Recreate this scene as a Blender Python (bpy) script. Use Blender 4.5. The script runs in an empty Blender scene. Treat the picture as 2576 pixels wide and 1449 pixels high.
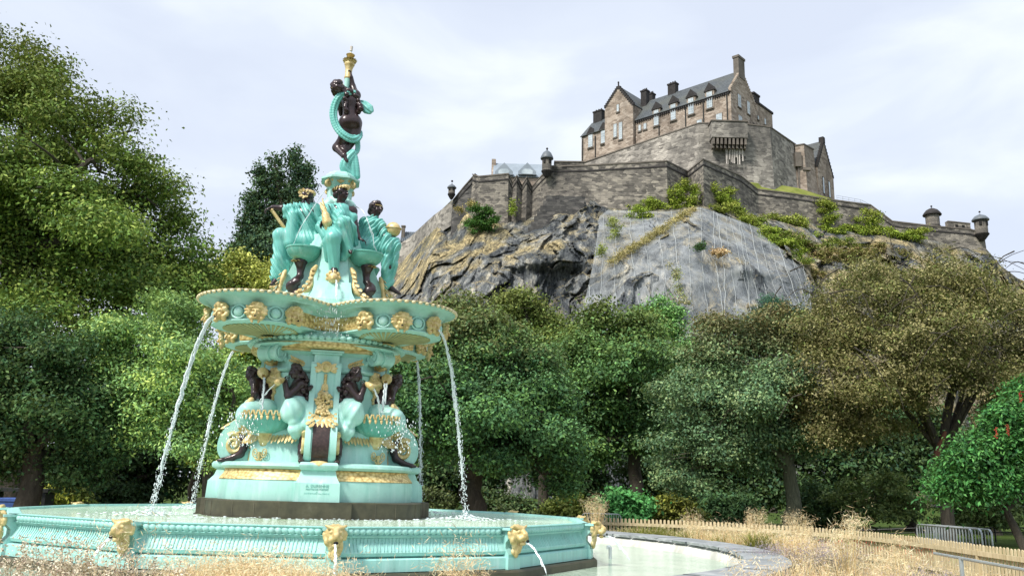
import bpy, math, random
import numpy as np
from math import sin, cos, pi, radians, sqrt, atan2
random.seed(7); RNG = np.random.default_rng(7)
S = bpy.context.scene; COL = S.collection

# ------------------------------------------------------------------ camera, sky, sun, exposure
FPX, PITCH, ROLL, CXP, CYP = 2135.5, .2293, .0273, 1288.0, 724.5      # focal length in units of a 2576 wide picture
cd = bpy.data.cameras.new('camera'); cam = bpy.data.objects.new('camera', cd); COL.objects.link(cam)
cd.sensor_fit = 'HORIZONTAL'; cd.sensor_width = 36; cd.lens = 36 * FPX / 2576
cd.clip_start = .05; cd.clip_end = 3000
fwd = np.array([0, cos(PITCH), sin(PITCH)]); upv = np.array([0, -sin(PITCH), cos(PITCH)]); rt = np.array([1., 0, 0])
c_r = rt * cos(ROLL) + upv * sin(ROLL); c_u = -rt * sin(ROLL) + upv * cos(ROLL)
from mathutils import Matrix, Vector
cam.matrix_world = Matrix([[c_r[i], c_u[i], -fwd[i], 0] for i in range(3)] + [[0, 0, 0, 1]])
S.camera = cam
S.view_settings.view_transform = 'Standard'; S.view_settings.look = 'None'; S.view_settings.gamma = 1
S.view_settings.use_curve_mapping = False; S.view_settings.exposure = 0.58
S.cycles.max_bounces = 6; S.cycles.transparent_max_bounces = 12; S.cycles.diffuse_bounces = 3
S.cycles.caustics_reflective = False; S.cycles.caustics_refractive = False
SUN_EL, SUN_AZ, SUN_STRENGTH, SUN_ANGLE = radians(50), radians(222), 3.5, radians(12)   # azimuth measured from +Y towards +X
W = bpy.data.worlds.new('World'); S.world = W; W.use_nodes = True
def build_world():
    nt = W.node_tree; N = nt.nodes; L = nt.links
    for n in list(N): N.remove(n)
    out = N.new('ShaderNodeOutputWorld'); bg = N.new('ShaderNodeBackground'); bg.inputs['Strength'].default_value = .1
    sky = N.new('ShaderNodeTexSky'); sky.sky_type = 'NISHITA'; sky.sun_disc = False
    sky.sun_elevation = SUN_EL; sky.sun_rotation = SUN_AZ
    tc = N.new('ShaderNodeTexCoord')
    mp = N.new('ShaderNodeMapping'); mp.inputs['Scale'].default_value = (1.0, 1.0, 2.6); mp.inputs['Location'].default_value = (.3, .1, .2)
    L.new(tc.outputs['Generated'], mp.inputs[0])
    n1 = N.new('ShaderNodeTexNoise'); n1.inputs['Scale'].default_value = 3.6; n1.inputs['Detail'].default_value = 6; n1.inputs['Roughness'].default_value = .5; n1.inputs['Distortion'].default_value = .35
    L.new(mp.outputs[0], n1.inputs['Vector'])
    r1 = N.new('ShaderNodeValToRGB'); e = r1.color_ramp.elements
    e[0].position = .36; e[0].color = (5.4, 5.9, 6.9, 1); e[1].position = .64; e[1].color = (6.8, 7.25, 7.6, 1)
    m = r1.color_ramp.elements.new(.5); m.color = (5.8, 6.3, 7.2, 1)
    L.new(n1.outputs['Fac'], r1.inputs[0])
    mx = N.new('ShaderNodeMix'); mx.data_type = 'RGBA'; mx.inputs[0].default_value = .9
    L.new(sky.outputs[0], mx.inputs[6]); L.new(r1.outputs[0], mx.inputs[7])
    L.new(mx.outputs[2], bg.inputs['Color']); L.new(bg.outputs[0], out.inputs['Surface'])
build_world()
sd = bpy.data.lights.new('sun', 'SUN'); sd.energy = SUN_STRENGTH; sd.angle = SUN_ANGLE; sd.color = (1, .95, .87)
so = bpy.data.objects.new('sun', sd); COL.objects.link(so)
sv = Vector((sin(SUN_AZ) * cos(SUN_EL), cos(SUN_AZ) * cos(SUN_EL), sin(SUN_EL)))
so.rotation_euler = sv.to_track_quat('Z', 'Y').to_euler()

# ------------------------------------------------------------------ survey helpers: sight lines from the camera station
def ray(px, py):
    U = px - CXP; V = py - CYP
    d = c_r * U / FPX - c_u * V / FPX + fwd
    return d
def atY(px, py, Y): d = ray(px, py); return d * (Y / d[1])
def atZ(px, py, Z): d = ray(px, py); return d * (Z / d[2])
BEAR, DIST = -.2135, 15.9526
FC = np.array([DIST * sin(BEAR), DIST * cos(BEAR), 0.])
FFW = np.array([sin(BEAR), cos(BEAR), 0.]); FSD = np.array([cos(BEAR), -sin(BEAR), 0.])
def FP(px, py, yl=0.):          # point of the fountain's own frame, on the vertical plane yl behind its axis
    d = ray(px, py); t = (FC @ FFW + yl) / (d @ FFW); P = d * t
    q = P - FC
    return np.array([q @ FSD, yl, P[2]])

# ------------------------------------------------------------------ object helpers
def tag(o, label=None, cat=None, group=None, kind=None):
    if label: o['label'] = label
    if cat: o['category'] = cat
    if group: o['group'] = group
    if kind: o['kind'] = kind
    return o
def thing(name, label, cat, loc=(0, 0, 0), rotz=0., group=None):
    o = bpy.data.objects.new(name, None); COL.objects.link(o); o.location = loc; o.rotation_euler = (0, 0, rotz)
    o.empty_display_size = .2
    return tag(o, label, cat, group)
def children(o): return [c for c in bpy.data.objects if c.parent == o]
def dup(o, loc=None, rotz=None, label=None, parent=None):
    c = o.copy(); COL.objects.link(c); c.parent = parent
    if parent is not None: c.matrix_parent_inverse = o.matrix_parent_inverse.copy()
    if loc is not None: c.location = loc
    if rotz is not None: c.rotation_euler = (0, 0, rotz)
    if label: c['label'] = label
    for ch in children(o): dup(ch, parent=c)
    return c
class MB:
    def __init__(s): s.V = []; s.F = []; s.n = 0
    def add(s, V, F):
        V = np.asarray(V, float).reshape(-1, 3); s.V.append(V)
        k = s.n; s.F += [[i + k for i in f] for f in F]; s.n += len(V); return s
    def box(s, c, d, rz=0.):
        x, y, z = np.array(d) / 2
        V = np.array([[sx * x, sy * y, sz * z] for sz in (-1, 1) for sx, sy in ((-1, -1), (1, -1), (1, 1), (-1, 1))])
        R = np.array([[cos(rz), -sin(rz), 0], [sin(rz), cos(rz), 0], [0, 0, 1]])
        return s.add(V @ R.T + np.array(c), [[3, 2, 1, 0], [4, 5, 6, 7], [0, 1, 5, 4], [1, 2, 6, 5], [2, 3, 7, 6], [3, 0, 4, 7]])
    def obox(s, o, ax, ay, az):      # box from an origin and three edge vectors
        o, ax, ay, az = map(lambda q: np.array(q, float), (o, ax, ay, az))
        V = [o, o + ax, o + ax + ay, o + ay, o + az, o + ax + az, o + ax + ay + az, o + ay + az]
        F = [[3, 2, 1, 0], [4, 5, 6, 7], [0, 1, 5, 4], [1, 2, 6, 5], [2, 3, 7, 6], [3, 0, 4, 7]]
        if np.dot(np.cross(ax, ay), az) < 0: F = [f[::-1] for f in F]
        return s.add(V, F)
    def rings(s, R, closed=True, cap0=True, cap1=True):     # R: list of (n,3) rings
        n = len(R[0]); F = []
        for i in range(len(R) - 1):
            for j in range(n if closed else n - 1):
                a, b = j, (j + 1) % n
                F.append([i * n + a, i * n + b, (i + 1) * n + b, (i + 1) * n + a])
        if cap0 and closed: F.append(list(range(n))[::-1])
        if cap1 and closed: F.append([(len(R) - 1) * n + j for j in range(n)])
        return s.add(np.concatenate([np.asarray(r, float) for r in R]), F)
    def tube(s, P, r, n=8, cap=True):
        P = np.asarray(P, float); m = len(P); r = np.broadcast_to(np.asarray(r, float), (m,))
        T = np.gradient(P, axis=0); T /= np.linalg.norm(T, axis=1)[:, None] + 1e-12
        ref = np.array([0, 0, 1.]) if abs(T[0][2]) < .9 else np.array([1., 0, 0])
        u = np.cross(T[0], ref); u /= np.linalg.norm(u); a = np.arange(n) * 2 * pi / n; R = []
        for i in range(m):
            u = u - T[i] * (u @ T[i]); u /= np.linalg.norm(u) + 1e-12; v = np.cross(T[i], u)
            R.append(P[i] + r[i] * (np.cos(a)[:, None] * u + np.sin(a)[:, None] * v))
        return s.rings(R, cap0=cap, cap1=cap)
    def lathe(s, prof, n=24, c=(0, 0, 0)):
        a = np.arange(n) * 2 * pi / n
        return s.rings([np.stack([c[0] + r * np.cos(a), c[1] + r * np.sin(a), np.full(n, c[2] + z)], 1) for r, z in prof])
    def ball(s, c, r, nu=8, nv=6, M=None):
        r = np.broadcast_to(np.asarray(r, float), (3,)); V = []
        for i in range(1, nv):
            t = pi * i / nv
            for j in range(nu): V.append([sin(t) * cos(2 * pi * j / nu), sin(t) * sin(2 * pi * j / nu), -cos(t)])
        V = [[0, 0, -1]] + V + [[0, 0, 1]]; F = []
        for j in range(nu):
            F.append([0, 1 + (j + 1) % nu, 1 + j])
            for i in range(nv - 2):
                a = 1 + i * nu + j; b = 1 + i * nu + (j + 1) % nu
                F.append([a, b, b + nu, a + nu])
            k = 1 + (nv - 2) * nu; F.append([k + j, k + (j + 1) % nu, len(V) - 1])
        V = np.array(V) * r
        if M is not None: V = V @ np.array(M).T
        return s.add(V + np.array(c), F)
    def leaf(s, b, d, nrm, L, w, curl=.15):    # a pointed relief leaf with a raised midrib
        b = np.array(b, float); d = np.array(d, float); d /= np.linalg.norm(d); nrm = np.array(nrm, float)
        nrm = nrm - d * (nrm @ d); nrm /= np.linalg.norm(nrm) + 1e-9; q = np.cross(nrm, d)
        V = [b, b + d * L * .35 + q * w + nrm * .01, b + d * L * .75 + q * w * .8 + nrm * curl * L * .6, b + d * L + nrm * curl * L,
             b + d * L * .75 - q * w * .8 + nrm * curl * L * .6, b + d * L * .35 - q * w + nrm * .01,
             b + d * L * .4 + nrm * (w * .5 + .01), b + d * L * .78 + nrm * (w * .35 + curl * L * .7)]
        F = [[0, 6, 1], [1, 6, 7, 2], [2, 7, 3], [3, 7, 4], [4, 7, 6, 5], [5, 6, 0]]
        return s.add(V, F)
    def prism(s, poly, h, o, ax, ay, az):      # polygon (list of 2d) in the plane of ax, ay, extruded h along az
        o, ax, ay, az = map(lambda q: np.array(q, float), (o, ax, ay, az))
        P = np.array([o + p[0] * ax + p[1] * ay for p in poly]); n = len(P)
        F = [list(range(n))[::-1], [n + i for i in range(n)]] + [[i, (i + 1) % n, n + (i + 1) % n, n + i] for i in range(n)]
        A = sum(poly[i][0] * poly[(i + 1) % n][1] - poly[(i + 1) % n][0] * poly[i][1] for i in range(n))
        if A * np.dot(np.cross(ax, ay), az) * h < 0: F = [f[::-1] for f in F]
        return s.add(np.concatenate([P, P + az * h]), F)
    def spin(s, k, n=4):         # repeat everything n times about z
        V = np.concatenate(s.V); F = list(s.F); s.V = []; s.F = []; s.n = 0
        for i in range(n):
            a = 2 * pi * i / n; R = np.array([[cos(a), -sin(a), 0], [sin(a), cos(a), 0], [0, 0, 1]]); s.add(V @ R.T, F)
        return s
    def xf(s, R=None, t=(0, 0, 0), sc=1.):
        V = np.concatenate(s.V) * sc
        if R is not None: V = V @ np.array(R).T
        s.V = [V + np.array(t)]; return s
    def build(s, name, mat, parent=None, smooth=False, zoff=0., uv=False):
        return mesh_obj(name, np.concatenate(s.V), s.F, mat, parent, smooth, zoff, uv)
def mesh_obj(name, V, F, mat, parent=None, smooth=False, zoff=0., uv=False):
    me = bpy.data.meshes.new(name); me.from_pydata([tuple(v) for v in np.asarray(V)], [], [list(map(int, f)) for f in F])
    if mat: me.materials.append(mat)
    if smooth:
        me.polygons.foreach_set('use_smooth', np.ones(len(me.polygons), bool))
        if smooth != 'all':
            try: me.set_sharp_from_angle(angle=radians(45))
            except Exception: pass
    if uv: wall_uv(me)
    me.update()
    o = bpy.data.objects.new(name, me); COL.objects.link(o); o.parent = parent; o.location = (0, 0, -zoff)
    return o
def fast_mesh(name, V, Q, mat, parent=None, tint=None, loc=None, smooth=False):     # V (n,3), Q (m,4) quads, tint (n,3)
    me = bpy.data.meshes.new(name); n = len(V); m, k = Q.shape
    me.vertices.add(n); me.vertices.foreach_set('co', np.ascontiguousarray(V, np.float32).ravel())
    me.loops.add(m * k); me.loops.foreach_set('vertex_index', np.ascontiguousarray(Q, np.int32).ravel())
    me.polygons.add(m); me.polygons.foreach_set('loop_start', np.arange(m, dtype=np.int32) * k)
    try: me.polygons.foreach_set('loop_total', np.full(m, k, np.int32))
    except Exception: pass
    if smooth: me.polygons.foreach_set('use_smooth', np.ones(m, bool))
    if tint is not None:
        a = me.attributes.new('tint', 'FLOAT_COLOR', 'POINT')
        a.data.foreach_set('color', np.concatenate([tint, np.ones((n, 1))], 1).astype(np.float32).ravel())
    me.materials.append(mat); me.update(calc_edges=True); me.validate()
    o = bpy.data.objects.new(name, me); COL.objects.link(o); o.parent = parent
    if loc is not None: o.location = loc
    return o
def wall_uv(me):
    uvl = me.uv_layers.new(name='UVMap'); co = np.empty(len(me.vertices) * 3); me.vertices.foreach_get('co', co); co = co.reshape(-1, 3)
    uv = np.zeros((len(me.loops), 2))
    for p in me.polygons:
        n = np.array(p.normal); t = np.array([-n[1], n[0], 0.]); l = np.linalg.norm(t)
        for li in p.loop_indices:
            c = co[me.loops[li].vertex_index]
            if l > .25: uv[li] = (c @ (t / l), c[2])
            else: uv[li] = (c[0], c[1])
    uvl.data.foreach_set('uv', uv.ravel())

# ------------------------------------------------------------------ material helpers
class NT:
    def __init__(s, name):
        s.m = bpy.data.materials.new(name); s.m.use_nodes = True; s.t = s.m.node_tree; s.N = s.t.nodes
        s.b = s.N['Principled BSDF']; s.out = s.N['Material Output']
    def n(s, typ, ins=None, **kw):
        x = s.N.new('ShaderNode' + typ)
        for k, v in kw.items(): setattr(x, k, v)
        for k, v in (ins or {}).items():
            if hasattr(v, 'is_output') or isinstance(v, bpy.types.NodeSocket): s.t.links.new(v, x.inputs[k])
            else: x.inputs[k].default_value = v
        return x
    def link(s, a, b): s.t.links.new(a, b)
    def noise(s, scale, detail=4, rough=.55, vec=None, dist=0.):
        x = s.n('TexNoise', {'Scale': scale, 'Detail': detail, 'Roughness': rough, 'Distortion': dist})
        if vec is not None: s.link(vec, x.inputs['Vector'])
        return x.outputs['Fac']
    def ramp(s, fac, stops):
        x = s.n('ValToRGB'); el = x.color_ramp.elements
        while len(el) < len(stops): el.new(.5)
        for e, (p, c) in zip(el, stops): e.position = p; e.color = tuple(c) + (1,) if len(c) == 3 else c
        s.link(fac, x.inputs[0]); return x.outputs[0]
    def mix(s, f, a, b, mode='MIX'):
        x = s.n('Mix', data_type='RGBA', blend_type=mode)
        for i, v in ((0, f), (6, a), (7, b)):
            if isinstance(v, bpy.types.NodeSocket): s.link(v, x.inputs[i])
            elif i == 0: x.inputs[0].default_value = v
            else: x.inputs[i].default_value = tuple(v) + (1,)
        return x.outputs[2]
    def math(s, op, a, b=0.):
        x = s.n('Math', operation=op)
        for i, v in enumerate((a, b)):
            if isinstance(v, bpy.types.NodeSocket): s.link(v, x.inputs[i])
            else: x.inputs[i].default_value = v
        return x.outputs[0]
    def pos(s): return s.n('NewGeometry').outputs['Position']
    def objc(s): return s.n('TexCoord').outputs['Object']
    def uvc(s): return s.n('TexCoord').outputs['UV']
    def scale(s, vec, sc): return s.n('Mapping', {0: vec, 'Scale': sc}).outputs[0]
    def bump(s, h, strength=.5, dist=.02):
        x = s.n('Bump', {'Strength': strength, 'Distance': dist}); s.link(h, x.inputs['Height']); s.link(x.outputs[0], s.b.inputs['Normal'])
    def set(s, col=None, rough=None, metal=None, spec=None):
        if col is not None:
            if isinstance(col, bpy.types.NodeSocket): s.link(col, s.b.inputs['Base Color'])
            else: s.b.inputs['Base Color'].default_value = tuple(col) + (1,)
        if rough is not None:
            if isinstance(rough, bpy.types.NodeSocket): s.link(rough, s.b.inputs['Roughness'])
            else: s.b.inputs['Roughness'].default_value = rough
        if metal is not None: s.b.inputs['Metallic'].default_value = metal
        if spec is not None: s.b.inputs['Specular IOR Level'].default_value = spec
        return s.m
M = {}
def plain(name, col, rough=.6, metal=0., var=.25, sc=8., spec=.4, bump=0.):
    t = NT(name); f = t.noise(sc, 5, .6, t.objc())
    lo = tuple(c * (1 - var) for c in col); hi = tuple(min(1, c * (1 + var * .6)) for c in col)
    if bump: t.bump(t.noise(sc * 4, 3, .6, t.objc()), bump, .02)
    M[name] = t.set(t.ramp(f, [(.3, lo), (.7, hi)]), rough, metal, spec); return M[name]
def paint(name, col, stain, amt=.35, rough=.42):
    t = NT(name); p = t.objc()
    f = t.noise(3., 6, .65, p); st = t.noise(5., 5, .6, t.scale(p, (1.6, 1.6, .22)))
    a = t.ramp(f, [(.3, tuple(c * .86 for c in col)), (.7, col)])
    sm = t.ramp(st, [(.52, (0, 0, 0)), (.78, (amt,) * 3)])
    dirt = t.ramp(t.noise(26., 4, .6, p), [(.6, (0, 0, 0)), (.85, (amt * .8,) * 3)])
    lime = t.ramp(t.noise(3.4, 5, .65, t.scale(p, (2.2, 2.2, .14)), .3), [(.54, (0, 0, 0)), (.72, (.55,) * 3)]); c = t.mix(lime, a, tuple(min(.9, v * .55 + .42) for v in col))
    c = t.mix(sm, c, stain); c = t.mix(dirt, c, tuple(s * .6 for s in stain))
    t.bump(t.noise(60., 3, .6, p), .12, .01)
    M[name] = t.set(c, rough, 0, .5); return M[name]
paint('turquoise_paint', (.41, .71, .645), (.16, .44, .38), .5)
paint('turquoise_cloth', (.17, .52, .47), (.07, .30, .27), .3, .38)
paint('wet_paint', (.15, .45, .38), (.06, .24, .17), .6, .25)
paint('basin_paint', (.35, .66, .615), (.20, .36, .32), .6, .5)
def gold():
    t = NT('gold_paint'); p = t.objc(); f = t.noise(9., 5, .6, p)
    c = t.ramp(f, [(.3, (.42, .30, .11)), (.55, (.66, .51, .24)), (.75, (.80, .68, .42))])
    t.bump(t.noise(34., 4, .65, p), .35, .02); M['gold_paint'] = t.set(c, .42, .18, .5)
    t = NT('gold_relief'); p = t.objc(); v = t.n('TexVoronoi', {'Scale': 17.}, feature='F1'); t.link(t.scale(p, (1, 1, 1.3)), v.inputs['Vector'])
    c = t.ramp(v.outputs['Distance'], [(.0, (.86, .70, .37)), (.45, (.70, .52, .22)), (.8, (.36, .24, .08))])
    t.bump(v.outputs['Distance'], -.9, .03); M['gold_relief'] = t.set(c, .45, .15, .5)
gold()
def bronze():
    t = NT('dark_bronze'); p = t.objc(); f = t.noise(7., 5, .6, p)
    t.bump(t.noise(30., 3, .6, p), .15, .01)
    M['dark_bronze'] = t.set(t.ramp(f, [(.3, (.022, .012, .014)), (.7, (.05, .028, .03))]), .28, .1, .55)
    t = NT('bronze_scales'); u = t.scale(t.objc(), (1, 1, 1)); v = t.n('TexVoronoi', {'Scale': 24.}, feature='F1'); t.link(u, v.inputs['Vector'])
    t.bump(v.outputs['Distance'], -.8, .02)
    M['bronze_scales'] = t.set(t.ramp(v.outputs['Distance'], [(0, (.07, .04, .035)), (.7, (.03, .017, .016))]), .4, .1, .5)
bronze()
plain('black_hole', (.006, .006, .006), .8, var=.1)
plain('white_frame', (.56, .60, .62), .4, var=.08)
plain('steel', (.55, .60, .62), .35, .6, var=.15)
plain('dark_metal', (.03, .032, .03), .5, .3)
plain('lead', (.12, .14, .16), .5)
plain('blue_plastic', (.06, .12, .36), .4, var=.3)
plain('grey_stone', (.25, .28, .30), .8)
def slabs():
    t = NT('plinth_stone'); p = t.objc(); f = t.noise(4., 6, .65, p)
    c = t.ramp(f, [(.3, (.035, .033, .02)), (.6, (.075, .068, .04)), (.8, (.13, .12, .085))])
    M['plinth_stone'] = t.set(c, .5, 0, .5)
    t = NT('coping_slate'); p = t.pos(); f = t.noise(2.2, 7, .7, p); g = t.noise(9., 5, .6, t.scale(p, (1, 3, 1)))
    c = t.ramp(f, [(.3, (.16, .175, .18)), (.55, (.30, .32, .33)), (.75, (.50, .52, .52))])
    c = t.mix(t.ramp(g, [(.62, (0, 0, 0)), (.7, (.6, .6, .6))]), c, (.5, .52, .5))
    t.bump(g, .4, .02); M['coping_slate'] = t.set(c, .6)
    t = NT('pool_liner'); p = t.pos(); c = t.ramp(t.noise(3., 6, .6, t.scale(p, (1, 1, .3))), [(.35, (.5, .49, .45)), (.65, (.82, .82, .79))])
    M['pool_liner'] = t.set(c, .45)
slabs()
def water(name, c1, c2, sc):
    t = NT(name); p = t.pos(); w1 = t.noise(sc, 4, .6, t.scale(p, (1, 1.6, 1)), 1.2); w2 = t.noise(sc * 4.3, 3, .6, p, .8)
    f = t.noise(.9, 5, .6, p)
    t.bump(t.math('ADD', w1, t.math('MULTIPLY', w2, .5)), .9, .06)
    M[name] = t.set(t.ramp(f, [(.35, c1), (.65, c2)]), .06, 0, .7)
water('upper_water', (.46, .62, .42), (.66, .80, .66), 6.)
water('pool_water', (.34, .46, .35), (.52, .62, .50), 5.)
def foam():
    t = NT('water_jet'); tr = t.n('BsdfTransparent'); mxs = t.n('MixShader', {0: .72})
    t.set((.85, .92, .95), .12, 0, .7); t.link(tr.outputs[0], mxs.inputs[1]); t.link(t.b.outputs[0], mxs.inputs[2]); t.link(mxs.outputs[0], t.out.inputs[0])
    M['water_jet'] = t.m
    t = NT('water_foam'); tr = t.n('BsdfTransparent'); f = t.noise(9., 5, .7, t.pos())
    mxs = t.n('MixShader', {0: t.ramp(f, [(.47, (0, 0, 0)), (.6, (.85, .85, .85))])}); t.set((.9, .95, .95), .4)
    t.link(tr.outputs[0], mxs.inputs[1]); t.link(t.b.outputs[0], mxs.inputs[2]); t.link(mxs.outputs[0], t.out.inputs[0]); M['water_foam'] = t.m
foam()
def masonry(name, stops, mortar, sx, sy, stain=(.03, .03, .03), stain_amt=.7, stain_sc=.12):
    t = NT(name); u = t.uvc()
    d = t.n('VectorMath', {0: u}, operation='ADD'); nz = t.n('TexNoise', {'Scale': .9, 'Detail': 2.}); t.link(u, nz.inputs['Vector'])
    sc = t.n('VectorMath', {0: nz.outputs['Color'], 1: (.5, .22, 0)}, operation='MULTIPLY'); t.link(sc.outputs[0], d.inputs[1])
    br = t.n('TexBrick', {'Scale': 1., 'Mortar Size': .045, 'Mortar Smooth': .4, 'Bias': 0., 'Brick Width': sx, 'Row Height': sy,
                          'Color1': (0, 0, 0, 1), 'Color2': (1, 1, 1, 1), 'Mortar': (.5, .5, .5, 1)}); br.offset = .5
    t.link(d.outputs[0], br.inputs['Vector'])
    vo = t.n('TexVoronoi', {'Scale': 1. / sy * .62}); t.link(t.scale(d.outputs[0], (.6, 1.2, 1)), vo.inputs['Vector'])
    sep = t.n('SeparateColor', {0: vo.outputs['Color']})
    f = t.math('ADD', t.math('MULTIPLY', br.outputs['Color'], .22), t.math('ADD', t.math('MULTIPLY', sep.outputs[0], .55), t.math('MULTIPLY', t.noise(1.1, 5, .7, u), .26)))
    c = t.ramp(f, stops)
    c = t.mix(t.math('MULTIPLY', br.outputs['Fac'], .4), c, mortar)
    s1 = t.noise(stain_sc, 6, .65, t.scale(t.pos(), (1, 1, .45)), .6)
    c = t.mix(t.ramp(s1, [(.45, (0, 0, 0)), (.66, (stain_amt,) * 3)]), c, stain)
    t.bump(t.math('SUBTRACT', f, br.outputs['Fac']), .5, .12)
    M[name] = t.set(c, .9, 0, .2); return M[name]
masonry('house_stone', [(.15, (.19, .15, .12)), (.5, (.37, .30, .24)), (.85, (.50, .43, .36))], (.34, .29, .245), .9, .36, (.06, .052, .048), .5, .16)
masonry('bastion_stone', [(.15, (.13, .12, .108)), (.5, (.33, .305, .27)), (.85, (.54, .50, .44))], (.33, .31, .28), 1.0, .38, (.05, .05, .05), .75, .07)
masonry('rampart_stone', [(.15, (.06, .056, .052)), (.5, (.18, .165, .145)), (.85, (.40, .36, .30))], (.19, .175, .155), .8, .34, (.035, .034, .036), .6, .1)
masonry('dark_masonry', [(.15, (.04, .04, .042)), (.5, (.085, .083, .08)), (.85, (.17, .16, .15))], (.12, .115, .11), .8, .34, (.03, .03, .03), .4, .1)
def slate():
    t = NT('slate_roof'); u = t.uvc()
    br = t.n('TexBrick', {'Scale': 1., 'Mortar Size': .03, 'Brick Width': .5, 'Row Height': .3, 'Color1': (.045, .055, .062, 1), 'Color2': (.085, .098, .105, 1), 'Mortar': (.03, .035, .04, 1)})
    t.link(u, br.inputs['Vector']); s = t.noise(.25, 5, .6, t.pos())
    c = t.mix(t.ramp(s, [(.45, (0, 0, 0)), (.7, (.6, .6, .6))]), br.outputs['Color'], (.085, .088, .062))
    M['slate_roof'] = t.set(c, .6)
    t = NT('pale_slate_roof'); s = t.noise(.5, 5, .6, t.pos()); M['pale_slate_roof'] = t.set(t.ramp(s, [(.3, (.20, .24, .28)), (.7, (.27, .32, .37))]), .6)
slate()
plain('soot_stone', (.035, .032, .032), .9, var=.5, sc=1.5)
plain('cap_stone', (.16, .14, .12), .9, var=.4, sc=.8)
plain('lime_streak', (.62, .57, .52), .9, var=.2, sc=1.)
def foliage_mat(name, trans=.35, rough=.55):
    t = NT(name); a = t.n('Attribute', attribute_name='tint'); t.set(a.outputs['Color'], rough, 0, .12)
    tr = t.n('BsdfTranslucent'); br = t.mix(.5, a.outputs['Color'], (.16, .20, .03)); t.link(br, tr.inputs[0])
    mx = t.n('MixShader', {0: trans * .6}); t.link(t.b.outputs[0], mx.inputs[1]); t.link(tr.outputs[0], mx.inputs[2]); t.link(mx.outputs[0], t.out.inputs[0])
    M[name] = t.m
foliage_mat('foliage'); foliage_mat('dry_grass', .3, .7)
t_ = NT('tinted'); t_.set(t_.n('Attribute', attribute_name='tint').outputs['Color'], .75, 0, .2); M['tinted'] = t_.m
def bark():
    t = NT('bark'); p = t.pos(); f = t.noise(5., 6, .7, t.scale(p, (2.5, 2.5, .5)), .5)
    t.bump(f, .8, .06); M['bark'] = t.set(t.ramp(f, [(.3, (.022, .018, .013)), (.55, (.06, .05, .036)), (.75, (.12, .10, .075))]), .9)
    t = NT('green_bark'); p = t.pos(); f = t.noise(5., 6, .7, t.scale(p, (2.5, 2.5, .35)), .5)
    t.bump(f, .8, .06); M['green_bark'] = t.set(t.ramp(f, [(.3, (.04, .045, .028)), (.55, (.11, .115, .075)), (.75, (.18, .18, .12))]), .9)
    t = NT('fence_wood'); p = t.pos(); f = t.noise(4., 5, .6, t.scale(p, (4, 4, .6)))
    M['fence_wood'] = t.set(t.ramp(f, [(.3, (.42, .34, .19)), (.7, (.68, .58, .38))]), .8)
    t = NT('lawn'); p = t.pos(); f = t.noise(.8, 6, .7, p); g = t.noise(30., 3, .7, p)
    c = t.ramp(f, [(.3, (.035, .055, .012)), (.55, (.06, .10, .018)), (.75, (.10, .12, .04))]); c = t.mix(t.ramp(g, [(.4, (0, 0, 0)), (.7, (.4,) * 3)]), c, (.02, .03, .008))
    t.bump(g, .6, .05); M['lawn'] = t.set(c, .95, 0, .1)
    t = NT('soil'); p = t.pos(); f = t.noise(3., 6, .7, p); M['soil'] = t.set(t.ramp(f, [(.3, (.10, .075, .04)), (.7, (.32, .24, .13))]), .95, 0, .1)
bark()
# ------------------------------------------------------------------ sculpting: blended round cones and ellipsoids turned into one continuous surface
def surfnet(D, lo, h):
    s = D < 0; c = np.zeros(np.array(D.shape) - 1, np.int8)
    for i in (0, 1):
        for j in (0, 1):
            for k in (0, 1): c += s[i:D.shape[0] - 1 + i, j:D.shape[1] - 1 + j, k:D.shape[2] - 1 + k]
    act = (c > 0) & (c < 8); I = np.argwhere(act); idx = -np.ones(c.shape, np.int32); idx[act] = np.arange(len(I))
    P = np.zeros((len(I), 3)); cnt = np.zeros(len(I))
    for ax in range(3):
        o = [a for a in range(3) if a != ax]
        for u in (0, 1):
            for v in (0, 1):
                off = np.zeros(3, int); off[o[0]] = u; off[o[1]] = v
                A = I + off; B = A.copy(); B[:, ax] += 1
                a = D[A[:, 0], A[:, 1], A[:, 2]]; b = D[B[:, 0], B[:, 1], B[:, 2]]; x = (a < 0) != (b < 0)
                t = np.where(x, a / np.where(x, a - b, 1), 0); Q = A.astype(float); Q[:, ax] += t
                P += np.where(x[:, None], Q, 0); cnt += x
    V = lo + h * P / np.maximum(cnt, 1)[:, None]; F = []
    for ax in range(3):
        o = [(ax + 1) % 3, (ax + 2) % 3]; n = D.shape
        sl0 = [slice(None)] * 3; sl1 = [slice(None)] * 3; sl0[ax] = slice(0, n[ax] - 1); sl1[ax] = slice(1, n[ax])
        a = s[tuple(sl0)]; b = s[tuple(sl1)]; E = np.argwhere(a != b)
        ok = (E[:, o[0]] > 0) & (E[:, o[1]] > 0) & (E[:, o[0]] < n[o[0]] - 1) & (E[:, o[1]] < n[o[1]] - 1); E = E[ok]
        fl = a[E[:, 0], E[:, 1], E[:, 2]]; q = []
        for du, dv in ((-1, -1), (0, -1), (0, 0), (-1, 0)):
            C = E.copy(); C[:, o[0]] += du; C[:, o[1]] += dv; q.append(idx[C[:, 0], C[:, 1], C[:, 2]])
        q = np.stack(q, 1); q[~fl] = q[~fl][:, ::-1]; F.append(q)
    return V, np.concatenate(F)
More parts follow.
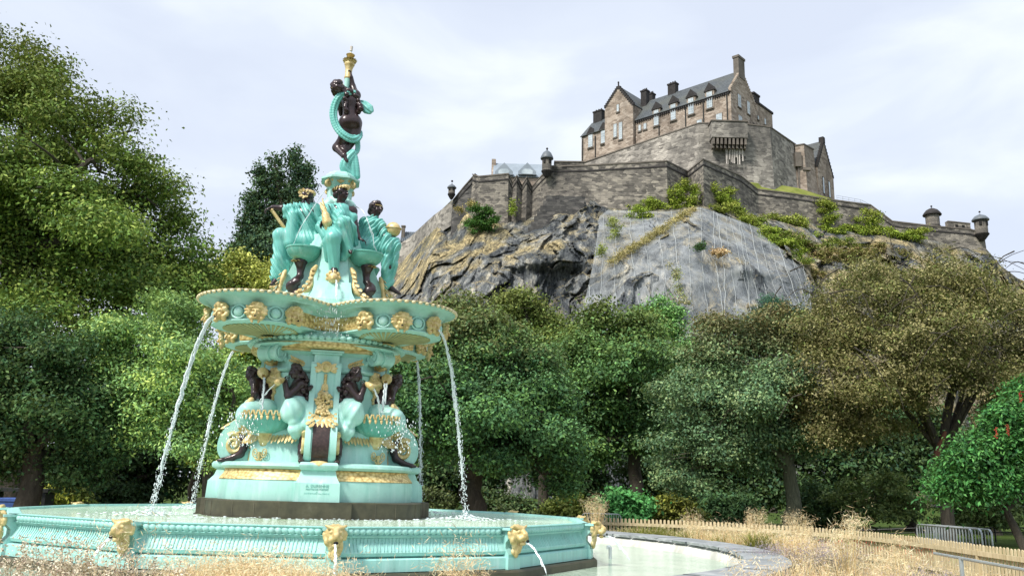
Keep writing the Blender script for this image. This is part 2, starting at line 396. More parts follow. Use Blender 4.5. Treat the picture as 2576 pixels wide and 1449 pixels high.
def sdf(prims, h=.014, k=.035, disp=None):
    lo = np.full(3, 1e9); hi = -lo; L = []
    for p in prims:
        if p[0][-1] == 'c':
            a, b = np.array(p[1], float), np.array(p[2], float); r = max(p[3], p[4]); bl, bh = np.minimum(a, b) - r, np.maximum(a, b) + r
        else: a = np.array(p[1], float); r = np.max(p[2]); bl, bh = a - r, a + r
        L.append((bl, bh))
        if p[0][0] != '-': lo = np.minimum(lo, bl); hi = np.maximum(hi, bh)
    pad = k + 3 * h; lo -= pad; hi += pad; n = np.ceil((hi - lo) / h).astype(int) + 1
    D = np.full(n, 9., np.float32)
    for p, (bl, bh) in zip(prims, L):
        i0 = np.maximum(0, np.floor((bl - pad - lo) / h).astype(int)); i1 = np.minimum(n, np.ceil((bh + pad - lo) / h).astype(int) + 1)
        if np.any(i1 <= i0): continue
        X, Y, Z = [(lo[a] + h * np.arange(i0[a], i1[a])).astype(np.float32) for a in range(3)]
        X = X[:, None, None]; Y = Y[None, :, None]; Z = Z[None, None, :]
        if p[0][-1] == 'c':
            a, b = np.array(p[1], float), np.array(p[2], float); ab = b - a; l2 = ab @ ab + 1e-12
            t = np.clip(((X - a[0]) * ab[0] + (Y - a[1]) * ab[1] + (Z - a[2]) * ab[2]) / l2, 0, 1)
            d = np.sqrt((X - a[0] - t * ab[0])**2 + (Y - a[1] - t * ab[1])**2 + (Z - a[2] - t * ab[2])**2) - (p[3] + t * (p[4] - p[3]))
        else:
            c = p[1]; r = np.broadcast_to(np.array(p[2], float), (3,)); x, y, z = X - c[0], Y - c[1], Z - c[2]
            if len(p) > 3 and p[3] is not None and not isinstance(p[3], dict):
                R = np.array(p[3]); x, y, z = R[0, 0] * x + R[1, 0] * y + R[2, 0] * z, R[0, 1] * x + R[1, 1] * y + R[2, 1] * z, R[0, 2] * x + R[1, 2] * y + R[2, 2] * z
            k0 = np.sqrt((x / r[0])**2 + (y / r[1])**2 + (z / r[2])**2); k1 = np.sqrt((x / r[0]**2)**2 + (y / r[1]**2)**2 + (z / r[2]**2)**2)
            d = k0 * (k0 - 1) / (k1 + 1e-9)
        sl = tuple(slice(i0[a], i1[a]) for a in range(3)); E = D[sl]
        if p[0][0] == '-': D[sl] = np.maximum(E, -d)
        else:
            kk = p[-1]['k'] if isinstance(p[-1], dict) else k
            hh = np.maximum(kk - np.abs(E - d), 0) / kk; D[sl] = np.minimum(E, d) - hh * hh * kk * .25
    if disp is not None:
        m = np.argwhere(np.abs(D) < .1); P = lo + h * m; D[m[:, 0], m[:, 1], m[:, 2]] += disp(P).astype(np.float32)
    return surfnet(D, lo, h)
def sculpt(name, prims, mat, parent, h=.014, k=.035, disp=None, zoff=0., mirror=False):
    V, F = sdf(prims, h, k, disp)
    if mirror: V = V * np.array([-1, 1, 1]); F = F[:, ::-1]
    return fast_mesh(name, V, F, M[mat], parent, None, (0, 0, -zoff), True)
def A3(*a): return np.array(a, float)
def frame(f, u):
    f = np.array(f, float); f /= np.linalg.norm(f); u = np.array(u, float); u = u - f * (u @ f); u /= np.linalg.norm(u)
    return np.stack([np.cross(f, u), f, u], 1)          # columns: right, forward, up
def chain(P, R):
    R = np.interp(np.linspace(0, 1, len(P)), np.linspace(0, 1, len(R)), R)
    return [('c', P[i], P[i + 1], R[i], R[i + 1]) for i in range(len(P) - 1)]
def head(c, f, u, s):      # s = head height / .24
    R = frame(f, u); g = lambda x, y, z: np.array(c) + R @ A3(x, y, z) * s; e = lambda p, r, kk=None: ('e', g(*p), np.array(r) * s, R) + (({'k': kk * s},) if kk else ())
    return [e((0, -.012, .025), (.076, .092, .092)), e((0, .03, -.045), (.056, .06, .07)), e((0, .062, -.092), (.026, .026, .024)),
            ('c', g(0, .088, .02), g(0, .115, -.03), .011 * s, .017 * s, {'k': .012 * s}), e((.033, .075, .028), (.028, .016, .01), .012), e((-.033, .075, .028), (.028, .016, .01), .012),
            e((0, .088, -.062), (.026, .014, .009), .008), e((0, .083, -.078), (.021, .014, .008), .008), e((.04, .055, -.03), (.025, .03, .03)), e((-.04, .055, -.03), (.025, .03, .03)),
            e((.079, -.005, -.01), (.01, .02, .03), .01), e((-.079, -.005, -.01), (.01, .02, .03), .01), ('-e', g(.033, .1, .005), np.array((.018, .016, .010)) * s, R), ('-e', g(-.033, .1, .005), np.array((.018, .016, .010)) * s, R)]
def curls(c, f, u, s, n=46, r=.026, cover=-.15, seed=1, front=.55):
    rg = np.random.default_rng(seed); R = frame(f, u); out = []
    for i in range(n * 3):
        d = rg.normal(size=3); d /= np.linalg.norm(d)
        if d[2] < cover or (d[1] > front and d[2] < .62): continue
        out.append(('e', np.array(c) + R @ (d * A3(.083, .1, .1) + A3(0, -.012, .022)) * s, r * s * rg.uniform(.8, 1.25)))
        if len(out) >= n: break
    return out
def hand(w, d, pn, s=1., curl=.5, side=1):       # wrist, direction of the hand, palm normal
    R = frame(d, -np.array(pn, float)); g = lambda x, y, z: np.array(w) + R @ A3(x * side, y, z) * s; out = [('e', g(0, .05, 0), A3(.04, .055, .018) * s, R)]
    for i, L in enumerate((.075, .085, .08, .062)):
        x = .03 - .02 * i; a = g(x, .095, 0); b = a + R @ A3(.1 * x, L * .5 * cos(curl), -L * .5 * sin(curl)) * s; e = b + R @ A3(0, L * .5 * cos(curl * 2.2), -L * .5 * sin(curl * 2.2)) * s
        out += [('c', a, b, .0105 * s, .0095 * s, {'k': .008}), ('c', b, e, .0095 * s, .008 * s, {'k': .008})]
    a = g(.035, .03, 0); b = g(.065, .065, -.015); out += [('c', a, b, .013 * s, .011 * s, {'k': .01}), ('c', b, g(.07, .095, -.03), .011 * s, .009 * s, {'k': .01})]
    return out
def folds(amp, lam, dirs, warp=1.2):
    dirs = np.array(dirs, float)
    def fn(P):
        w = np.sin(P[:, 2] * 4.1 + P[:, 0] * 2.3) * .35 * warp + np.sin(P[:, 0] * 7.3 - P[:, 1] * 5.1 + P[:, 2] * 2.2) * .2 * warp
        ph = P @ dirs * 2 * pi / lam + w * 9; f = np.sin(ph) * .75 + np.sin(ph * .41 + w * 7 + 1.3) * .6; m = .65 + .5 * np.sin(P[:, 0] * 5.1 + P[:, 2] * 3.7 + P[:, 1] * 4.) ; return -amp * 1.35 * m * f
    return fn

# ------------------------------------------------------------------ fountain
ZR = -1.2                                     # floor of the lower pool
ROOTZ = -.62                                  # foot of the stone plinth
FROT = -BEAR
fountain = thing('fountain', 'tall turquoise and gold cast iron fountain with a lobed upper bowl and gilded masks', 'fountain', (FC[0], FC[1], ROOTZ), FROT)
TQ, GD, GR, BZ, BS = M['turquoise_paint'], M['gold_paint'], M['gold_relief'], M['dark_bronze'], M['bronze_scales']
def four(o, n=4):
    for i in range(1, n): dup(o, rotz=2 * pi * i / n, parent=o.parent)
    return o
def fpart(name, mb, mat, smooth=False, parent=None, off=None):
    par = parent or fountain
    return mb.build(name, mat, par, smooth, ROOTZ if par is fountain else 0.)
TH = np.arange(160) * 2 * pi / 160
def sup(rc, n, N=160):
    t = np.arange(N) * 2 * pi / N; r = rc / (np.abs(np.cos(t))**n + np.abs(np.sin(t))**n)**(1 / n)
    return np.stack([r * np.cos(t), r * np.sin(t)], 1)
def octo(r, cham=.42):              # square of half width r with cut corners
    c = r * cham; return np.array([(r, -c), (r, c), (c, r), (-c, r), (-r, c), (-r, -c), (-c, -r), (c, -r)])
def ring(o, z): return np.concatenate([o, np.full((len(o), 1), z)], 1)
def loft(rows, n=2.6): return MB().rings([ring(sup(r, n), z) for r, z in rows])
# stone plinth
plain('plinth_joint', (.12, .11, .08), .8)
b = MB().rings([ring(sup(1.86, 3.2), -.64), ring(sup(1.86, 3.2), -.57)]); b.rings([ring(sup(1.83, 3.2), -.57), ring(sup(1.83, 3.2), -.335), ring(sup(1.81, 3.2), -.32)])
for i in range(4): b2 = MB().box((0, -1.5, -.474), (1.16, 1.2, .31)); b2.box((0, -1.5, -.60), (1.2, 1.26, .08)); b2.spin(4) if False else None
pl = MB().box((0, -1.36, -.476), (1.10, 1.18, .308)).box((0, -1.36, -.603), (1.14, 1.24, .07)).spin(4)
b.add(np.concatenate(pl.V), pl.F); plinth = fpart('stone_plinth', b, M['plinth_stone'], True)
j = MB()
for x in (-.555, .555): j.box((x, -1.835, -.475), (.008, .095, .29))
for t in (-62, -38, 38, 62):
    r = 1.83 / (abs(cos(radians(t)))**3.2 + abs(sin(radians(t)))**3.2)**(1 / 3.2); j.box((r * sin(radians(t)), -r * cos(radians(t)), -.45), (.008, .012, .22), radians(t))
j.spin(4); fpart('mortar_joint', j, M['plinth_joint'], False, plinth).location = (0, 0, 0)
# pedestal base, gilded leaf band, torus, die
fpart('pedestal_base', loft([(1.665, -.32), (1.67, -.3), (1.655, .0), (1.645, .006)]), TQ, True)
fpart('leaf_band', loft([(1.665, .006), (1.655, .03), (1.60, .10), (1.575, .155), (1.595, .168)]), GR, True)
fpart('base_torus', loft([(1.57, .168), (1.62, .185), (1.65, .22), (1.64, .26), (1.59, .285), (1.4, .295)]), TQ, True)
b = MB()
prof = [(-.32, 2.0, .37), (-.03, 1.985, .36), (-.02, 1.97, .35), (.06, 1.89, .305), (.165, 1.85, .278), (.172, 1.90, .295), (.2, 1.94, .31), (.25, 1.95, .315), (.285, 1.92, .3), (.296, 1.86, .27)]
def rectring(z, r, h, n=6): 
    x = np.linspace(-h, h, n); return np.concatenate([np.stack([x, np.full(n, -r), np.full(n, z)], 1), np.stack([x[::-1], np.full(n, -1.2), np.full(n, z)], 1)])
b.rings([rectring(p[0], p[1] * .922, p[2] * .97) for p in prof]); four(fpart('base_pier', b, TQ, True))
fpart('die', loft([(1.2, .29), (1.18, .80), (1.13, .86), (1.0, .9)], 3.), TQ, True)
# consoles on the four sides
prof = [(1.0, 2.0), (1.16, 1.98), (1.18, 1.9), (1.18, 1.6), (1.22, 1.34), (1.30, 1.16), (1.42, 1.05), (1.56, .98), (1.69, .86), (1.78, .72), (1.815, .56), (1.79, .42), (1.72, .33), (1.66, .3), (1.0, .3)]
def smoothp(P, n=3):
    P = np.array(P, float)
    for _ in range(n):
        Q = [P[0]]
        for i in range(len(P) - 1): Q += [P[i] * .75 + P[i + 1] * .25, P[i] * .25 + P[i + 1] * .75]
        P = np.array(Q + [P[-1]])
    return P
CO = smoothp(prof[1:14], 2)
def console(a):
    R = np.array([[cos(a), -sin(a), 0], [sin(a), cos(a), 0], [0, 0, 1]]); hw = .255
    def sq(mb): mb.V = [np.concatenate(mb.V)]; mb.V[0][:, 1] = -(1 + (-mb.V[0][:, 1] - 1) * .89); return mb
    root = sq(MB().prism(np.concatenate([[prof[0]], CO, [prof[-1]]]), 2 * hw, (hw, 0, 0), (0, -1, 0), (0, 0, 1), (-1, 0, 0))); root.xf(R); c = fpart('console', root, TQ)
    def sub(name, mb, mat, sm=True): sq(mb).xf(R); mb.build(name, mat, c, sm)
    lo = [p for p in CO if p[1] < .93]; s = MB()      # scaled strip on the outer curve, with raised borders
    for hx, x0, t in ((.135, 0, .012),):
        s.rings([np.array([[x0 - hx, -p[0] - t, p[1] + (t if p[1] > .8 else 0)], [x0 + hx, -p[0] - t, p[1] + (t if p[1] > .8 else 0)], [x0 + hx, -p[0] + .03, p[1] - .02], [x0 - hx, -p[0] + .03, p[1] - .02]]) for p in lo])
    sub('scaled_strip', s, BS)
    e = MB()
    for x0 in (-.205, .205):
        e.rings([np.array([[x0 - .045, -p[0] - .03, p[1] + .01], [x0 + .045, -p[0] - .03, p[1] + .01], [x0 + .045, -p[0] + .03, p[1] - .02], [x0 - .045, -p[0] + .03, p[1] - .02]]) for p in CO if p[1] < 1.95])
    sub('raised_border', e, TQ)
    g = MB()           # gilded garland: rosette, ribbons, leaf drop, fruit, skirt of leaves
    g.lathe([(.09, 0), (.10, .02), (.085, .035), (.06, .03), (.05, .05), (.02, .065), (.0, .065)], 16); g.V[-1] = g.V[-1] @ np.array([[1, 0, 0], [0, 0, 1], [0, -1, 0]]) + A3(0, -1.2, 1.90)
    for sx in (-1, 1):
        for q in range(4): g.leaf((sx * .05, -1.2, 1.88), (sx * (.5 + .2 * q), 0, .35 - .35 * q), (0, -1, 0), .15, .032, .1)
    for q in range(7): g.ball((0, -1.2, 1.76 - .03 * q), (.03, .03, .022))
    rg = np.random.default_rng(3)
    for q in range(10): g.leaf((rg.uniform(-.05, .05), -1.2, 1.52 - .02 * q * .5), (rg.uniform(-.6, .6), -.1, -1), (0, -1, .1), .14, .035, .25)
    for q in range(4): g.leaf((0, -1.2, 1.64), (-.35 + .23 * q, 0, -1), (0, -1, 0), .16, .03, .15)
    for q in range(84):
        z = rg.uniform(1.08, 1.43); w = .15 * (1 - ((z - 1.26) / .26)**2 * .5); x = rg.uniform(-w, w); y = -np.interp(z, CO[::-1, 1], CO[::-1, 0]) - .02 - .06 * (1 - (x / .15)**2) * rg.uniform(.5, 1)
        g.ball((x, y, z), rg.uniform(.02, .036), 7, 5)
    for q in range(22): 
        x = rg.uniform(-.13, .13); z = rg.uniform(.95, 1.12); y = -np.interp(z, CO[::-1, 1], CO[::-1, 0]) - .02
        g.leaf((x, y, z), (x * 2.5, -.75, -.8), (0, -.8, .6), .17, .038, .08)
    g.ball((0, -1.82, .27), (.17, .06, .05), 12, 8); g.ball((0, -1.84, .25), (.11, .06, .04), 12, 8); sub('gilded_garland', g, GD)
    for sx in (-1, 1):                              # scroll, leaf fan and paw on both flanks
        q = MB(); T = np.linspace(0, 2.5 * 2 * pi * .62, 54); cxr, cz = 1.53, .585
        P = [(sx * (hw + .012), -(cxr - (.185 - .0145 * t) * cos(t + .9) * -1), cz + (.185 - .0145 * t) * sin(t + .9)) for t in T]
        q.tube(P, np.linspace(.05, .034, len(P)), 7); q.ball((sx * (hw + .015), -cxr, cz), (.03, .05, .05), 10, 8); sub('gilded_scroll', q, GD)
        k_ = [chain([A3(sx * (hw + .02), -1.45, .76), A3(sx * (hw + .03), -1.36, .68), A3(sx * (hw + .03), -1.33, .55), A3(sx * (hw + .03), -1.38, .43), A3(sx * (hw + .03), -1.52, .36), A3(sx * (hw + .03), -1.7, .315)], [.03, .06, .075, .07, .05, .04])]
        pr = k_[0] + [('e', A3(sx * (hw + .03), -1.72 + .0 * z, .312 + z * .001), .035) for z in (0,)] + [('c', A3(sx * (hw + .03 + dx), -1.7, .31), A3(sx * (hw + .03 + dx), -1.79, .305), .02, .018) for dx in (-.03, 0, .03)]
        V, F = sdf(pr, .016, .03); p_ = MB().add(V, F.tolist()); sub('bronze_paw', p_, BZ)
        f_ = MB()
        for q in range(9): f_.leaf((sx * (hw + .005), -1.22 - .012 * q, .42 + .055 * q), (0, .35 if q > 4 else .1, -.3 + .16 * q), (sx, 0, 0), .17, .05, .3)
        for q in range(5): f_.leaf((sx * (hw + .005), -1.30, .80), (0, -.5 - .12 * q, .5 - .28 * q), (sx, 0, 0), .2, .035, .25)
        for q in range(6): f_.leaf((sx * (hw - .04 - .05 * (q % 2)), -1.30 - .075 * q, 1.13 - .045 * q), (0, -.8, -.42), (sx * .4, -.4, 1), .16, .05, .1)
        sub('acanthus_leaf', f_, GD)
    return c
for i in range(4): console(i * pi / 2)
# shaft, mouldings, cornice
def oct_loft(rows, ch=.5): return MB().rings([ring(octo(r, ch), z) for r, z in rows])
fpart('shaft', oct_loft([(1.03, .82), (1.03, 1.80)], .6), TQ)
b = MB()
for s in (-1, 1): b.box((0, -1.04, 1.42), (.5, .06, .74)) if s < 0 else None
four(fpart('shaft_panel', b, TQ)); a = radians(45); d = MB().box((0, -1.165, 1.45), (.62, .05, .68)); d.xf(np.array([[cos(a), -sin(a), 0], [sin(a), cos(a), 0], [0, 0, 1]])); four(fpart('shaft_panel', d, TQ))
fpart('rope_moulding', oct_loft([(1.03, 1.80), (1.08, 1.815), (1.1, 1.84), (1.085, 1.87), (1.05, 1.885)], .6), TQ)
fpart('upper_shaft', oct_loft([(1.04, 1.885), (1.02, 2.10), (1.05, 2.13), (1.10, 2.16)], .6), TQ)
b = MB().box((0, -1.06, 2.0), (.42, .16, .24)).box((0, -1.08, 2.13), (.50, .2, .03)).box((0, -1.1, 2.165), (.56, .22, .035)); four(fpart('pilaster', b, TQ))
b = MB()
for s in (-1, 1):
    for q in range(6):
        for w in (-1, 1): b.leaf((s * (.36 + .04 * q), -1.055, 1.935 + .016 * q), (s * .8, 0, .4 + w * .7), (0, -1, 0), .09, .018, .1)
for q in range(5): b.leaf((0, -1.15, 1.93), (-.8 + .4 * q, 0, .6), (0, -1, 0), .01, .003)
four(fpart('palm_spray', b, GD))
fpart('gilded_bead', MB().rings([ring(octo(r, .6), z) for r, z in ((1.1, 2.16), (1.15, 2.17), (1.15, 2.205), (1.1, 2.215))]), GD)
fpart('cornice', loft([(1.12, 2.2), (1.2, 2.22), (1.26, 2.25), (1.3, 2.28)], 3.), TQ, True)
# scrolled corner brackets below the bowl
def bracket(a):
    R = np.array([[cos(a), -sin(a), 0], [sin(a), cos(a), 0], [0, 0, 1]]); q = MB()
    T = np.linspace(0, 4.4 * pi, 70); hw = .2
    P2 = [(1.30 + .155 * (1 - t / (4.9 * pi)) * cos(-t + 2.2), 2.12 + .155 * (1 - t / (4.9 * pi)) * sin(-t + 2.2)) for t in T]
    q.lathe([(.0, -hw), (.15, -hw), (.155, -hw + .02), (.135, -.1), (.125, -.04), (.15, -.035), (.15, .035), (.125, .04), (.135, .1), (.155, hw - .02), (.15, hw), (0, hw)], 24)
    V = q.V[-1]; q.V[-1] = np.stack([V[:, 2], -1.30 + V[:, 0], 2.12 + V[:, 1]], 1)
    for s in (-1, 1): q.tube([(s * (hw + .005), -x, z) for x, z in P2], np.linspace(.028, .012, len(P2)), 6); q.tube([(s * hw, -1.2, 2.05), (s * hw, -1.13, 1.97), (s * hw, -1.1, 1.92), (s * hw, -1.13, 1.87), (s * hw, -1.16, 1.89)], .035, 7)
    q.xf(R); c = fpart('scroll_bracket', q, TQ, True)
    g = MB()
    for k in range(8): g.leaf((0, -1.2, 1.93), (cos(pi * k / 7) * .9, -.3, .25 - sin(pi * k / 7) * .2), (0, -1, .2), .2, .045, .3)
    g.xf(R); g.build('gilded_leaf', GD, c, False)
    pr = [('e', A3(0, -1.22, 1.70), A3(.105, .09, .13)), ('e', A3(0, -1.31, 1.66), A3(.055, .06, .04)), ('c', A3(0, -1.3, 1.73), A3(0, -1.34, 1.68), .022, .03), ('e', A3(-.05, -1.3, 1.74), A3(.04, .02, .018)), ('e', A3(.05, -1.3, 1.74), A3(.04, .02, .018)),
          ('e', A3(-.06, -1.28, 1.64), .045), ('e', A3(.06, -1.28, 1.64), .045), ('e', A3(0, -1.27, 1.58), A3(.05, .05, .035)), ('-e', A3(0, -1.36, 1.62), A3(.04, .05, .018))]
    for k in range(16): pr.append(('e', A3(.125 * cos(k * .393), -1.2 - .03 * (k % 2), 1.70 + .155 * sin(k * .393)), .04))
    for k in range(7): pr.append(('e', A3(.02 * sin(k * 2), -1.2, 1.52 - .06 * k), .04 - .003 * k))
    V, F = sdf(pr, .014, .02); m = MB().add(V, F.tolist()); m.xf(R); m.build('lion_mask', GD, c, True); return c
for i in range(4): bracket(pi / 4 + i * pi / 2)
# great bowl
def lobed(a, c, r0, sm, N=240):
    t = np.arange(N) * 2 * pi / N; r = np.full(N, r0)
    for k in range(4):
        an = pi / 4 + k * pi / 2; cx, cy = c * cos(an), c * sin(an); bq = np.cos(t) * cx + np.sin(t) * cy; ds = bq * bq - (c * c - a * a)
        r = np.maximum(r, np.where((ds > 0) & (bq > 0), bq + np.sqrt(np.maximum(ds, 0)), 0))
    x = np.arange(-20, 21); w = np.exp(-(x / sm)**2 / 2); w /= w.sum(); r = np.convolve(np.concatenate([r[-20:], r, r[:20]]), w, 'valid')
    return np.stack([r * np.cos(t), r * np.sin(t)], 1)
LC = 1.585
O_rim = lobed(1.078, LC, 1.385, 2.5); O_fr = lobed(.83, LC, 1.21, 2.5); O_lo = lobed(.68, LC, 1.24, 2.5)
def lerp(A, B, t): return A * (1 - t) + B * t
circ = lambda r, N=240: np.stack([r * np.cos(np.arange(N) * 2 * pi / N), r * np.sin(np.arange(N) * 2 * pi / N)], 1)
def shrink(O, d):
    l = np.linalg.norm(O, axis=1)[:, None]; return O * (l - d) / l
rows = [ring(circ(1.12), 2.38), ring(circ(1.28), 2.40), ring(lerp(circ(1.28), O_lo, .5), 2.44), ring(O_lo, 2.475), ring(O_fr, 2.49), ring(O_fr, 2.505), ring(shrink(O_fr, .03), 2.52), ring(shrink(O_fr, .03), 2.73), ring(shrink(O_fr, -.0), 2.745), ring(shrink(O_fr, -.01), 2.765),
        ring(lerp(O_fr, O_rim, .12), 2.80), ring(lerp(O_fr, O_rim, .4), 2.855), ring(lerp(O_fr, O_rim, .8), 2.895), ring(shrink(O_rim, .02), 2.90), ring(shrink(O_rim, .015), 2.935), ring(shrink(O_rim, .13), 2.94), ring(shrink(O_rim, .22), 2.85), ring(circ(1.02), 2.72)]
bowl = fpart('great_bowl', MB().rings(rows), TQ, True)
b = MB().rings([ring(circ(1.22), 2.27), ring(circ(1.28), 2.3), ring(circ(1.34), 2.31), ring(circ(1.36), 2.34), ring(circ(1.3), 2.35)]); 
for k in range(72): b.ball((1.37 * cos(k * pi / 36), 1.37 * sin(k * pi / 36), 2.375), (.062, .062, .045), 6, 5)
b.rings([ring(circ(1.28), 2.33), ring(circ(1.37), 2.36), ring(circ(1.37), 2.40), ring(circ(1.28), 2.42)]); fpart('rope_ring', b, TQ, True)
fpart('gilded_ring', MB().rings([ring(circ(1.27), 2.20), ring(circ(1.33), 2.215), ring(circ(1.355), 2.26), ring(circ(1.34), 2.315), ring(circ(1.28), 2.32)]), GR, True)
b = MB(); L_ = np.linalg.norm(np.diff(np.concatenate([O_rim, O_rim[:1]]), axis=0), axis=1); cum = np.concatenate([[0], np.cumsum(L_)]); n_b = 150
for k in range(n_b):
    s = cum[-1] * k / n_b; i = min(np.searchsorted(cum, s, 'right') - 1, 239); f_ = (s - cum[i]) / L_[i]; p = lerp(O_rim[i], O_rim[(i + 1) % 240], f_); q = O_rim[(i + 1) % 240] - O_rim[i]; a = atan2(q[1], q[0]); b.ball((p[0], p[1], 2.925), (.042, .034, .03), 6, 5, [[cos(a), -sin(a), 0], [sin(a), cos(a), 0], [0, 0, 1]])
b.rings([ring(shrink(O_rim, -.012), 2.935), ring(shrink(O_rim, -.02), 2.95), ring(shrink(O_rim, .06), 2.966), ring(shrink(O_rim, .14), 2.95), ring(shrink(O_rim, .15), 2.93)], cap0=False, cap1=False)
t = NT('pale_gold'); t.set(t.ramp(t.noise(12., 4, .6, t.objc()), [(.3, (.62, .50, .27)), (.7, (.82, .74, .50))]), .4, .05); M['pale_gold'] = t.m
fpart('beaded_rim', b, M['pale_gold'], True)
w = MB().rings([ring(shrink(O_rim, .17), 2.885), ring(shrink(O_rim, .17), 2.886)]); fpart('bowl_water', w, M['upper_water'])
def zund(x, y):
    r = sqrt(x * x + y * y); t = atan2(y, x) % (2 * pi); ro = np.interp(t, TH240, np.concatenate([RL, RL[:1]])); f_ = min(1, max(0, (r - 1.28) / (ro - 1.28))); return np.interp(f_, [0, .5, 1], [2.40, 2.44, 2.475])
TH240 = np.arange(241) * 2 * pi / 240; RL = np.linalg.norm(O_lo, axis=1)
for k in range(4):
    an = pi / 4 + k * pi / 2; ox, oy = 1.36 * cos(an), 1.36 * sin(an); fan = MB(); ros = MB()
    for q in range(30):
        a = an - 1.75 + 3.5 * (q + .15) / 30; da = 3.5 / 30 * .62; V = []; 
        for rr, sgn in ((.16, 0), (.16, 1), (0, 1), (0, 0)):
            aa = a + da * sgn
            if rr == 0:
                dx, dy = cos(aa), sin(aa); cx, cy = LC * cos(an) - ox, LC * sin(an) - oy; bb = dx * cx + dy * cy; R_ = .635; rr = bb + sqrt(max(0, bb * bb - (cx * cx + cy * cy - R_ * R_)))
            V.append((ox + rr * cos(aa), oy + rr * sin(aa)))
        V3 = [(x, y, zund(x, y) - .004) for x, y in V]; V4 = [(x, y, zund(x, y) - .016) for x, y in V]; fan.add(V3 + V4, [[0, 3, 2, 1], [4, 5, 6, 7], [0, 1, 5, 4], [1, 2, 6, 5], [2, 3, 7, 6], [3, 0, 4, 7]][::1])
    f = fpart('ray_fan', fan, M['ray_gold'] if 'ray_gold' in M else plain('ray_gold', (.42, .40, .20), .55))
    for q in range(18): ros.leaf((ox, oy, 2.41), (cos(q * .349), sin(q * .349), -.12), (0, 0, -1), .2 + .03 * (q % 2), .035, .12)
    ros.ball((ox, oy, 2.4), (.08, .08, .05)); ros.build('gilded_rosette', GD, f)
for k in range(4):         # gilded relief panels in the notches between the lobes
    an = k * pi / 2 - pi / 2; P = []
    idx = [int(round(((an + d) % (2 * pi)) / (2 * pi) * 240)) % 240 for d in np.linspace(-.30, .30, 22)]
    o1 = np.array([O_fr[i] for i in idx]); l = np.linalg.norm(o1, axis=1)[:, None]
    q = MB(); q.rings([np.concatenate([o1 * (l + e) / l, np.full((22, 1), z)], 1) for e, z in ((-.05, 2.515), (.0, 2.515), (.02, 2.53), (.03, 2.63), (.02, 2.73), (.0, 2.745), (-.05, 2.745))], closed=False); fpart('relief_panel', q, GR, True)
for k in range(1):            # turquoise bosses between the masks
    for d in (-63, -21, 21, 63):
        b = MB(); an = pi / 4 + k * pi / 2; a = an + radians(d); R = [[cos(a), -sin(a), 0], [sin(a), cos(a), 0], [0, 0, 1]]; x, y = LC * cos(an) + .81 * cos(a), LC * sin(an) + .81 * sin(a)
        b.ball((x, y, 2.63), (.06, .085, .085), 12, 8, R); P = [(x + .0 * cos(a) - sin(a) * .125 * cos(u), y + cos(a) * .125 * cos(u), 2.63 + .105 * sin(u)) for u in np.linspace(0, 2 * pi, 20)]; b.tube(P, .018, 6); four(fpart('boss', b, TQ, True))
def mask_mesh(kind):        # face looking to -Y, about .32 high
    c = A3(0, 0, 0); f = (0, -1, -.12); u = (0, -.12, 1); pr = [p for p in head(c, f, u, 1.12)]; pr += [('-e', A3(0, -.115, -.085), A3(.024, .04, .017))]
    rg = np.random.default_rng(kind + 5); pr += [('e', A3(.13 * cos(a) * rg.uniform(.9, 1.1), .01 - .05 * rg.random(), .0 + .14 * sin(a)), rg.uniform(.03, .045)) for a in np.linspace(-.9, pi + .9, 17)] + [('e', A3(rg.uniform(-.09, .09), -.07, .11 + rg.uniform(-.02, .03)), .032) for _ in range(9)]
    for a in (.35, 1.0, 1.57, 2.14, 2.8) if kind else (-.2, .15, .5, 2.64, 3.0, 3.34):
        d = A3(cos(a), -.25, sin(a)); pr.append(('c', A3(.11 * cos(a), -.03, .11 * sin(a)), A3(.11 * cos(a), -.03, .11 * sin(a)) + d * (.05 if kind else .06), .042, .02))
    if kind: pr += [('e', A3(0, -.08, .13), A3(.035, .03, .035)), ('e', A3(.1, -.02, -.12), .04), ('e', A3(-.1, -.02, -.12), .04)]
    else: pr += [('c', A3(-.09, -.08, .07), A3(.09, -.08, .07), .02, .02), ('c', A3(.07, -.02, -.08), A3(.05, -.04, -.17), .03, .02), ('c', A3(-.07, -.02, -.08), A3(-.05, -.04, -.17), .03, .02)]
    V, F = sdf(pr, .0105, .014); return V, F
masks = []
for kind in (0, 1):
    V, F = mask_mesh(kind); o = fast_mesh('gilded_mask', V, F, GD, fountain, None, (0, 0, 0), True)
    h_ = MB().ball((0, -.125, -.085), (.02, .012, .014)); h_.build('mouth_opening', M['black_hole'], o); masks.append(o)
used = [False, False]; MASKPOS = {}
for k in range(4):
    for i, d in enumerate((-84, -42, 0, 42, 84)):
        an = pi / 4 + k * pi / 2; a = an + radians(d); x, y = LC * cos(an) + .855 * cos(a), LC * sin(an) + .855 * sin(a); kd = (i + 1) % 2; MASKPOS[(k, i)] = A3(x, y, 2.60)
        o = dup(masks[kd], parent=fountain) if used[kd] else masks[kd]; used[kd] = True; o.location = (x, y, 2.62 - ROOTZ); o.rotation_euler = (0, 0, a + pi / 2)
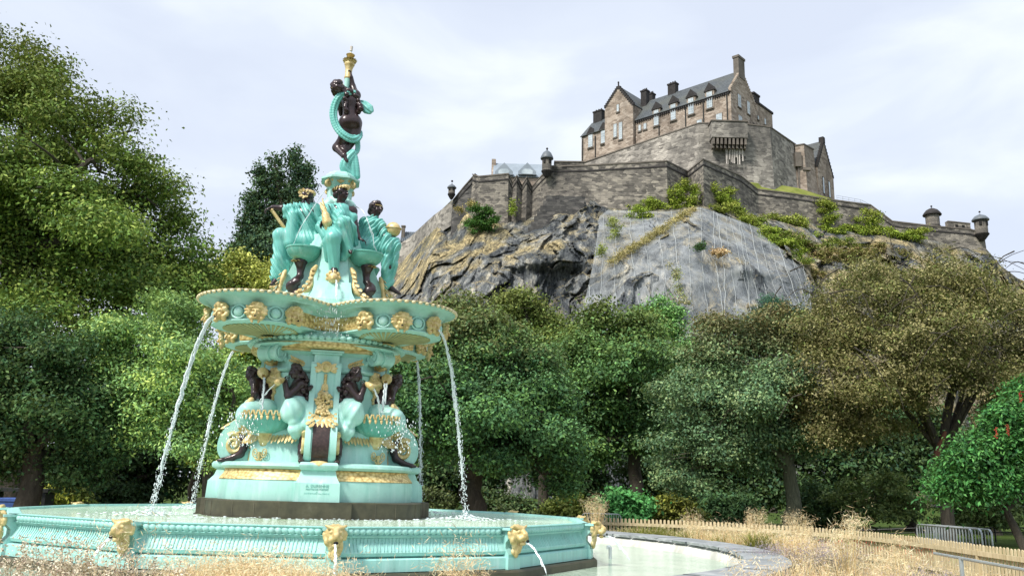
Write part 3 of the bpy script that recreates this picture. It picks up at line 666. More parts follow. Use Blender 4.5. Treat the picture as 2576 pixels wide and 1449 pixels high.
# upper pedestal with its small bowls
up = MB().rings([ring(octo(r, .45), z) for r, z in ((.98, 2.85), (.95, 3.08), (.90, 3.12), (.86, 3.30), (.78, 3.40), (.70, 3.55), (.63, 3.8), (.58, 4.1), (.62, 4.16), (.62, 4.22), (.5, 4.24), (.42, 4.5))])
pq = MB().rings([np.array([[-h, -r, z], [h, -r, z], [h, -.4, z], [-h, -.4, z]]) for z, r, h in ((2.88, 1.18, .5), (3.10, 1.16, .48), (3.12, 1.12, .40), (3.24, 1.08, .34), (3.44, 1.0, .31), (3.46, .92, .28), (3.9, .74, .24), (4.15, .70, .24), (4.17, .72, .26), (4.22, .72, .26))]).spin(4)
up.add(np.concatenate(pq.V), pq.F); fpart('upper_pedestal', up, TQ)
for i in range(4):
    a = i * pi / 2; R = np.array([[cos(a), -sin(a), 0], [sin(a), cos(a), 0], [0, 0, 1]]); g = MB()
    for s in (-1, 1):      # gilded consoles beside the small bowls
        g.tube([(s * (.30 + .05 * sin(q * .5) + .22 * (q / 11)**2), -.86 - .12 * q / 11, 3.74 - .52 * q / 11) for q in range(12)], [.03, .045, .055, .05, .045, .04, .04, .045, .055, .06, .06, .03], 8)
        for q in range(6): g.leaf((s * (.32 + .2 * (q / 5)**2), -.9 - .1 * q / 5, 3.70 - .42 * q / 5), (s * .5, -.4, -.8), (s * .3, -1, .3), .13, .04, .25)
        for q in range(3): g.leaf((s * .5, -.96, 3.24), (s * (.8 - .3 * q), -.3, -.3), (0, -.4, 1), .17, .05, .1)
    g.ball((0, -1.0, 3.5), (.1, .1, .1)); 
    for q in range(9): g.ball((.1 * cos(q * .7), -.98, 3.52 + .1 * sin(q * .7)), .04, 6, 5)
    g.ball((0, -1.1, 3.47), (.05, .05, .035)); g.xf(R); fpart('spout_mask', g, GD, True)
for i in range(4):
    a = pi / 4 + i * pi / 2; c, s_ = cos(a), sin(a); bx, by = .78 * c, .78 * s_
    q = MB().lathe([(.0, 3.86), (.10, 3.86), (.2, 3.9), (.28, 3.97), (.315, 4.05), (.32, 4.08), (.335, 4.085), (.335, 4.11), (.29, 4.11), (.26, 4.06), (0, 4.04)], 32, (bx, by, 0)); o = fpart('side_bowl', q, M['wet_paint'], True)
    R = np.array([[c, -s_, 0], [s_, c, 0], [0, 0, 1]]); L = lambda r, t, z: R @ A3(r, t, z)
    pr = chain([L(.84, 0, 3.84), L(.83, 0, 3.72), L(.84, .01, 3.58), L(.93, .02, 3.46), L(.97, -.04, 3.38), L(.9, -.06, 3.30), L(.88, .03, 3.26), L(.95, .03, 3.2), L(.96, 0, 3.06)], [.12, .065, .06, .085, .095, .09, .085, .055, .04]) + chain([L(.95, .09, 3.46), L(1.02, .0, 3.40), L(.98, -.12, 3.34)], [.04, .05, .03])
    V, F = sdf(pr, .015, .03); MB().add(V, F.tolist()).build('dolphin_support', BZ, o, True)
    g = MB(); g.ball(L(.97, 0, 3.0), (.09, .09, .05)); 
    for k in range(5): g.leaf(L(.98, 0, 3.04), L(cos(-1 + .5 * k), sin(-1 + .5 * k), -.25), (0, 0, 1), .15, .04, .1); g.leaf(L(.93, 0, 3.82), L(.5, -1 + .5 * k, .1), (0, 0, 1), .12, .04, .1)
    g.build('gilded_foot', GD, o, True)
# central column with lion heads and capital
fpart('column', MB().lathe([(.42, 4.2), (.33, 4.3), (.28, 4.5), (.24, 4.9), (.22, 5.2), (.24, 5.42), (.2, 5.46)], 24), TQ, True)
for i in range(4):
    a = pi / 4 + i * pi / 2; R = np.array([[cos(a), -sin(a), 0], [sin(a), cos(a), 0], [0, 0, 1]]); L = lambda x, y, z: R @ A3(x, y, z)
    pr = [('e', L(.26, 0, 5.08), A3(.14, .14, .16)), ('e', L(.36, 0, 5.03), A3(.07, .07, .055)), ('c', L(.36, 0, 5.12), L(.42, 0, 5.05), .03, .035), ('e', L(.33, .07, 5.13), .04), ('e', L(.33, -.07, 5.13), .04), ('-e', L(.44, 0, 4.99), .035)] + [('e', L(.2, .16 * cos(t), 5.08 + .17 * sin(t)), .06) for t in np.arange(0, 6.2, .52)]
    V, F = sdf(pr, .016, .02); fpart('lion_head', MB().add(V, F.tolist()), TQ, True)
fpart('capital', MB().rings([ring(octo(r, .45), z) for r, z in ((.2, 5.44), (.24, 5.5), (.29, 5.60), (.30, 5.62), (.36, 5.63), (.36, 5.665), (.28, 5.68), (.27, 5.74), (.23, 5.77), (.21, 5.80), (.1, 5.81))]), TQ)
g = MB()
for k in range(4):
    a = pi / 4 + k * pi / 2; c, s_ = cos(a), sin(a); T = np.linspace(0, 3.4 * pi, 34)
    P = [((.33 + .075 * (1 - t / (4. * pi)) * cos(t + 1.5)) * c, (.33 + .075 * (1 - t / (4. * pi)) * cos(t + 1.5)) * s_, 5.53 + .075 * (1 - t / (4. * pi)) * sin(t + 1.5)) for t in T]; g.tube(P, .024, 6); P = [P[0], (.2 * c, .2 * s_, 5.58), (.12 * c, .12 * s_, 5.52)]; g.tube(P, .025, 6)
    a = k * pi / 2; c, s_ = cos(a), sin(a); g.ball((.26 * c, .26 * s_, 5.585), (.045, .045, .055))
    for q in range(5): g.leaf((.27 * c, .27 * s_, 5.55), (-s_ * (q - 2) * .4, c * (q - 2) * .4, .6), (c, s_, 0), .1, .025, .15)
    for q in (-1, 1): g.ball((.25 * c - .15 * s_ * q, .25 * s_ + .15 * c * q, 5.60), .03, 6, 5)
fpart('gilded_capital_scroll', g, GD, True)
# shell bowls in the four bays, with their gilded brackets and scrollwork
SHELLS = []
for i in range(4):
    a = pi / 4 + i * pi / 2; c, s_ = cos(a), sin(a); R = np.array([[c, -s_, 0], [s_, c, 0], [0, 0, 1]]); L = lambda r, t, z: R @ A3(r, t, z); n = 96; rows = []
    for z, r in ((.74, .10), (.76, .22), (.82, .33), (.90, .40), (.98, .445), (1.07, .475), (1.085, .475), (1.06, .42), (1.0, .35), (.98, 0.02)):
        t = np.arange(n) * 2 * pi / n; rr = r * (1 + .055 * (np.abs(np.sin(t * 11)) - .5) * (r > .15)); rows.append(np.array([L(1.25 + rr[q] * cos(t[q]), rr[q] * sin(t[q]) * 1.02, z) for q in range(n)]))
    o = fpart('shell_bowl', MB().rings(rows), M['wet_paint'], True); g = MB()
    t = np.linspace(0, 2 * pi, 129)[:-1]; P = [L(1.25 + .48 * cos(x), .49 * sin(x), 1.075 + .035 * (1 if q % 4 in (1, 2) else -1)) for q, x in enumerate(t)]; g.tube(P + [P[0]], .017, 5)
    for q in range(32): x = t[q * 4]; g.leaf(L(1.25 + .47 * cos(x), .48 * sin(x), 1.05), L(cos(x) * .2, sin(x) * .2, -1), L(cos(x), sin(x), 0), .1, .022, .1)
    g.build('gilded_edge', GD, o, True)
    V_, F_ = MB().rings([np.array([L(1.25 + .37 * cos(x), .38 * sin(x), 1.03) for x in t[::4]]), np.array([L(1.25 + .37 * cos(x), .38 * sin(x), 1.031) for x in t[::4]])]).V[0], None
    w = MB().rings([np.array([L(1.25 + .37 * cos(x), .38 * sin(x), z) for x in t[::4]]) for z in (1.03, 1.032)]); w.build('bowl_water', M['upper_water'], o)
    g = MB(); V = MB().lathe([(.0, .42), (.03, .43), (.055, .47), (.04, .52), (.11, .56), (.15, .66), (.16, .73), (.2, .76), (.2, .78), (.0, .78)], 18)
    g.add(np.array([L(1.25 + v[0], v[1], v[2]) for v in V.V[0]]), V.F)
    for sg in (-1, 1):
        for q in range(9): g.leaf(L(1.30 - .02 * q, sg * (.13 + .055 * q), .76), L(.2, sg * (.3 + .03 * q), -1.), L(1, 0, .3), .18 + .03 * (q % 2), .045, .35)
        T = np.linspace(0, 3.6 * pi, 36); g.tube([L(1.385, sg * (.11 + .075 * (1 - x / (4.4 * pi)) * cos(x + 3.4)), .44 + .085 * (1 - x / (4.4 * pi)) * sin(x + 3.4)) for x in T], .010, 5)
    g.tube([L(1.385, 0, .45), L(1.39, 0, .31)], [.035, .02], 7); g.leaf(L(1.385, 0, .3), L(0, 1, .5), L(1, 0, 0), .12, .02); g.leaf(L(1.385, 0, .3), L(0, -1, .5), L(1, 0, 0), .12, .02); g.build('gilded_bracket', GD, o, True)

# maker's lettering on the front pier
def lettering(txt, z, size, mat, parent):
    cu = bpy.data.curves.new('lettering', 'FONT'); cu.body = txt; cu.size = size; cu.align_x = 'CENTER'; cu.extrude = .002
    o = bpy.data.objects.new('lettering', cu); COL.objects.link(o); o.parent = parent; o.location = (0, -1.84, z - ROOTZ); o.rotation_euler = (pi / 2, 0, 0); cu.materials.append(mat)
    dg = bpy.context.evaluated_depsgraph_get(); me = bpy.data.meshes.new_from_object(o.evaluated_get(dg)); bpy.data.objects.remove(o)
    o = bpy.data.objects.new('lettering', me); COL.objects.link(o); o.parent = parent; o.location = (0, -1.838, z - ROOTZ); o.rotation_euler = (pi / 2, 0, 0)
LM = plain('faded_letter', (.20, .48, .43), .7)
for txt, z, sz in (('A. DURENNE', -.095, .062), ('MAITRE DE FORGES', -.14, .04), ('A', -.175, .03), ('SOMMEVOIRE Hte MARNE', -.205, .034)): lettering(txt, z, sz, LM, fountain)

# ------------------------------------------------------------------ statues
def Z1(x, y, yl=0.): return FP(774.3 + .2788 * x, 87.5 + .2788 * y, yl)
def Z2(x, y, yl=0.): return FP(639.6 + .2323 * x, 444.4 + .2323 * y, yl)
def Z5(x, y, yl=0.): return FP(525.2 + .16724 * x, 902.2 + .16724 * y, yl)
def Z9(x, y, yl=0.): return FP(673.3 + .21367 * x, 902.2 + .21367 * y, yl)
CL = 'turquoise_cloth'
def statue(name, label, group, p):
    P = FC + FSD * p[0] + FFW * p[1]; t = thing(name, label, 'statue', (P[0], P[1], p[2]), FROT, group); return t, np.array(p, float)
def place(o, base): o.location = (-base[0], -base[1], -base[2]); return o
def torso(hip, chest, neck, shl, shr, s, k=1.):
    m = (hip * .55 + chest * .45)
    return [('c', hip, m, .155 * s, .125 * s), ('c', m, chest, .125 * s, .145 * s), ('c', chest, neck, .13 * s, .06 * s), ('c', shl, shr, .075 * s, .075 * s), ('c', chest, shl, .11 * s, .075 * s), ('c', chest, shr, .11 * s, .075 * s)]
G1 = 'seated statues round the top of the fountain'
# front seated figure
b_ = A3(0, -.5, 4.22); st, b_ = statue('seated_statue', 'dark seated statue in turquoise robe with gold crown, facing front, holding gilded cornucopia', G1, b_)
hd = Z2(948, 185, -.47); f = A3(.78, -.6, .08); s = 1.2; nk = Z2(935, 295, -.42); ch = Z2(945, 385, -.42); hp = Z2(900, 600, -.45); sl, sr = Z2(815, 355, -.45), Z2(1062, 375, -.42)
pr = head(hd, f, (0, 0, 1), s) + [('c', hd - A3(0, 0, .06), nk, .062 * s, .07 * s)] + torso(hp, ch, nk, sl, sr, 1.15)
pr += chain([sr, Z2(1088, 530, -.45), Z2(1130, 665, -.5)], [.085, .065, .045]) + hand(Z2(1135, 670, -.5), (1, 0, -.35), (0, .2, -1), 1.1, .5)
pr += hand(Z2(720, 560, -.62), (0.1, -.1, 1), (.8, -.5, 0), 1.15, .9, -1)
pr += chain([Z2(865, 960, -.88), Z2(868, 1030, -.93)], [.06, .055]) + [('c', Z2(868, 1020, -.93), Z2(860, 1070, -1.0), .055, .035)] + [('c', Z2(1020, 760, -.80), Z2(1035, 805, -.85), .05, .04), ('c', Z2(1035, 800, -.85), Z2(1045, 825, -.9), .045, .03)]
place(sculpt('body', pr, 'dark_bronze', st, .012, .03), b_)
place(sculpt('hair', curls(hd, f, (0, 0, 1), s, 60, .028, -.35, 2) + [('e', hd + A3(-.1, .06, -.02), .07)], 'dark_bronze', st, .013, .015), b_)
g = MB(); R = frame(f, (0, 0, 1))
for q in range(16):
    a = q * pi / 8; p = hd + R @ A3(.108 * cos(a), .118 * sin(a) - .015, .075 + .03 * sin(a)); g.leaf(p - R @ A3(0, 0, .02), R @ A3(-sin(a), cos(a), .55), R @ A3(cos(a), sin(a), .4), .12, .034, .2); g.ball(p, (.03, .03, .02), 6, 5)
place(g.build('gilded_wreath', GD, st, True), b_)
kn1, ft1, kn2, ft2 = Z2(968, 500, -.92), Z2(1015, 790, -.80), Z2(855, 665, -1.0), Z2(866, 985, -.88)
pr = [('c', hp, ch, .2, .175), ('c', hp + A3(.08, 0, 0), kn1, .19, .115), ('c', kn1, ft1, .12, .10), ('c', hp + A3(-.06, 0, 0), kn2, .19, .13), ('c', kn2, ft2, .135, .09), ('e', hp + A3(0, .05, -.05), A3(.3, .3, .22)), ('c', kn2 + A3(-.1, .1, -.05), Z2(790, 900, -.75), .09, .05), ('c', kn1 + A3(.1, .15, -.05), Z2(1050, 640, -.6), .14, .10), ('c', ft1, Z2(960, 880, -.75), .09, .07),
      ('c', sl, Z2(740, 540, -.5), .10, .11), ('c', Z2(740, 540, -.5), Z2(790, 650, -.6), .11, .1), ('c', sl, Z2(1075, 440, -.47), .07, .075), ('c', Z2(1075, 440, -.47), Z2(1060, 490, -.5), .06, .04), ('c', sl, nk + A3(-.06, 0, -.04), .07, .05), ('c', Z2(930, 420, -.57), Z2(910, 560, -.6), .10, .12),
      ('c', Z2(1060, 560, -.5), Z2(1090, 720, -.5), .09, .07)]
place(sculpt('robe', pr, CL, st, .011, .05, folds(.0115, .066, (.9, .25, .38))), b_)
pr = chain([Z2(800, 560, -.7), Z2(790, 500, -.72), Z2(775, 430, -.7)], [.06, .085, .075]) + [('c', Z2(775, 420, -.7), Z2(738, 240, -.66), .05, .012), ('c', Z2(765, 420, -.7), Z2(712, 285, -.66), .045, .012)]
place(sculpt('gilded_cornucopia', pr, 'gold_paint', st, .012, .02, folds(.004, .04, (.6, 0, .6))), b_)
# left seated figure
st, b_ = statue('seated_statue', 'dark seated statue in turquoise robe turned away, arm stretched left over a gold staff', G1, A3(-.5, 0, 4.22))
hd = Z2(575, 228, .02); f = A3(.75, .62, -.05); s = 1.2; nk = Z2(560, 300, .0); ch = Z2(545, 420, -.02); hp = Z2(575, 700, .0); sl, sr = Z2(455, 345, -.05), Z2(650, 345, .08)
pr = head(hd, f, (0, 0, 1), s) + [('c', hd - A3(0, 0, .06), nk, .062 * s, .075 * s)] + torso(hp, ch, nk, sl, sr, 1.15) + chain([sl, Z2(310, 345, -.12), Z2(200, 335, -.12)], [.085, .062, .045]) + hand(Z2(195, 337, -.12), (-.9, 0, -.45), (0, 0, -1), 1.25, .7, -1)
pr += [('c', Z2(245, 1090, -.1), Z2(225, 1140, -.14), .06, .05), ('c', Z2(225, 1140, -.14), Z2(190, 1165, -.2), .05, .035), ('c', sr, Z2(680, 420, .1), .08, .065)]
place(sculpt('body', pr, 'dark_bronze', st, .012, .03), b_)
place(sculpt('hair', curls(hd, f, (0, 0, 1), s, 60, .028, -.35, 4), 'dark_bronze', st, .013, .015), b_)
g = MB(); R = frame(f, (0, 0, 1))
for q in range(16):
    a = q * pi / 8; p = hd + R @ A3(.108 * cos(a), .118 * sin(a) - .015, .07); g.leaf(p - R @ A3(0, 0, .02), R @ A3(-sin(a), cos(a), .5), R @ A3(cos(a), sin(a), .4), .12, .034, .2); g.ball(p, (.03, .03, .025), 6, 5)
for q in range(8): g.leaf(Z2(535, 190, -.08), A3(cos(q * .8), -.3, sin(q * .8)), (-.5, -1, .3), .12, .04, .2)
place(g.build('gilded_wreath', GD, st, True), b_)
kn1, ft1, kn2, ft2 = Z2(285, 640, -.08), Z2(265, 1080, -.08), Z2(330, 780, .1), Z2(300, 1090, -.02)
pr = [('c', hp, ch, .2, .17), ('c', ch, nk, .17, .08), ('c', sl, sr, .10, .10), ('c', sl, Z2(345, 352, -.12), .10, .09), ('c', Z2(345, 380, -.12), Z2(345, 430, -.12), .07, .06), ('c', hp, kn1, .22, .14), ('c', kn1, ft1, .135, .10), ('c', hp, kn2, .2, .14), ('c', kn2, ft2, .15, .11), ('c', Z2(430, 420, -.15), Z2(390, 720, -.15), .12, .11), ('e', hp + A3(0, 0, -.03), A3(.34, .27, .2)), ('c', sr, Z2(700, 600, .1), .11, .13), ('c', Z2(700, 600, .1), Z2(690, 760, .05), .13, .1), ('c', Z2(260, 900, -.08), Z2(240, 1080, -.08), .12, .11), ('c', Z2(320, 950, -.05), Z2(290, 1130, -.08), .11, .09)]
place(sculpt('robe', pr, CL, st, .011, .05, folds(.0115, .066, (.85, -.2, .45))), b_)
g = MB(); g.tube([Z2(192, 365, -.13), Z2(355, 600, -.1)], [.032, .036], 10); g.ball(Z2(192, 365, -.13), .04); place(g.build('gilded_staff', GD, st, True), b_)
# right seated figure
st, b_ = statue('seated_statue', 'dark seated statue in turquoise robe in profile, holding up a golden globe', G1, A3(.55, 0, 4.22))
hd = Z2(1322, 352, -.05); f = A3(.62, -.78, 0); s = 1.2; nk = Z2(1300, 440, -.02); ch = Z2(1275, 540, .0); hp = Z2(1215, 760, .05); sl, sr = Z2(1205, 500, .1), Z2(1360, 520, -.12)
pr = head(hd, f, (0, 0, 1), s) + [('c', hd - A3(0.02, 0, .06), nk, .062 * s, .07 * s)] + torso(hp, ch, nk, sl, sr, 1.1) + chain([sr, Z2(1420, 660, -.22), Z2(1490, 660, -.16)], [.08, .06, .042]) + hand(Z2(1478, 662, -.16), (.8, 0, .5), (-.3, 0, 1), 1.15, .45)
pr += [('c', Z2(1440, 1190, -.05), Z2(1490, 1215, -.08), .055, .05), ('c', Z2(1490, 1215, -.08), Z2(1575, 1268, -.12), .05, .03), ('c', Z2(1435, 920, -.15), Z2(1465, 985, -.18), .05, .04)]
place(sculpt('body', pr, 'dark_bronze', st, .012, .03), b_)
place(sculpt('hair', curls(hd, f, (0, 0, 1), s, 60, .03, -.4, 6) + [('e', hd + A3(-.09, .07, -.04), .075)], 'dark_bronze', st, .013, .015), b_)
g = MB(); R = frame(f, (0, 0, 1))
for q in range(24): a = q * pi / 12; p = hd + R @ A3(.104 * cos(a), .116 * sin(a) - .015, .05); g.ball(p, (.02, .02, .012), 6, 5)
place(g.build('gilded_wreath', GD, st, True), b_)
kn1, ft1, kn2, ft2 = Z2(1500, 740, -.12), Z2(1455, 1170, -.05), Z2(1450, 820, .1), Z2(1440, 1120, .05)
pr = [('c', hp, ch, .21, .18), ('c', ch, nk, .17, .08), ('c', sl, sr, .1, .1), ('c', sl, Z2(1190, 680, .05), .11, .14), ('c', Z2(1190, 680, .05), Z2(1190, 800, .05), .14, .13), ('c', hp, kn1, .2, .15), ('c', kn1, ft1, .14, .085), ('c', hp, kn2, .19, .15), ('c', kn2, ft2, .14, .08), ('c', sr, Z2(1430, 670, -.2), .10, .09), ('c', Z2(1430, 670, -.2), Z2(1430, 780, -.2), .10, .12), ('c', Z2(1500, 730, -.15), Z2(1510, 930, -.15), .1, .06), ('c', Z2(1540, 700, -.12), Z2(1525, 960, -.12), .06, .05), ('e', hp, A3(.3, .26, .18)), ('c', Z2(1420, 880, -.2), Z2(1420, 1180, -.1), .09, .08)]
place(sculpt('robe', pr, CL, st, .011, .05, folds(.0115, .066, (.8, -.3, -.55))), b_)
g = MB(); c = Z2(1505, 575, -.16); g.ball(c, .145, 20, 14); g.tube([c + A3(.152 * cos(a), .152 * sin(a), .02 + .01 * sin(a)) for a in np.linspace(0, 2 * pi, 30)], .012, 6); place(g.build('gilded_globe', GD, st, True), b_)
# standing figure on the top
st, b_ = statue('standing_statue', 'dark standing female statue seen from behind, wound in turquoise drapery, on the fountain top', None, A3(.1, 0, 5.78))
hd = Z1(262, 492, -.08); f = A3(-.55, .75, .45); s = 1.3; nk = Z1(330, 540, .0); sl, sr = Z1(330, 575, .02), Z1(432, 548, .02); ch = Z1(385, 620, .0); ws = Z1(385, 705, .0); hp = Z1(385, 790, .0)
pr = head(hd, f, (-.2, -.3, 1), s) + [('c', hd + A3(.04, 0, -.08), nk, .075, .08), ('c', nk, ch, .09, .13), ('c', ch, ws, .18, .14), ('c', ws, hp, .14, .19), ('c', sl, sr, .11, .10), ('c', ch, sl, .12, .085), ('c', ch, sr, .12, .085), ('e', Z1(345, 790, -.06), A3(.125, .13, .15), {'k': .04}), ('e', Z1(430, 790, -.06), A3(.11, .13, .15), {'k': .04})]
pr += [('c', Z1(350, 800), Z1(335, 930, .02), .16, .125), ('c', Z1(425, 800), Z1(415, 930, .02), .145, .12), ('c', Z1(335, 930, .02), Z1(262, 1020, .1), .115, .085), ('c', Z1(262, 1020, .1), Z1(330, 1095, -.12), .085, .06), ('c', Z1(330, 1095, -.12), Z1(350, 1140, -.16), .055, .04), ('c', Z1(415, 930, .02), Z1(345, 1030, .0), .1, .085), ('c', Z1(345, 1020, .0), Z1(345, 1230, -.02), .085, .05), ('c', Z1(345, 1225, -.02), Z1(320, 1245, .1), .05, .045), ('c', Z1(425, 1130, 0), Z1(430, 1170, 0), .05, .045)]
pr += chain([sr, Z1(405, 470, .1), Z1(392, 390, .05)], [.085, .06, .042]) + hand(Z1(392, 392, .05), (-.1, 0, 1), (-1, 0, 0), 1.2, .8) + chain([sl, Z1(290, 640, .15), Z1(300, 720, .2)], [.08, .06, .045])
place(sculpt('body', pr, 'dark_bronze', st, .012, .035), b_)
rg = np.random.default_rng(9); pr = curls(hd, f, (-.2, -.3, 1), s, 70, .03, -.5, 8, .45)
for P in ([Z1(300, 480, -.1), Z1(340, 520, -.14), Z1(350, 600, -.17), Z1(345, 690, -.15)], [Z1(330, 490, -.12), Z1(420, 540, -.15), Z1(465, 600, -.12), Z1(468, 690, -.1)]):
    P = smoothp(P, 2)
    for q in range(0, len(P)): pr.append(('e', P[q] + rg.normal(size=3) * .016, rg.uniform(.04, .06)))
place(sculpt('hair', pr, 'dark_bronze', st, .013, .012), b_)
g = MB(); R = frame(f, (-.2, -.3, 1))
for w in (.2, .75): g.tube([hd + R @ A3(.118 * cos(a), .118 * w * sin(a) * 0 - .1 * sin(w) , .02 + .118 * sin(a)) for a in np.linspace(0, pi, 16)], .014, 6)
g.tube([hd + R @ A3(.112 * cos(a), .122 * sin(a) - .015, .04) for a in np.linspace(0, 2 * pi, 24)], .014, 6); place(g.build('gilded_headband', GD, st, True), b_)
def ribbon(P, R, offs, ax=(.6, 0, .6), k=2):
    P = smoothp(P, k); T = np.gradient(P, axis=0); S_ = np.cross(T, A3(0, 1, 0)); S_ /= np.linalg.norm(S_, axis=1)[:, None] + 1e-9; m = len(P); R = np.interp(np.linspace(0, 1, m), np.linspace(0, 1, len(R)), R); out = []
    for o in offs: out += chain(P + S_ * (o * R)[:, None] + A3(0, -.02, 0) * (1 - abs(o)), R * .52)
    return out
pr = ribbon([Z1(430, 525, -.13), Z1(350, 520, -.16), Z1(278, 560, -.14), Z1(236, 650, -.1), Z1(228, 740, -.1), Z1(254, 830, -.12), Z1(310, 900, -.17), Z1(400, 950, -.16), Z1(460, 925, -.06), Z1(468, 870, .1)], [.03, .042, .048, .05, .05, .048, .05, .055, .05, .03], (-1., 0, 1.))
pr += ribbon([Z1(450, 950, -.05), Z1(458, 1040, -.02), Z1(425, 1085, -.05)], [.055, .05, .045], (-.6, .3)) + ribbon([Z1(420, 1055, -.1), Z1(365, 1110, -.13), Z1(325, 1180, -.12), Z1(345, 1225, -.1), Z1(400, 1275, -.05)], [.045, .065, .07, .08, .09], (-.8, 0, .8)) + ribbon([Z1(410, 1100, -.08), Z1(420, 1200, -.08), Z1(425, 1285, -.06)], [.08, .1, .1], (-.9, -.2, .5)) + [('c', Z1(380, 1130, 0), Z1(385, 1280, 0), .1, .11)]
pr += ribbon([Z1(465, 620, .05), Z1(505, 640, .04), Z1(540, 670, .0), Z1(578, 705, -.02)], [.04, .07, .075, .02], (-1, 0, 1.), k=2)
place(sculpt('drapery', pr, CL, st, .011, .012), b_)
# torch held above the standing figure
to = MB(); tb = Z1(350, 520, .12); c0, c1, c2, c3, c4, c5, c6 = [Z1(x, y, .08) for x, y in ((352, 470), (362, 380), (367, 345), (375, 280), (378, 240), (385, 180), (394, 95))]
P = FC + FSD * c1[0] + FFW * c1[1]; tt = thing('torch', 'turquoise and gold torch with a glass lamp, held above the standing statue', 'torch', (P[0], P[1], c0[2] - .2), FROT)
ax = c3 - c0; ax /= np.linalg.norm(ax)
def along(mat, name, prof, leaves=False):
    q = MB(); 
    for z, r in []: pass
    ts = [c0 + ax * z * .65 for z, r in prof]; q.tube(ts, [max(r * .62, .002) for z, r in prof], 16)
    if leaves:
        for k in range(14):
            for lv in (0, 1): a = k * pi / 7 + lv * .2; q.leaf(c0 + ax * (.78 + .10 * lv) * .65 + A3(.06 * cos(a), .06 * sin(a), 0), A3(.75 * cos(a), .75 * sin(a), .8 - .5 * lv), A3(cos(a), sin(a), -.3), .09, .03, .3)
    o = q.build(name, M[mat], tt, True); o.location = (-c1[0], -c1[1], -(c0[2] - .2)); return o
along('turquoise_paint', 'shaft', [(-.3, .07), (.0, .085), (.2, .095), (.25, .1)])
along('gold_paint', 'gilded_cup', [(.25, .1), (.27, .115), (.32, .118), (.34, .1), (.6, .115), (.70, .15), (.74, .17), (.80, .16), (.9, .13), (.96, .06), (1.0, .055), (1.03, .12), (1.07, .145), (1.09, .12), (1.1, .03), (1.16, .02)], True)
along('steel', 'lamp_stem', [(1.16, .02), (1.2, .02), (1.215, .045), (1.225, .045)]); lg = plain('lamp_glass', (.6, .55, .5), .15); along('lamp_glass', 'lamp', [(1.225, .045), (1.36, .05), (1.375, .03)])
# water nymphs and mermen in the two front bays; each side mirrors the other
G2 = 'seated figures in the lower bays'
def nymph(mir, label):
    sg = -1 if mir else 1; st, b_ = statue('nymph_statue', label, G2, A3(-.55 * sg, -1.25, .9)); b0 = A3(-.55, -1.25, .9)
    def P(o): o.location = tuple(-b_); return o
    hd = Z9(325, 150, -1.22); f = A3(-.85, -.3, -.25); s = .98; nk = Z9(365, 215, -1.18); sh, sh2 = Z9(395, 300, -1.22), Z9(340, 290, -1.02); ch = Z9(365, 340, -1.13); hp = Z9(350, 500, -1.13)
    pr = head(hd, f, (-.25, 0, 1), s) + [('c', hd + A3(.02, 0, -.05), nk, .055, .06)] + torso(hp, ch, nk, sh, sh2, .9) + chain([sh, Z9(240, 445, -1.3), Z9(212, 290, -1.27)], [.07, .052, .036]) + hand(Z9(214, 300, -1.27), (.0, 0, 1), (1, .2, 0), .85, .6) + chain([sh2, Z9(230, 430, -1.02), Z9(195, 280, -1.15)], [.065, .05, .036]) + hand(Z9(197, 285, -1.15), (0, 0, 1), (1, -.2, 0), .85, .6, -1)
    P(sculpt('body', pr, 'dark_bronze', st, .012, .03, None, 0, mir))
    rg = np.random.default_rng(5); pr = curls(hd, f, (-.25, 0, 1), s, 60, .026, -.3, 3, .5)
    for q in range(110):
        t = rg.random(); c = Z9(np.interp(t, [0, .5, 1], [385, 440, 480]) + rg.normal() * 26, np.interp(t, [0, .5, 1], [150, 330, 560]) + rg.normal() * 16, -1.13 - rg.uniform(-.1, .12)); pr.append(('e', c, rg.uniform(.026, .045)))
    P(sculpt('hair', pr, 'dark_bronze', st, .012, .01, None, 0, mir))
    pr = [('e', Z9(285, 610, -1.3), A3(.19, .19, .21)), ('c', Z9(340, 560, -1.15), Z9(285, 640, -1.3), .2, .17), ('c', Z9(285, 640, -1.3), Z9(310, 740, -1.35), .15, .10), ('c', Z9(470, 590, -1.15), Z9(470, 700, -1.2), .13, .12), ('c', Z9(505, 560, -1.12), Z9(470, 650, -1.15), .05, .11)] + chain(smoothp([Z9(470, 690, -1.22), Z9(430, 780, -1.28), Z9(350, 830, -1.33), Z9(300, 830, -1.34)], 1), [.13, .13, .125, .115, .1, .08]) + chain([Z9(380, 800, -1.25), Z9(345, 880, -1.28)], [.14, .1])
    P(sculpt('draped_tail', pr, 'turquoise_paint', st, .013, .025, folds(.009, .13, (.7, .1, .5), .6), 0, mir))
    sh_ = MB(); V, F = sdf(chain([Z9(185, 240, -1.28), Z9(160, 255, -1.33), Z9(120, 275, -1.4)], [.03, .045, .06]), .012, .02); V = V * (A3(-1, 1, 1) if mir else A3(1, 1, 1)); F = F[:, ::-1] if mir else F; P(MB().add(V, F.tolist()).build('gilded_shell', GD, st, True))
nymph(False, 'dark long haired nymph with turquoise tail blowing a gold shell, left of the front pilaster')
nymph(True, 'dark long haired nymph with turquoise tail blowing a gold shell, right of the front pilaster')
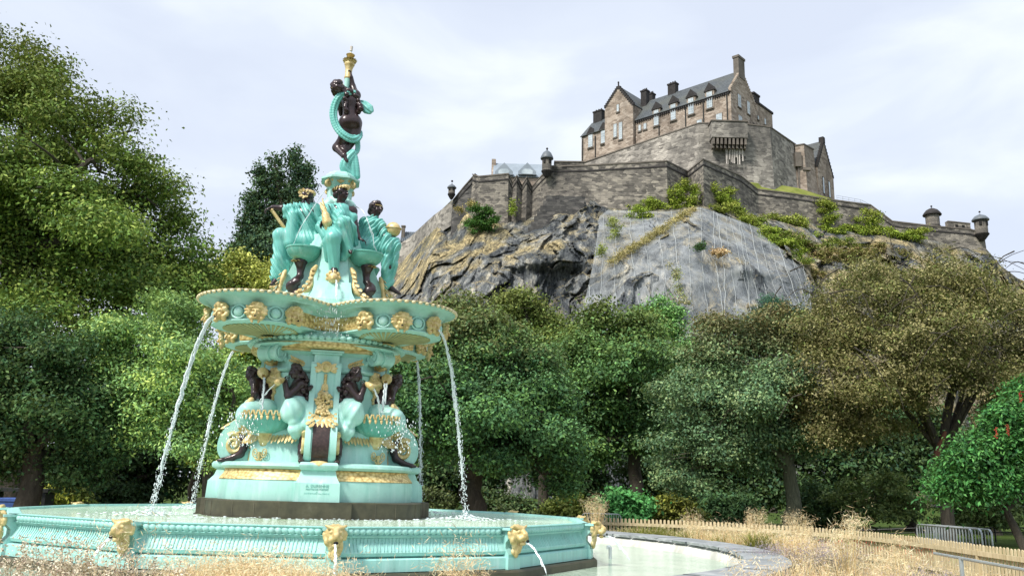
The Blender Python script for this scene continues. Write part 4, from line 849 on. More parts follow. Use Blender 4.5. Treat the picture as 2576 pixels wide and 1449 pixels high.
def merman(mir, label):
    sg = -1 if mir else 1; st, b_ = statue('merman_statue', label, G2, A3(-1.2 * sg, -.7, .9))
    def P(o): o.location = tuple(-b_); return o
    hd = Z5(640, 235, -.72); f = A3(-.75, -.6, -.2); s = .95; nk = Z5(720, 290, -.66); sh, sh2 = Z5(690, 350, -.8), Z5(860, 300, -.6); ch = Z5(800, 440, -.68); hp = Z5(850, 700, -.75)
    pr = head(hd, f, (-.2, 0, 1), s) + [('c', hd + A3(.03, 0, -.04), nk, .06, .08)] + torso(hp, ch, nk, sh, sh2, 1.05) + [('c', sh2, Z5(1010, 360, -.6), .11, .1), ('c', ch, Z5(960, 560, -.65), .17, .15)] + chain([sh, Z5(690, 520, -.95), Z5(670, 640, -.9)], [.075, .055, .04]) + hand(Z5(670, 630, -.9), (-.3, -.2, -1), (0, -1, 0), .9, .5) + chain([sh2, Z5(960, 250, -.72), Z5(870, 190, -.8)], [.08, .06, .04]) + hand(Z5(880, 200, -.8), (-1, -.2, .2), (0, 0, -1), .9, .7)
    P(sculpt('body', pr, 'dark_bronze', st, .012, .04, None, 0, mir))
    rg = np.random.default_rng(6); pr = curls(hd, f, (-.2, 0, 1), s, 64, .03, -.5, 3, .4)
    P(sculpt('hair', pr, 'dark_bronze', st, .012, .012, None, 0, mir))
    pr = [('c', Z5(880, 760, -.85), Z5(600, 790, -1.0), .17, .15), ('c', Z5(600, 790, -1.0), Z5(560, 860, -.95), .15, .17), ('c', Z5(900, 790, -.75), Z5(680, 760, -.8), .2, .2), ('e', Z5(600, 850, -.8), A3(.2, .25, .2)), ('c', Z5(580, 860, -.85), Z5(640, 930, -.8), .17, .1)]
    P(sculpt('draped_legs', pr, 'turquoise_paint', st, .011, .05, folds(.008, .14, (.4, .1, .8), .6), 0, mir))
    V, F = sdf(chain([Z5(820, 180, -.84), Z5(815, 210, -.95), Z5(822, 265, -1.06)], [.06, .088, .05]) + [('-c', Z5(823, 255, -1.06), Z5(826, 300, -1.22), .028, .034)] + chain([Z5(640, 620, -.98), Z5(600, 680, -1.0)], [.05, .07]), .012, .03); V = V * (A3(-1, 1, 1) if mir else A3(1, 1, 1)); F = F[:, ::-1] if mir else F; P(MB().add(V, F.tolist()).build('gilded_jar', GD, st, True))
merman(False, 'dark merman pouring water from a gold jar on his shoulder, left end of the fountain')
merman(True, 'dark merman pouring water from a gold jar on his shoulder, right end of the fountain')

# ------------------------------------------------------------------ the twelve sided basin, its lion heads, and the water
BR, BPHI, BZ0 = 4.9, .0517, -1.10
basin = thing('fountain_basin', 'wide twelve sided turquoise basin with fluted walls and gold lion heads', 'basin', (FC[0], FC[1], BZ0), FROT)
BP = M['basin_paint']
def corner(k, r=BR):
    if r != BR: r = r - 5.0 + BR
    a = k * pi / 6 + BPHI; return A3(r * sin(a), -r * cos(a), 0)
def dodec(r, z): return np.array([corner(k, r) + A3(0, 0, z) for k in range(12)])
def bpart(name, mb, mat, smooth=False, parent=None): return mb.build(name, mat, parent or basin, smooth, BZ0 if parent is None else 0)
bpart('basin_wall', MB().rings([dodec(r, z) for r, z in ((5.03, -1.09), (5.03, -.945), (5.0, -.93), (4.93, -.925), (4.92, -.92), (4.98, -.90), (5.0, -.86), (4.97, -.80), (4.93, -.74), (4.92, -.685), (4.95, -.675), (4.95, -.655), (4.98, -.65), (4.92, -.62), (4.90, -.55), (4.83, -.55), (4.80, -.62), (4.80, -1.0))]), BP)
b = MB(); g = MB(); AP = cos(pi / 12)
for k in range(1):
    p, q = corner(k), corner(k + 1); u = (q - p) / np.linalg.norm(q - p); L_ = np.linalg.norm(q - p); nrm = np.cross(u, (0, 0, 1.)) ; nrm = nrm if nrm @ (p + q) > 0 else -nrm; R = np.stack([u, nrm, A3(0, 0, 1)], 1); c0 = (p + q) / 2
    base = nrm * (c0 @ nrm); m = 27
    for i in range(m):         # gadrooned roll on the rim
        x = -L_ / 2 + .17 + (L_ - .34) * (i + .5) / m; b.ball(base - nrm * .055 + u * x + A3(0, 0, -.60), (.062, .06, .052), 8, 6, R @ np.array([[cos(.35), 0, sin(.35)], [0, 1, 0], [-sin(.35), 0, cos(.35)]]))
    b.obox(base - nrm * .15 - u * (L_ / 2 - .1) + A3(0, 0, -.58), u * (L_ - .2), nrm * .1, A3(0, 0, .035))
    for i in range(22):        # fluted frieze: upright tongues with rounded ends
        x = -L_ / 2 + .2 + (L_ - .4) * (i + .5) / 22; w = .026
        for sx in (-1, 1):
            P = [base + u * (x + sx * w) + nrm * e + A3(0, 0, z) for z, e in ((-.69, -.068), (-.74, -.06), (-.80, -.025), (-.835, -.008))]; g.tube(P, .008, 5)
        P = [base + u * (x + w * cos(t)) + nrm * (-.006 + .002 * sin(t)) + A3(0, 0, -.835 + .028 * sin(t)) for t in np.linspace(0, -pi, 7)]; g.tube(P, .008, 5)
four(bpart('gadrooned_rim', b, BP, True), 12); four(bpart('fluted_frieze', g, BP, True), 12)
pr = [('e', A3(0, 0, 0), A3(.115, .1, .10)), ('e', A3(0, -.12, -.03), A3(.06, .07, .05)), ('c', A3(0, -.08, .07), A3(0, -.15, .0), .03, .045), ('e', A3(-.055, -.085, .035), A3(.032, .02, .02)), ('e', A3(.055, -.085, .035), A3(.032, .02, .02)), ('c', A3(-.03, -.09, .075), A3(-.13, -.05, .11), .022, .016), ('c', A3(.03, -.09, .075), A3(.13, -.05, .11), .022, .016),
      ('e', A3(0, -.02, .09), A3(.12, .08, .03)), ('e', A3(-.05, -.11, -.05), A3(.045, .05, .045)), ('e', A3(.05, -.11, -.05), A3(.045, .05, .045)), ('-e', A3(0, -.19, -.075), A3(.028, .05, .022)), ('e', A3(0, -.11, -.12), A3(.05, .04, .03))]
rg = np.random.default_rng(2)
for q in range(26): t = rg.random(); z = -.05 - .27 * t; pr.append(('e', A3(rg.uniform(-1, 1) * .12 * (1 - t * .75), .02 - .03 * rg.random() + .03 * t, z), A3(.032, .03, .045)))
for q in range(10): a = -.4 + q * .44; pr.append(('e', A3(.13 * cos(a), .03, .0 + .1 * sin(a)), .035))
LV, LF = sdf(pr, .0115, .016); lion = None
for k in (0, 1, 2, 3, 4, 5, 6, 7, 8, 9, 10, 11):
    a = k * pi / 6 + BPHI; R = np.array([[cos(a), -sin(a), 0], [sin(a), cos(a), 0], [0, 0, 1]]); q = MB()
    q.box((0, -4.98, -1.02), (.23, .14, .15)).prism([(-4.9, -.95), (-5.03, -.95), (-5.03, -.9), (-4.97, -.83), (-4.97, -.75), (-5.06, -.66), (-5.08, -.585), (-4.9, -.585)], .19, (.095, 0, 0), (0, 1, 0), (0, 0, 1), (-1, 0, 0)).box((0, -4.97, -.567), (.30, .26, .034)); q.xf(None, (0, 5.0 - BR, 0)).xf(R); br = bpart('corner_bracket', q, BP)
    if lion is None: lion = fast_mesh('gilded_lion_head', LV * A3(.94, .95, .98), LF, GD, br, None, None, True); MB().ball((0, -.195, -.083), (.03, .015, .02)).build('mouth_opening', M['black_hole'], lion); o = lion
    else: o = dup(lion, parent=br)
    o.parent = br; o.location = R @ A3(0, -BR - .10, -.63); o.rotation_euler = (0, 0, a)
uw = MB().rings([dodec(4.81, -.60), dodec(4.81, -.582)]); wo = uw.build('water', M['upper_water'], None); wo.location = (FC[0], FC[1], 0); wo.rotation_euler = (0, 0, FROT); tag(wo, kind='structure')
# step the basin stands on
o = MB().rings([dodec(5.14, -1.3), dodec(5.14, -1.125), dodec(5.12, -1.10)]).build('basin_step', M['plinth_stone']); o.location = FC; o.rotation_euler = (0, 0, FROT); tag(o, 'low dark stone step under the turquoise basin', 'step')
def jet(name, label, P, r0, r1, drops, spread, seed=0, grp=None):      # a falling jet: rough tapering strands that break up into drops
    rg = np.random.default_rng(seed); P = np.array(P); m = len(P); b = MB(); cut = int(m * .85); amp = np.linspace(0, 1, m)[:, None]**1.5
    for q in range(3):
        W = P + rg.normal(size=P.shape) * (.003 + .02 * amp * spread / .04) + rg.normal(size=3) * r0 * .4; rr = np.linspace(r0, r1, m) * rg.uniform(.3, .8, m); c_ = int(cut * (1 - .15 * q)); b.tube(W[:c_ + 1], rr[:c_ + 1], 5)
    for i in range(drops):
        t = rg.random()**.6; q = t * (m - 1); j = min(int(q), m - 2); p = P[j] + (P[j + 1] - P[j]) * (q - j) + rg.normal(size=3) * A3(1, 1, .7) * spread * (.15 + t * .9); b.ball(p, np.array([1, 1, rg.uniform(1, 3.2)]) * rg.uniform(.15, .6) * r1 * .55, 5, 4)
    o = b.build(name, M['water_jet'], None, True); o.location = FC; o.rotation_euler = (0, 0, FROT); return tag(o, label, 'water jet', grp)
def arc(p0, d, L, z1, n=40): 
    t = np.linspace(0, 1, n)[:, None]; p0 = np.array(p0, float); d = np.array(d, float); P = p0 + d * L * t; P[:, 2] = p0[2] + (z1 - p0[2]) * t[:, 0]**1.75; return P
JE = {}
for kk, e in ((2, (-2.5, -1.35)), (3, (2.52, -1.1)), (1, (-2.35, 1.95)), (0, (2.1, 1.95))):
    an = pi / 4 + kk * pi / 2; q = MASKPOS[(kk, 2)] + A3(cos(an), sin(an), 0) * .14; v = A3(e[0] - q[0], e[1] - q[1], 0); JE[kk] = (v / np.linalg.norm(v), np.linalg.norm(v))
GJ = 'water jets falling from the upper bowl'
for k, lab in ((2, 'front left water jet falling from a gold mask of the upper bowl'), (3, 'front right water jet falling from a gold mask of the upper bowl'), (1, 'rear left thin water jet falling from the upper bowl'), (0, 'rear right thin water jet falling from the upper bowl')):
    kk = {2: 2, 3: 3, 1: 1, 0: 0}[k]; an = pi / 4 + kk * pi / 2; d = A3(cos(an), sin(an), 0); p = MASKPOS[(kk, 2)] + d * .14 - A3(0, 0, .07); jet('water_jet', lab, arc(p, *JE[kk], -.57), .026 if k > 1 else .022, .026, 900, .03, k, GJ)
for k, lab in ((0, 'short water jet from the front lion head, seen head on'), (1, 'short water jet from the gold lion head right of the front one'), (-1, 'short water jet from the gold lion head left of the front one'), (2, 'short water jet from the lion head at the right end of the basin')):
    a = k * pi / 6 + BPHI; d = A3(sin(a), -cos(a), 0); p = d * (BR + .28) + A3(0, 0, -.74); jet('lion_water_jet', lab, arc(p, d, .42, -1.2, 16), .018, .016, 14, .012, 20 + k, 'water jets from the basin lion heads')
def thin(name, label, P, r, seed, drops=30): jet(name, label, smoothp(P, 2), r, r * 1.1, drops, .02, seed, 'thin water spouts on the statues')
thin('water_spout', 'thin arc of water from the column top down to the left side bowl', [Z2(800, 100, -.2), Z2(650, 320, -.45), Z2(480, 580, -.55), Z2(400, 800, -.5)], .006, 31)
thin('water_spout', 'thin arc of water from the column lion to the right side bowl', [Z2(1065, 305, -.3), Z2(1190, 370, -.5), Z2(1270, 600, -.6), Z2(1330, 860, -.55)], .009, 32, 60)
thin('water_spout', 'thin stream of water below the foot of the front seated statue', [Z2(885, 1125, -1.15), Z2(888, 1200, -1.22), Z2(880, 1340, -1.25)], .016, 33)
thin('water_spout', 'thin spout of water from the left gold shell into the bay bowl', [Z5(1040, 345, -1.42), Z5(900, 470, -1.3), Z5(790, 610, -1.15), Z5(760, 690, -1.1)], .011, 34)
thin('water_spout', 'thin spout of water from the right gold shell into the bay bowl', [Z5(1040, 345, -1.42) * A3(-1, 1, 1), Z5(930, 470, -1.4) * A3(-1, 1, 1), Z5(850, 690, -1.3) * A3(-1, 1, 1), Z5(830, 800, -1.25) * A3(-1, 1, 1)], .011, 35)
for mir, lab in ((1, 'water pouring from the gold jar of the left merman'), (-1, 'water pouring from the gold jar of the right merman')):
    for dx in (0,): thin('water_spout', lab, [Z5(826, 285, -1.12) * A3(mir, 1, 1), Z5(820, 420, -1.2) * A3(mir, 1, 1), Z5(800, 620, -1.22) * A3(mir, 1, 1), Z5(790, 780, -1.22) * A3(mir, 1, 1)], .02, 36 + mir, 90)
for mir, lab in ((1, 'white water splashing over the edge of the left shell bowl'), (-1, 'white water splashing over the edge of the right shell bowl')):
    rg = np.random.default_rng(40 + mir); b = MB()
    for q in range(170): t = rg.random(); b.ball((mir * (-1.28 + .16 * rg.normal()), -1.33 + .1 * rg.normal() + .0 * t, 1.05 - .55 * t**1.3), np.array([1, 1, 1.8]) * rg.uniform(.004, .012), 5, 4)
    o = b.build('splash', M['water_jet'], None, True); o.location = FC; o.rotation_euler = (0, 0, FROT); tag(o, lab, 'splash')
b = MB(); rg = np.random.default_rng(50)           # drips off the notch of the upper bowl
for q in range(120): x = rg.normal() * .16; t = rg.random(); b.ball((x, -1.45 - .03 * rg.random(), 2.90 - .5 * t), np.array([1, 1, rg.uniform(1.5, 4)]) * rg.uniform(.004, .009), 5, 4)
o = b.build('splash', M['water_jet'], None, True); o.location = FC; o.rotation_euler = (0, 0, FROT); tag(o, 'drops of water dripping off the front notch of the upper bowl', 'splash')
b = MB()                   # foam where the jets strike and round the plinth
for kk in range(4):
    an = pi / 4 + kk * pi / 2; p = A3(*((2.1, 1.95), (-2.35, 1.95), (-2.5, -1.35), (2.52, -1.1))[kk], 0)
    for q in range(200):
        r = abs(rg.normal()) * .4; a = rg.random() * 6.28; b.ball(p + A3(r * cos(a) * 1.3, r * sin(a), -.575 + .12 * rg.random() * math.exp(-r * 4)), np.array([1.8, 1.6, .6]) * rg.uniform(.005, .02), 5, 4)
for q in range(260):
    x = rg.uniform(-2.1, 2.1); b.ball((x, -2.0 - abs(rg.normal()) * .3 + .0 * x, -.58 + .03 * rg.random()**2), np.array([2.6, 1.8, .5]) * rg.uniform(.003, .011), 5, 4)
o = b.build('foam', M['water_jet'], None, True); o.location = FC; o.rotation_euler = (0, 0, FROT); tag(o, 'white foam on the water round the fountain plinth', 'foam', kind='stuff')
# ------------------------------------------------------------------ ground, lower pool
def gz(x, y):
    r = np.hypot(x - FC[0], y - FC[1]); z = np.interp(r, [0, 7.2, 7.9, 8.0, 10, 13.6, 15, 22, 40, 90], [-1.35, -1.35, -1.35, -1.12, -1.42, -1.68, -1.7, -1.5, -1.4, -1.0])
    return z
def ground():
    R = np.concatenate([np.linspace(8.0, 16, 22), np.linspace(17, 60, 30), np.linspace(70, 1500, 26)]); n = 120; rows = []
    for r in R:
        a = np.arange(n) * 2 * pi / n; x, y = FC[0] + r * np.cos(a), FC[1] + r * np.sin(a); z = gz(x, y) + .03 * np.sin(x * 1.7) * np.sin(y * 1.3)
        rows.append(np.stack([x, y, z], 1))
    b = MB().rings(rows, cap0=False, cap1=False); o = b.build('ground', M['lawn'], None, True); tag(o, kind='structure'); return o
g_ = ground(); me = g_.data; me.materials.append(M['soil'])
for p in me.polygons:
    r = math.hypot(p.center[0] - FC[0], p.center[1] - FC[1]); p.material_index = 1 if r < 12.6 else 0
n = 120; circ3 = lambda r, z: np.array([[FC[0] + r * cos(t), FC[1] + r * sin(t), z] for t in np.arange(n) * 2 * pi / n])
o = MB().rings([circ3(7.6, -1.215), circ3(.5, -1.215)], cap0=False, cap1=False).build('pool_water', M['pool_water']); tag(o, kind='structure')
wall = thing('pool_wall', 'round pool wall with white liner and grey slate coping stones', 'pool wall', (FC[0], FC[1], -1.3)); zr = np.array([FC[0], FC[1], -1.3])
def ppart(name, mb, mat, sm=False): o = mb.build(name, mat, wall, sm); o.location = tuple(-zr); return o
ppart('liner', MB().rings([circ3(r, z) for r, z in ((7.25, -1.35), (7.27, -1.2), (7.32, -1.10), (7.40, -1.04), (7.52, -1.03))], cap0=False, cap1=False), M['pool_liner'], True)
rg = np.random.default_rng(11); A = np.cumsum(rg.uniform(.85, 1.5, 64)); A = A / A[-1] * 2 * pi
def coping(a0, a1, dz):
    T = np.linspace(a0 + .0016, a1 - .0016, 8); q = []
    for r, z in ((7.31, -1.03), (7.31 + .012 * rg.normal(), -.985), (7.36, -.972), (7.96, -.965), (8.02, -.99), (8.02, -1.1)):
        q.append(np.array([[FC[0] + (r + .008 * rg.normal() * (r < 7.33)) * cos(t), FC[1] + r * sin(t), z + dz] for t in T]))
    b = MB(); b.rings(q, closed=False); return b
b = MB()
for i in range(64):
    a0, a1 = (A[i - 1] if i else 0), A[i]; c = coping(a0, a1, rg.uniform(-.005, .005)); b.add(np.concatenate(c.V), c.F)
ppart('coping', b, M['coping_slate'])
sp = thing('water_nozzle', 'short grey bent nozzle pipe standing in the lower pool', 'nozzle', atZ(1535, 1404, -1.21)); q0 = atZ(1535, 1404, -1.21)
MB().tube([(0, 0, -.1), (0, 0, .14), (0, 0, .19), (-.02, 0, .205), (-.05, 0, .2)], [.03, .03, .03, .028, .026], 10).build('pipe', M['steel'], sp, True); MB().box((-.05, 0, .19), (.03, .05, .06)).build('outlet', M['steel'], sp)
# ------------------------------------------------------------------ picket fence
FX = [(1300, 1297.5), (1382, 1298), (1452, 1299), (1594, 1304), (1723, 1308), (1960, 1320), (2117, 1330), (2291, 1346.6), (2473, 1370), (2572, 1382), (2640, 1391), (2720, 1403)]
FPT = np.array([atZ(x, y, -.86) for x, y in FX]); FPT = smoothp(FPT, 2); seg = np.linalg.norm(np.diff(FPT[:, :2], axis=0), axis=1); FS = np.concatenate([[0], np.cumsum(seg)])
def fpos(s): return np.array([np.interp(s, FS, FPT[:, i]) for i in range(3)])
FBASE = -1.70; p0 = fpos(0); fence = thing('picket_fence', 'long pale wooden picket fence with rounded tops curving behind the flower bed', 'fence', (p0[0], p0[1], FBASE)); fb = np.array([p0[0], p0[1], FBASE])
SP = .118; npk = int(FS[-1] / SP); rg = np.random.default_rng(12); shared = None; px = []
for i in range(npk):
    s = (i + .5) * SP; p = fpos(s); d = fpos(s + .05) - fpos(s - .05); px.append((s, p, atan2(d[1], d[0])))
def picket(b, p, a, h, M0=None):
    w = .035; t = .009; P = [(-w, 0), (w, 0), (w, h - .04)] + [(w * cos(u), h - .04 + .04 * sin(u)) for u in np.linspace(.4, pi - .4, 5)] + [(-w, h - .04)]
    return b.prism(P, 2 * t, np.array(p) - fb, (cos(a), sin(a), 0), (0, 0, 1), (-sin(a), cos(a), 0))
big = sorted(range(npk), key=lambda i: px[i][1][1] if px[i][1][1] > 6 else 99)[:0] ; order = sorted([i for i in range(npk)], key=lambda i: np.linalg.norm(px[i][1]))
vis = [i for i in order if -.62 < px[i][1][0] / px[i][1][1] < .66][:100]; rest = MB(); vs = set(vis)
for i in range(npk):
    s, p, a = px[i]; pb = A3(p[0], p[1], FBASE); h = p[2] - FBASE + rg.uniform(-.008, .008)
    if i in vs: picket(MB(), pb, a + .0, h).build('picket', M['fence_wood'], fence) if False else None; 
    if i in vs: b = MB(); picket(b, pb, a, h); b.build('picket', M['fence_wood'], fence)
    else: picket(rest, pb, a, h)
tag(rest.build('distant_picket', M['fence_wood'], fence), kind='stuff')
for dz in (-.17, -.62):
    b = MB(); b2 = 0
    for s in np.arange(0, FS[-1] - 1.8, 1.8):
        p, q = fpos(s), fpos(s + 1.8); d = q - p; d[2] = 0; nn = np.array([d[1], -d[0], 0]) / np.linalg.norm(d); o0 = A3(p[0], p[1], p[2] + dz - .045) - fb + nn * .012; b = MB(); b.obox(o0, q - p, nn * .03, (0, 0, .09)); b.build('rail', M['fence_wood'], fence)
for s in np.arange(0, FS[-1], 1.8):
    p = fpos(s); b = MB().box(A3(p[0], p[1], (FBASE + p[2] - .1) / 2) - fb + A3(0, .06, 0), (.075, .075, p[2] - .1 - FBASE)); b.build('post', M['fence_wood'], fence)
# ------------------------------------------------------------------ steel crowd barriers, rails and the things at the edges
def barrier(p, a, w, h, label, nb=18):
    t = thing('crowd_barrier', label, 'barrier', p, a, 'steel crowd barriers behind the fence'); r = .12
    P = [(0, 0, 0)] + [(0, 0, z) for z in (h * .3, h * .6)] + [(r * (1 - cos(u)), 0, h - r + r * sin(u)) for u in np.linspace(0, pi / 2, 7)] + [(w * .5, 0, h)] + [(w - r + r * sin(u), 0, h - r + r * cos(u)) for u in np.linspace(0, pi / 2, 7)] + [(w, 0, h * .6), (w, 0, 0)]
    MB().tube(P, .021, 8).build('frame', M['steel'], t, True); MB().tube([(0, 0, .17), (w, 0, .17)], .017, 6).build('lower_rail', M['steel'], t, True)
    for i in range(nb): x = w * (i + 1) / (nb + 1); MB().tube([(x, 0, .17), (x, 0, h)], .0095, 5).build('bar', M['steel'], t, True)
    for x in (.25, w - .25): MB().tube([(x, -.3, .0), (x, 0, .1), (x, .3, 0)], .015, 6).build('foot', M['steel'], t, True)
    return t
pa = atY(2306, 1318, 22.6); pb = atY(2443, 1323, 20.2); ang = atan2(pb[1] - pa[1], pb[0] - pa[0]); wl = np.linalg.norm((pb - pa)[:2]); nv = A3(-sin(ang), cos(ang), 0)
for i, lab in enumerate(('steel crowd barrier behind the right picket fence, nearest of the three stacked together', 'steel crowd barrier behind the right picket fence, middle one of the stacked three', 'steel crowd barrier behind the right picket fence, rearmost of the stacked three')):
    q = pa + nv * .16 * i + A3(cos(ang), sin(ang), 0) * .12 * i; barrier((q[0], q[1], -1.67), ang, wl, q[2] + 1.67, lab)
q = atY(1464, 1290.5, 28.5); q2 = atY(1562, 1292, 28.5); barrier((q[0], q[1], -1.64), .03, (q2 - q)[0], q[2] + 1.64, 'single distant steel crowd barrier behind the fence beyond the fountain rim', 16)
kr = thing('knee_rail', 'low dark metal rail along the lawn in front of the right tree', 'rail', atY(2165, 1345, 33)); q0 = atY(2165, 1345, 33)
RP = [atY(2120, 1335, 34), atY(2303, 1328, 33), atY(2430, 1327, 32), atY(2576, 1327, 31), atY(2700, 1328, 30)]
b = MB(); b.tube([p - q0 for p in RP], .03, 6).build('rail', M['dark_metal'], kr, True); MB().tube([p - q0 - A3(0, 0, .16) for p in RP], .022, 6).build('rail', M['dark_metal'], kr, True)
for i in range(len(RP)):
    for t in (0, .5):
        if i + 1 < len(RP): p = RP[i] * (1 - t) + RP[i + 1] * t; MB().tube([A3(p[0], p[1], -1.5) - q0, p - q0], .03, 6).build('post', M['dark_metal'], kr)
h0, h1 = atY(2350, 1391, 10.6), atY(2600, 1437, 8.3); hr = thing('handrail', 'grey metal handrail in front of the picket fence at the right edge', 'handrail', (h0[0], h0[1], -1.1))
hb = A3(h0[0], h0[1], -1.1); MB().tube([h0 - hb, h1 - hb], .017, 8).build('rail', M['steel'], hr, True); pp = h0 * .68 + h1 * .32; MB().tube([A3(pp[0], pp[1], -1.2) - hb, pp - hb], .024, 8).build('post', M['steel'], hr, True)
cb = atY(40, 1276, 24); bn = thing('storage_bin', 'blue plastic bin with white patch at the far left edge', 'bin', (cb[0], cb[1], -1.5)); 
b = MB().rings([np.array([[-w, -w, z], [w, -w, z], [w, w, z], [-w, w, z]]) for w, z in ((.27, .0), (.31, .75), (.33, .75), (.33, .82), (.3, .84))]); b.build('body', M['blue_plastic'], bn); MB().prism([(.14 * cos(t), .13 * sin(t) if sin(t) > 0 else 0.05 * sin(t)) for t in np.linspace(0, 2 * pi, 17)[:-1]], .006, (-.13, -.305, .45), (1, 0, 0), (0, 0, 1), (0, -1, 0)).build('white_patch', M['white_frame'], bn)
tb = atY(70, 1232, 24.6); ta = thing('picnic_table', 'dark flat topped table in shade under the left trees', 'table', (tb[0], tb[1], -1.5))
MB().box((-.1, 0, tb[2] + 1.5), (1.7, .7, .09)).build('tabletop', M['dark_metal'], ta); 
for x in (-.85, .6): MB().box((x, 0, (tb[2] + 1.5) / 2), (.1, .5, tb[2] + 1.5 - .1)).build('leg', M['dark_metal'], ta)
sb = atY(125, 1271, 23.4); st2 = thing('stone_slab', 'grey stone slab on the grass beside the blue bin', 'slab', (sb[0], sb[1], -1.5)); MB().box((0, 0, .35), (.62, .5, .5)).build('slab', M['grey_stone'], st2)

# ------------------------------------------------------------------ castle rock
def hill_depth():
    C = []   # px, py, depth: survey of the rock face; first the foot of the walls, a little behind them above it
    for x, y, d in ((985, 640, 185), (1040, 600, 165), (1100, 545, 147), (1135, 515, 140), (1200, 538, 137), (1285, 560, 136), (1330, 560, 136), (1370, 548, 135), (1400, 505, 135), (1480, 489, 135), (1525, 535, 133), (1600, 532, 133), (1680, 530, 133), (1740, 525, 132.5), (1768, 515, 131.5), (1800, 528, 134), (1850, 538, 138.5), (1905, 545, 145), (2000, 560, 147), (2100, 580, 149), (2200, 590, 151), (2350, 610, 152), (2480, 640, 153), (2600, 720, 160), (2720, 760, 170)):
        C += [(x, y, d), (x, y - 25, d + 7), (x, y - 60, d + 16), (x, y - 100, d + 26)]
    C += [(990, 700, 160), (990, 760, 140), (990, 830, 118), (985, 1000, 95), (1080, 600, 149), (1082, 655, 138), (1085, 668, 127), (1090, 760, 120), (1090, 900, 100), (1060, 1050, 92)]
    C += [(1200, 600, 133), (1205, 640, 129), (1210, 655, 123), (1210, 720, 117), (1220, 800, 111), (1200, 1000, 94), (1290, 600, 131), (1290, 622, 128), (1310, 640, 120), (1330, 760, 112), (1330, 1000, 95)]
    C += [(1400, 560, 130), (1400, 590, 126), (1415, 605, 119), (1430, 780, 110), (1440, 1000, 95), (1490, 520, 131), (1490, 570, 125), (1490, 650, 117), (1490, 780, 110), (1530, 1000, 96)]
    C += [(1560, 570, 127), (1610, 575, 124), (1600, 640, 114), (1600, 700, 110), (1600, 780, 107), (1620, 1000, 96), (1690, 560, 125), (1690, 620, 115), (1760, 530, 127), (1755, 600, 116), (1740, 700, 109), (1740, 800, 105), (1750, 1000, 96)]
    C += [(1870, 575, 130), (1880, 650, 117), (1880, 780, 109), (1900, 1000, 97), (1960, 622, 131), (1980, 680, 121), (1985, 780, 113), (1990, 1000, 98), (2045, 650, 139), (2055, 720, 131), (2060, 800, 122), (2060, 1000, 100)]
    C += [(2150, 650, 142), (2180, 720, 130), (2180, 1000, 100), (2350, 690, 142), (2350, 1000, 104), (2480, 760, 142), (2480, 1000, 108), (2580, 1000, 115), (2720, 1000, 120)]
    return np.array(C, float)
HC = hill_depth()
def top_line(px): return base_line(px) - np.interp(px, [985, 1060, 1130, 1200, 2450, 2520], [0, 3, 10, 26, 26, 0])
def top_line_old(px): return np.interp(px, [960, 1000, 1040, 1100, 1130, 1200, 1290, 1360, 1500, 1600, 1740, 1768, 1850, 1905, 2000, 2100, 2200, 2250, 2350, 2480, 2520, 2600, 2720], [665, 618, 575, 530, 502, 470, 470, 460, 445, 440, 450, 430, 460, 490, 510, 520, 530, 570, 590, 605, 690, 740, 770])
def fbm(P, oct=5, seed=0, lac=2.1, gain=.5):     # value noise, vectorised
    rg = np.random.default_rng(seed); tab = rg.random((64, 64, 64)).astype(np.float32); out = np.zeros(len(P)); amp = 1.; f = 1.
    for o in range(oct):
        Q = P * f + o * 17.3; I = np.floor(Q).astype(int); T = Q - I; T = T * T * (3 - 2 * T); I &= 63; J = (I + 1) & 63; r = 0
        for a in (0, 1):
            for b in (0, 1):
                for c in (0, 1):
                    w = (T[:, 0] if a else 1 - T[:, 0]) * (T[:, 1] if b else 1 - T[:, 1]) * (T[:, 2] if c else 1 - T[:, 2]); r = r + w * tab[(J if a else I)[:, 0], (J if b else I)[:, 1], (J if c else I)[:, 2]]
        out += amp * (r - .5); amp *= gain; f *= lac
    return out
def rays(px, py):
    U = (px - CXP)[:, None]; V = (py - CYP)[:, None]; return c_r * U / FPX - c_u * V / FPX + fwd
def base_depth(px, py):          # smooth surface through the surveyed depths: local plane fits
    dx = HC[None, :, 0] - px[:, None]; dy = HC[None, :, 1] - py[:, None]; d2 = dx * dx + 1.2 * dy * dy; w = np.exp(-d2 / (2 * 34.**2)) + 1e-3 * np.exp(-d2 / (2 * 110.**2)) + 1e-9; x, y = dx / 100, dy / 100; z = HC[None, :, 2]
    m = lambda *a: (w * np.prod(np.broadcast_arrays(*a, np.ones_like(w)), 0)).sum(1); l = 1e-4 * w.sum(1) + 1e-10
    A = np.stack([np.stack([m(1.), m(x), m(y)], 1), np.stack([m(x), m(x, x) + l * 40, m(x, y)], 1), np.stack([m(y), m(x, y), m(y, y) + l * 40], 1)], 1); B = np.stack([m(z), m(x, z), m(y, z)], 1)
    return np.clip(np.linalg.solve(A, B[..., None])[:, 0, 0], 85, 230)
NETX = [(1470, 790), (1495, 640), (1505, 545), (1530, 528), (1600, 530), (1700, 535), (1760, 522), (1830, 545), (1905, 572), (1960, 622), (2015, 668), (2038, 700), (2040, 760), (2000, 830), (1900, 860), (1600, 860), (1460, 860)]
def inpoly(px, py, P):
    P = np.array(P, float); c = np.zeros(len(px), bool); j = len(P) - 1
    for i in range(len(P)):
        xi, yi, xj, yj = *P[i], *P[j]; c ^= ((yi > py) != (yj > py)) & (px < (xj - xi) * (py - yi) / (yj - yi + 1e-9) + xi); j = i
    return c
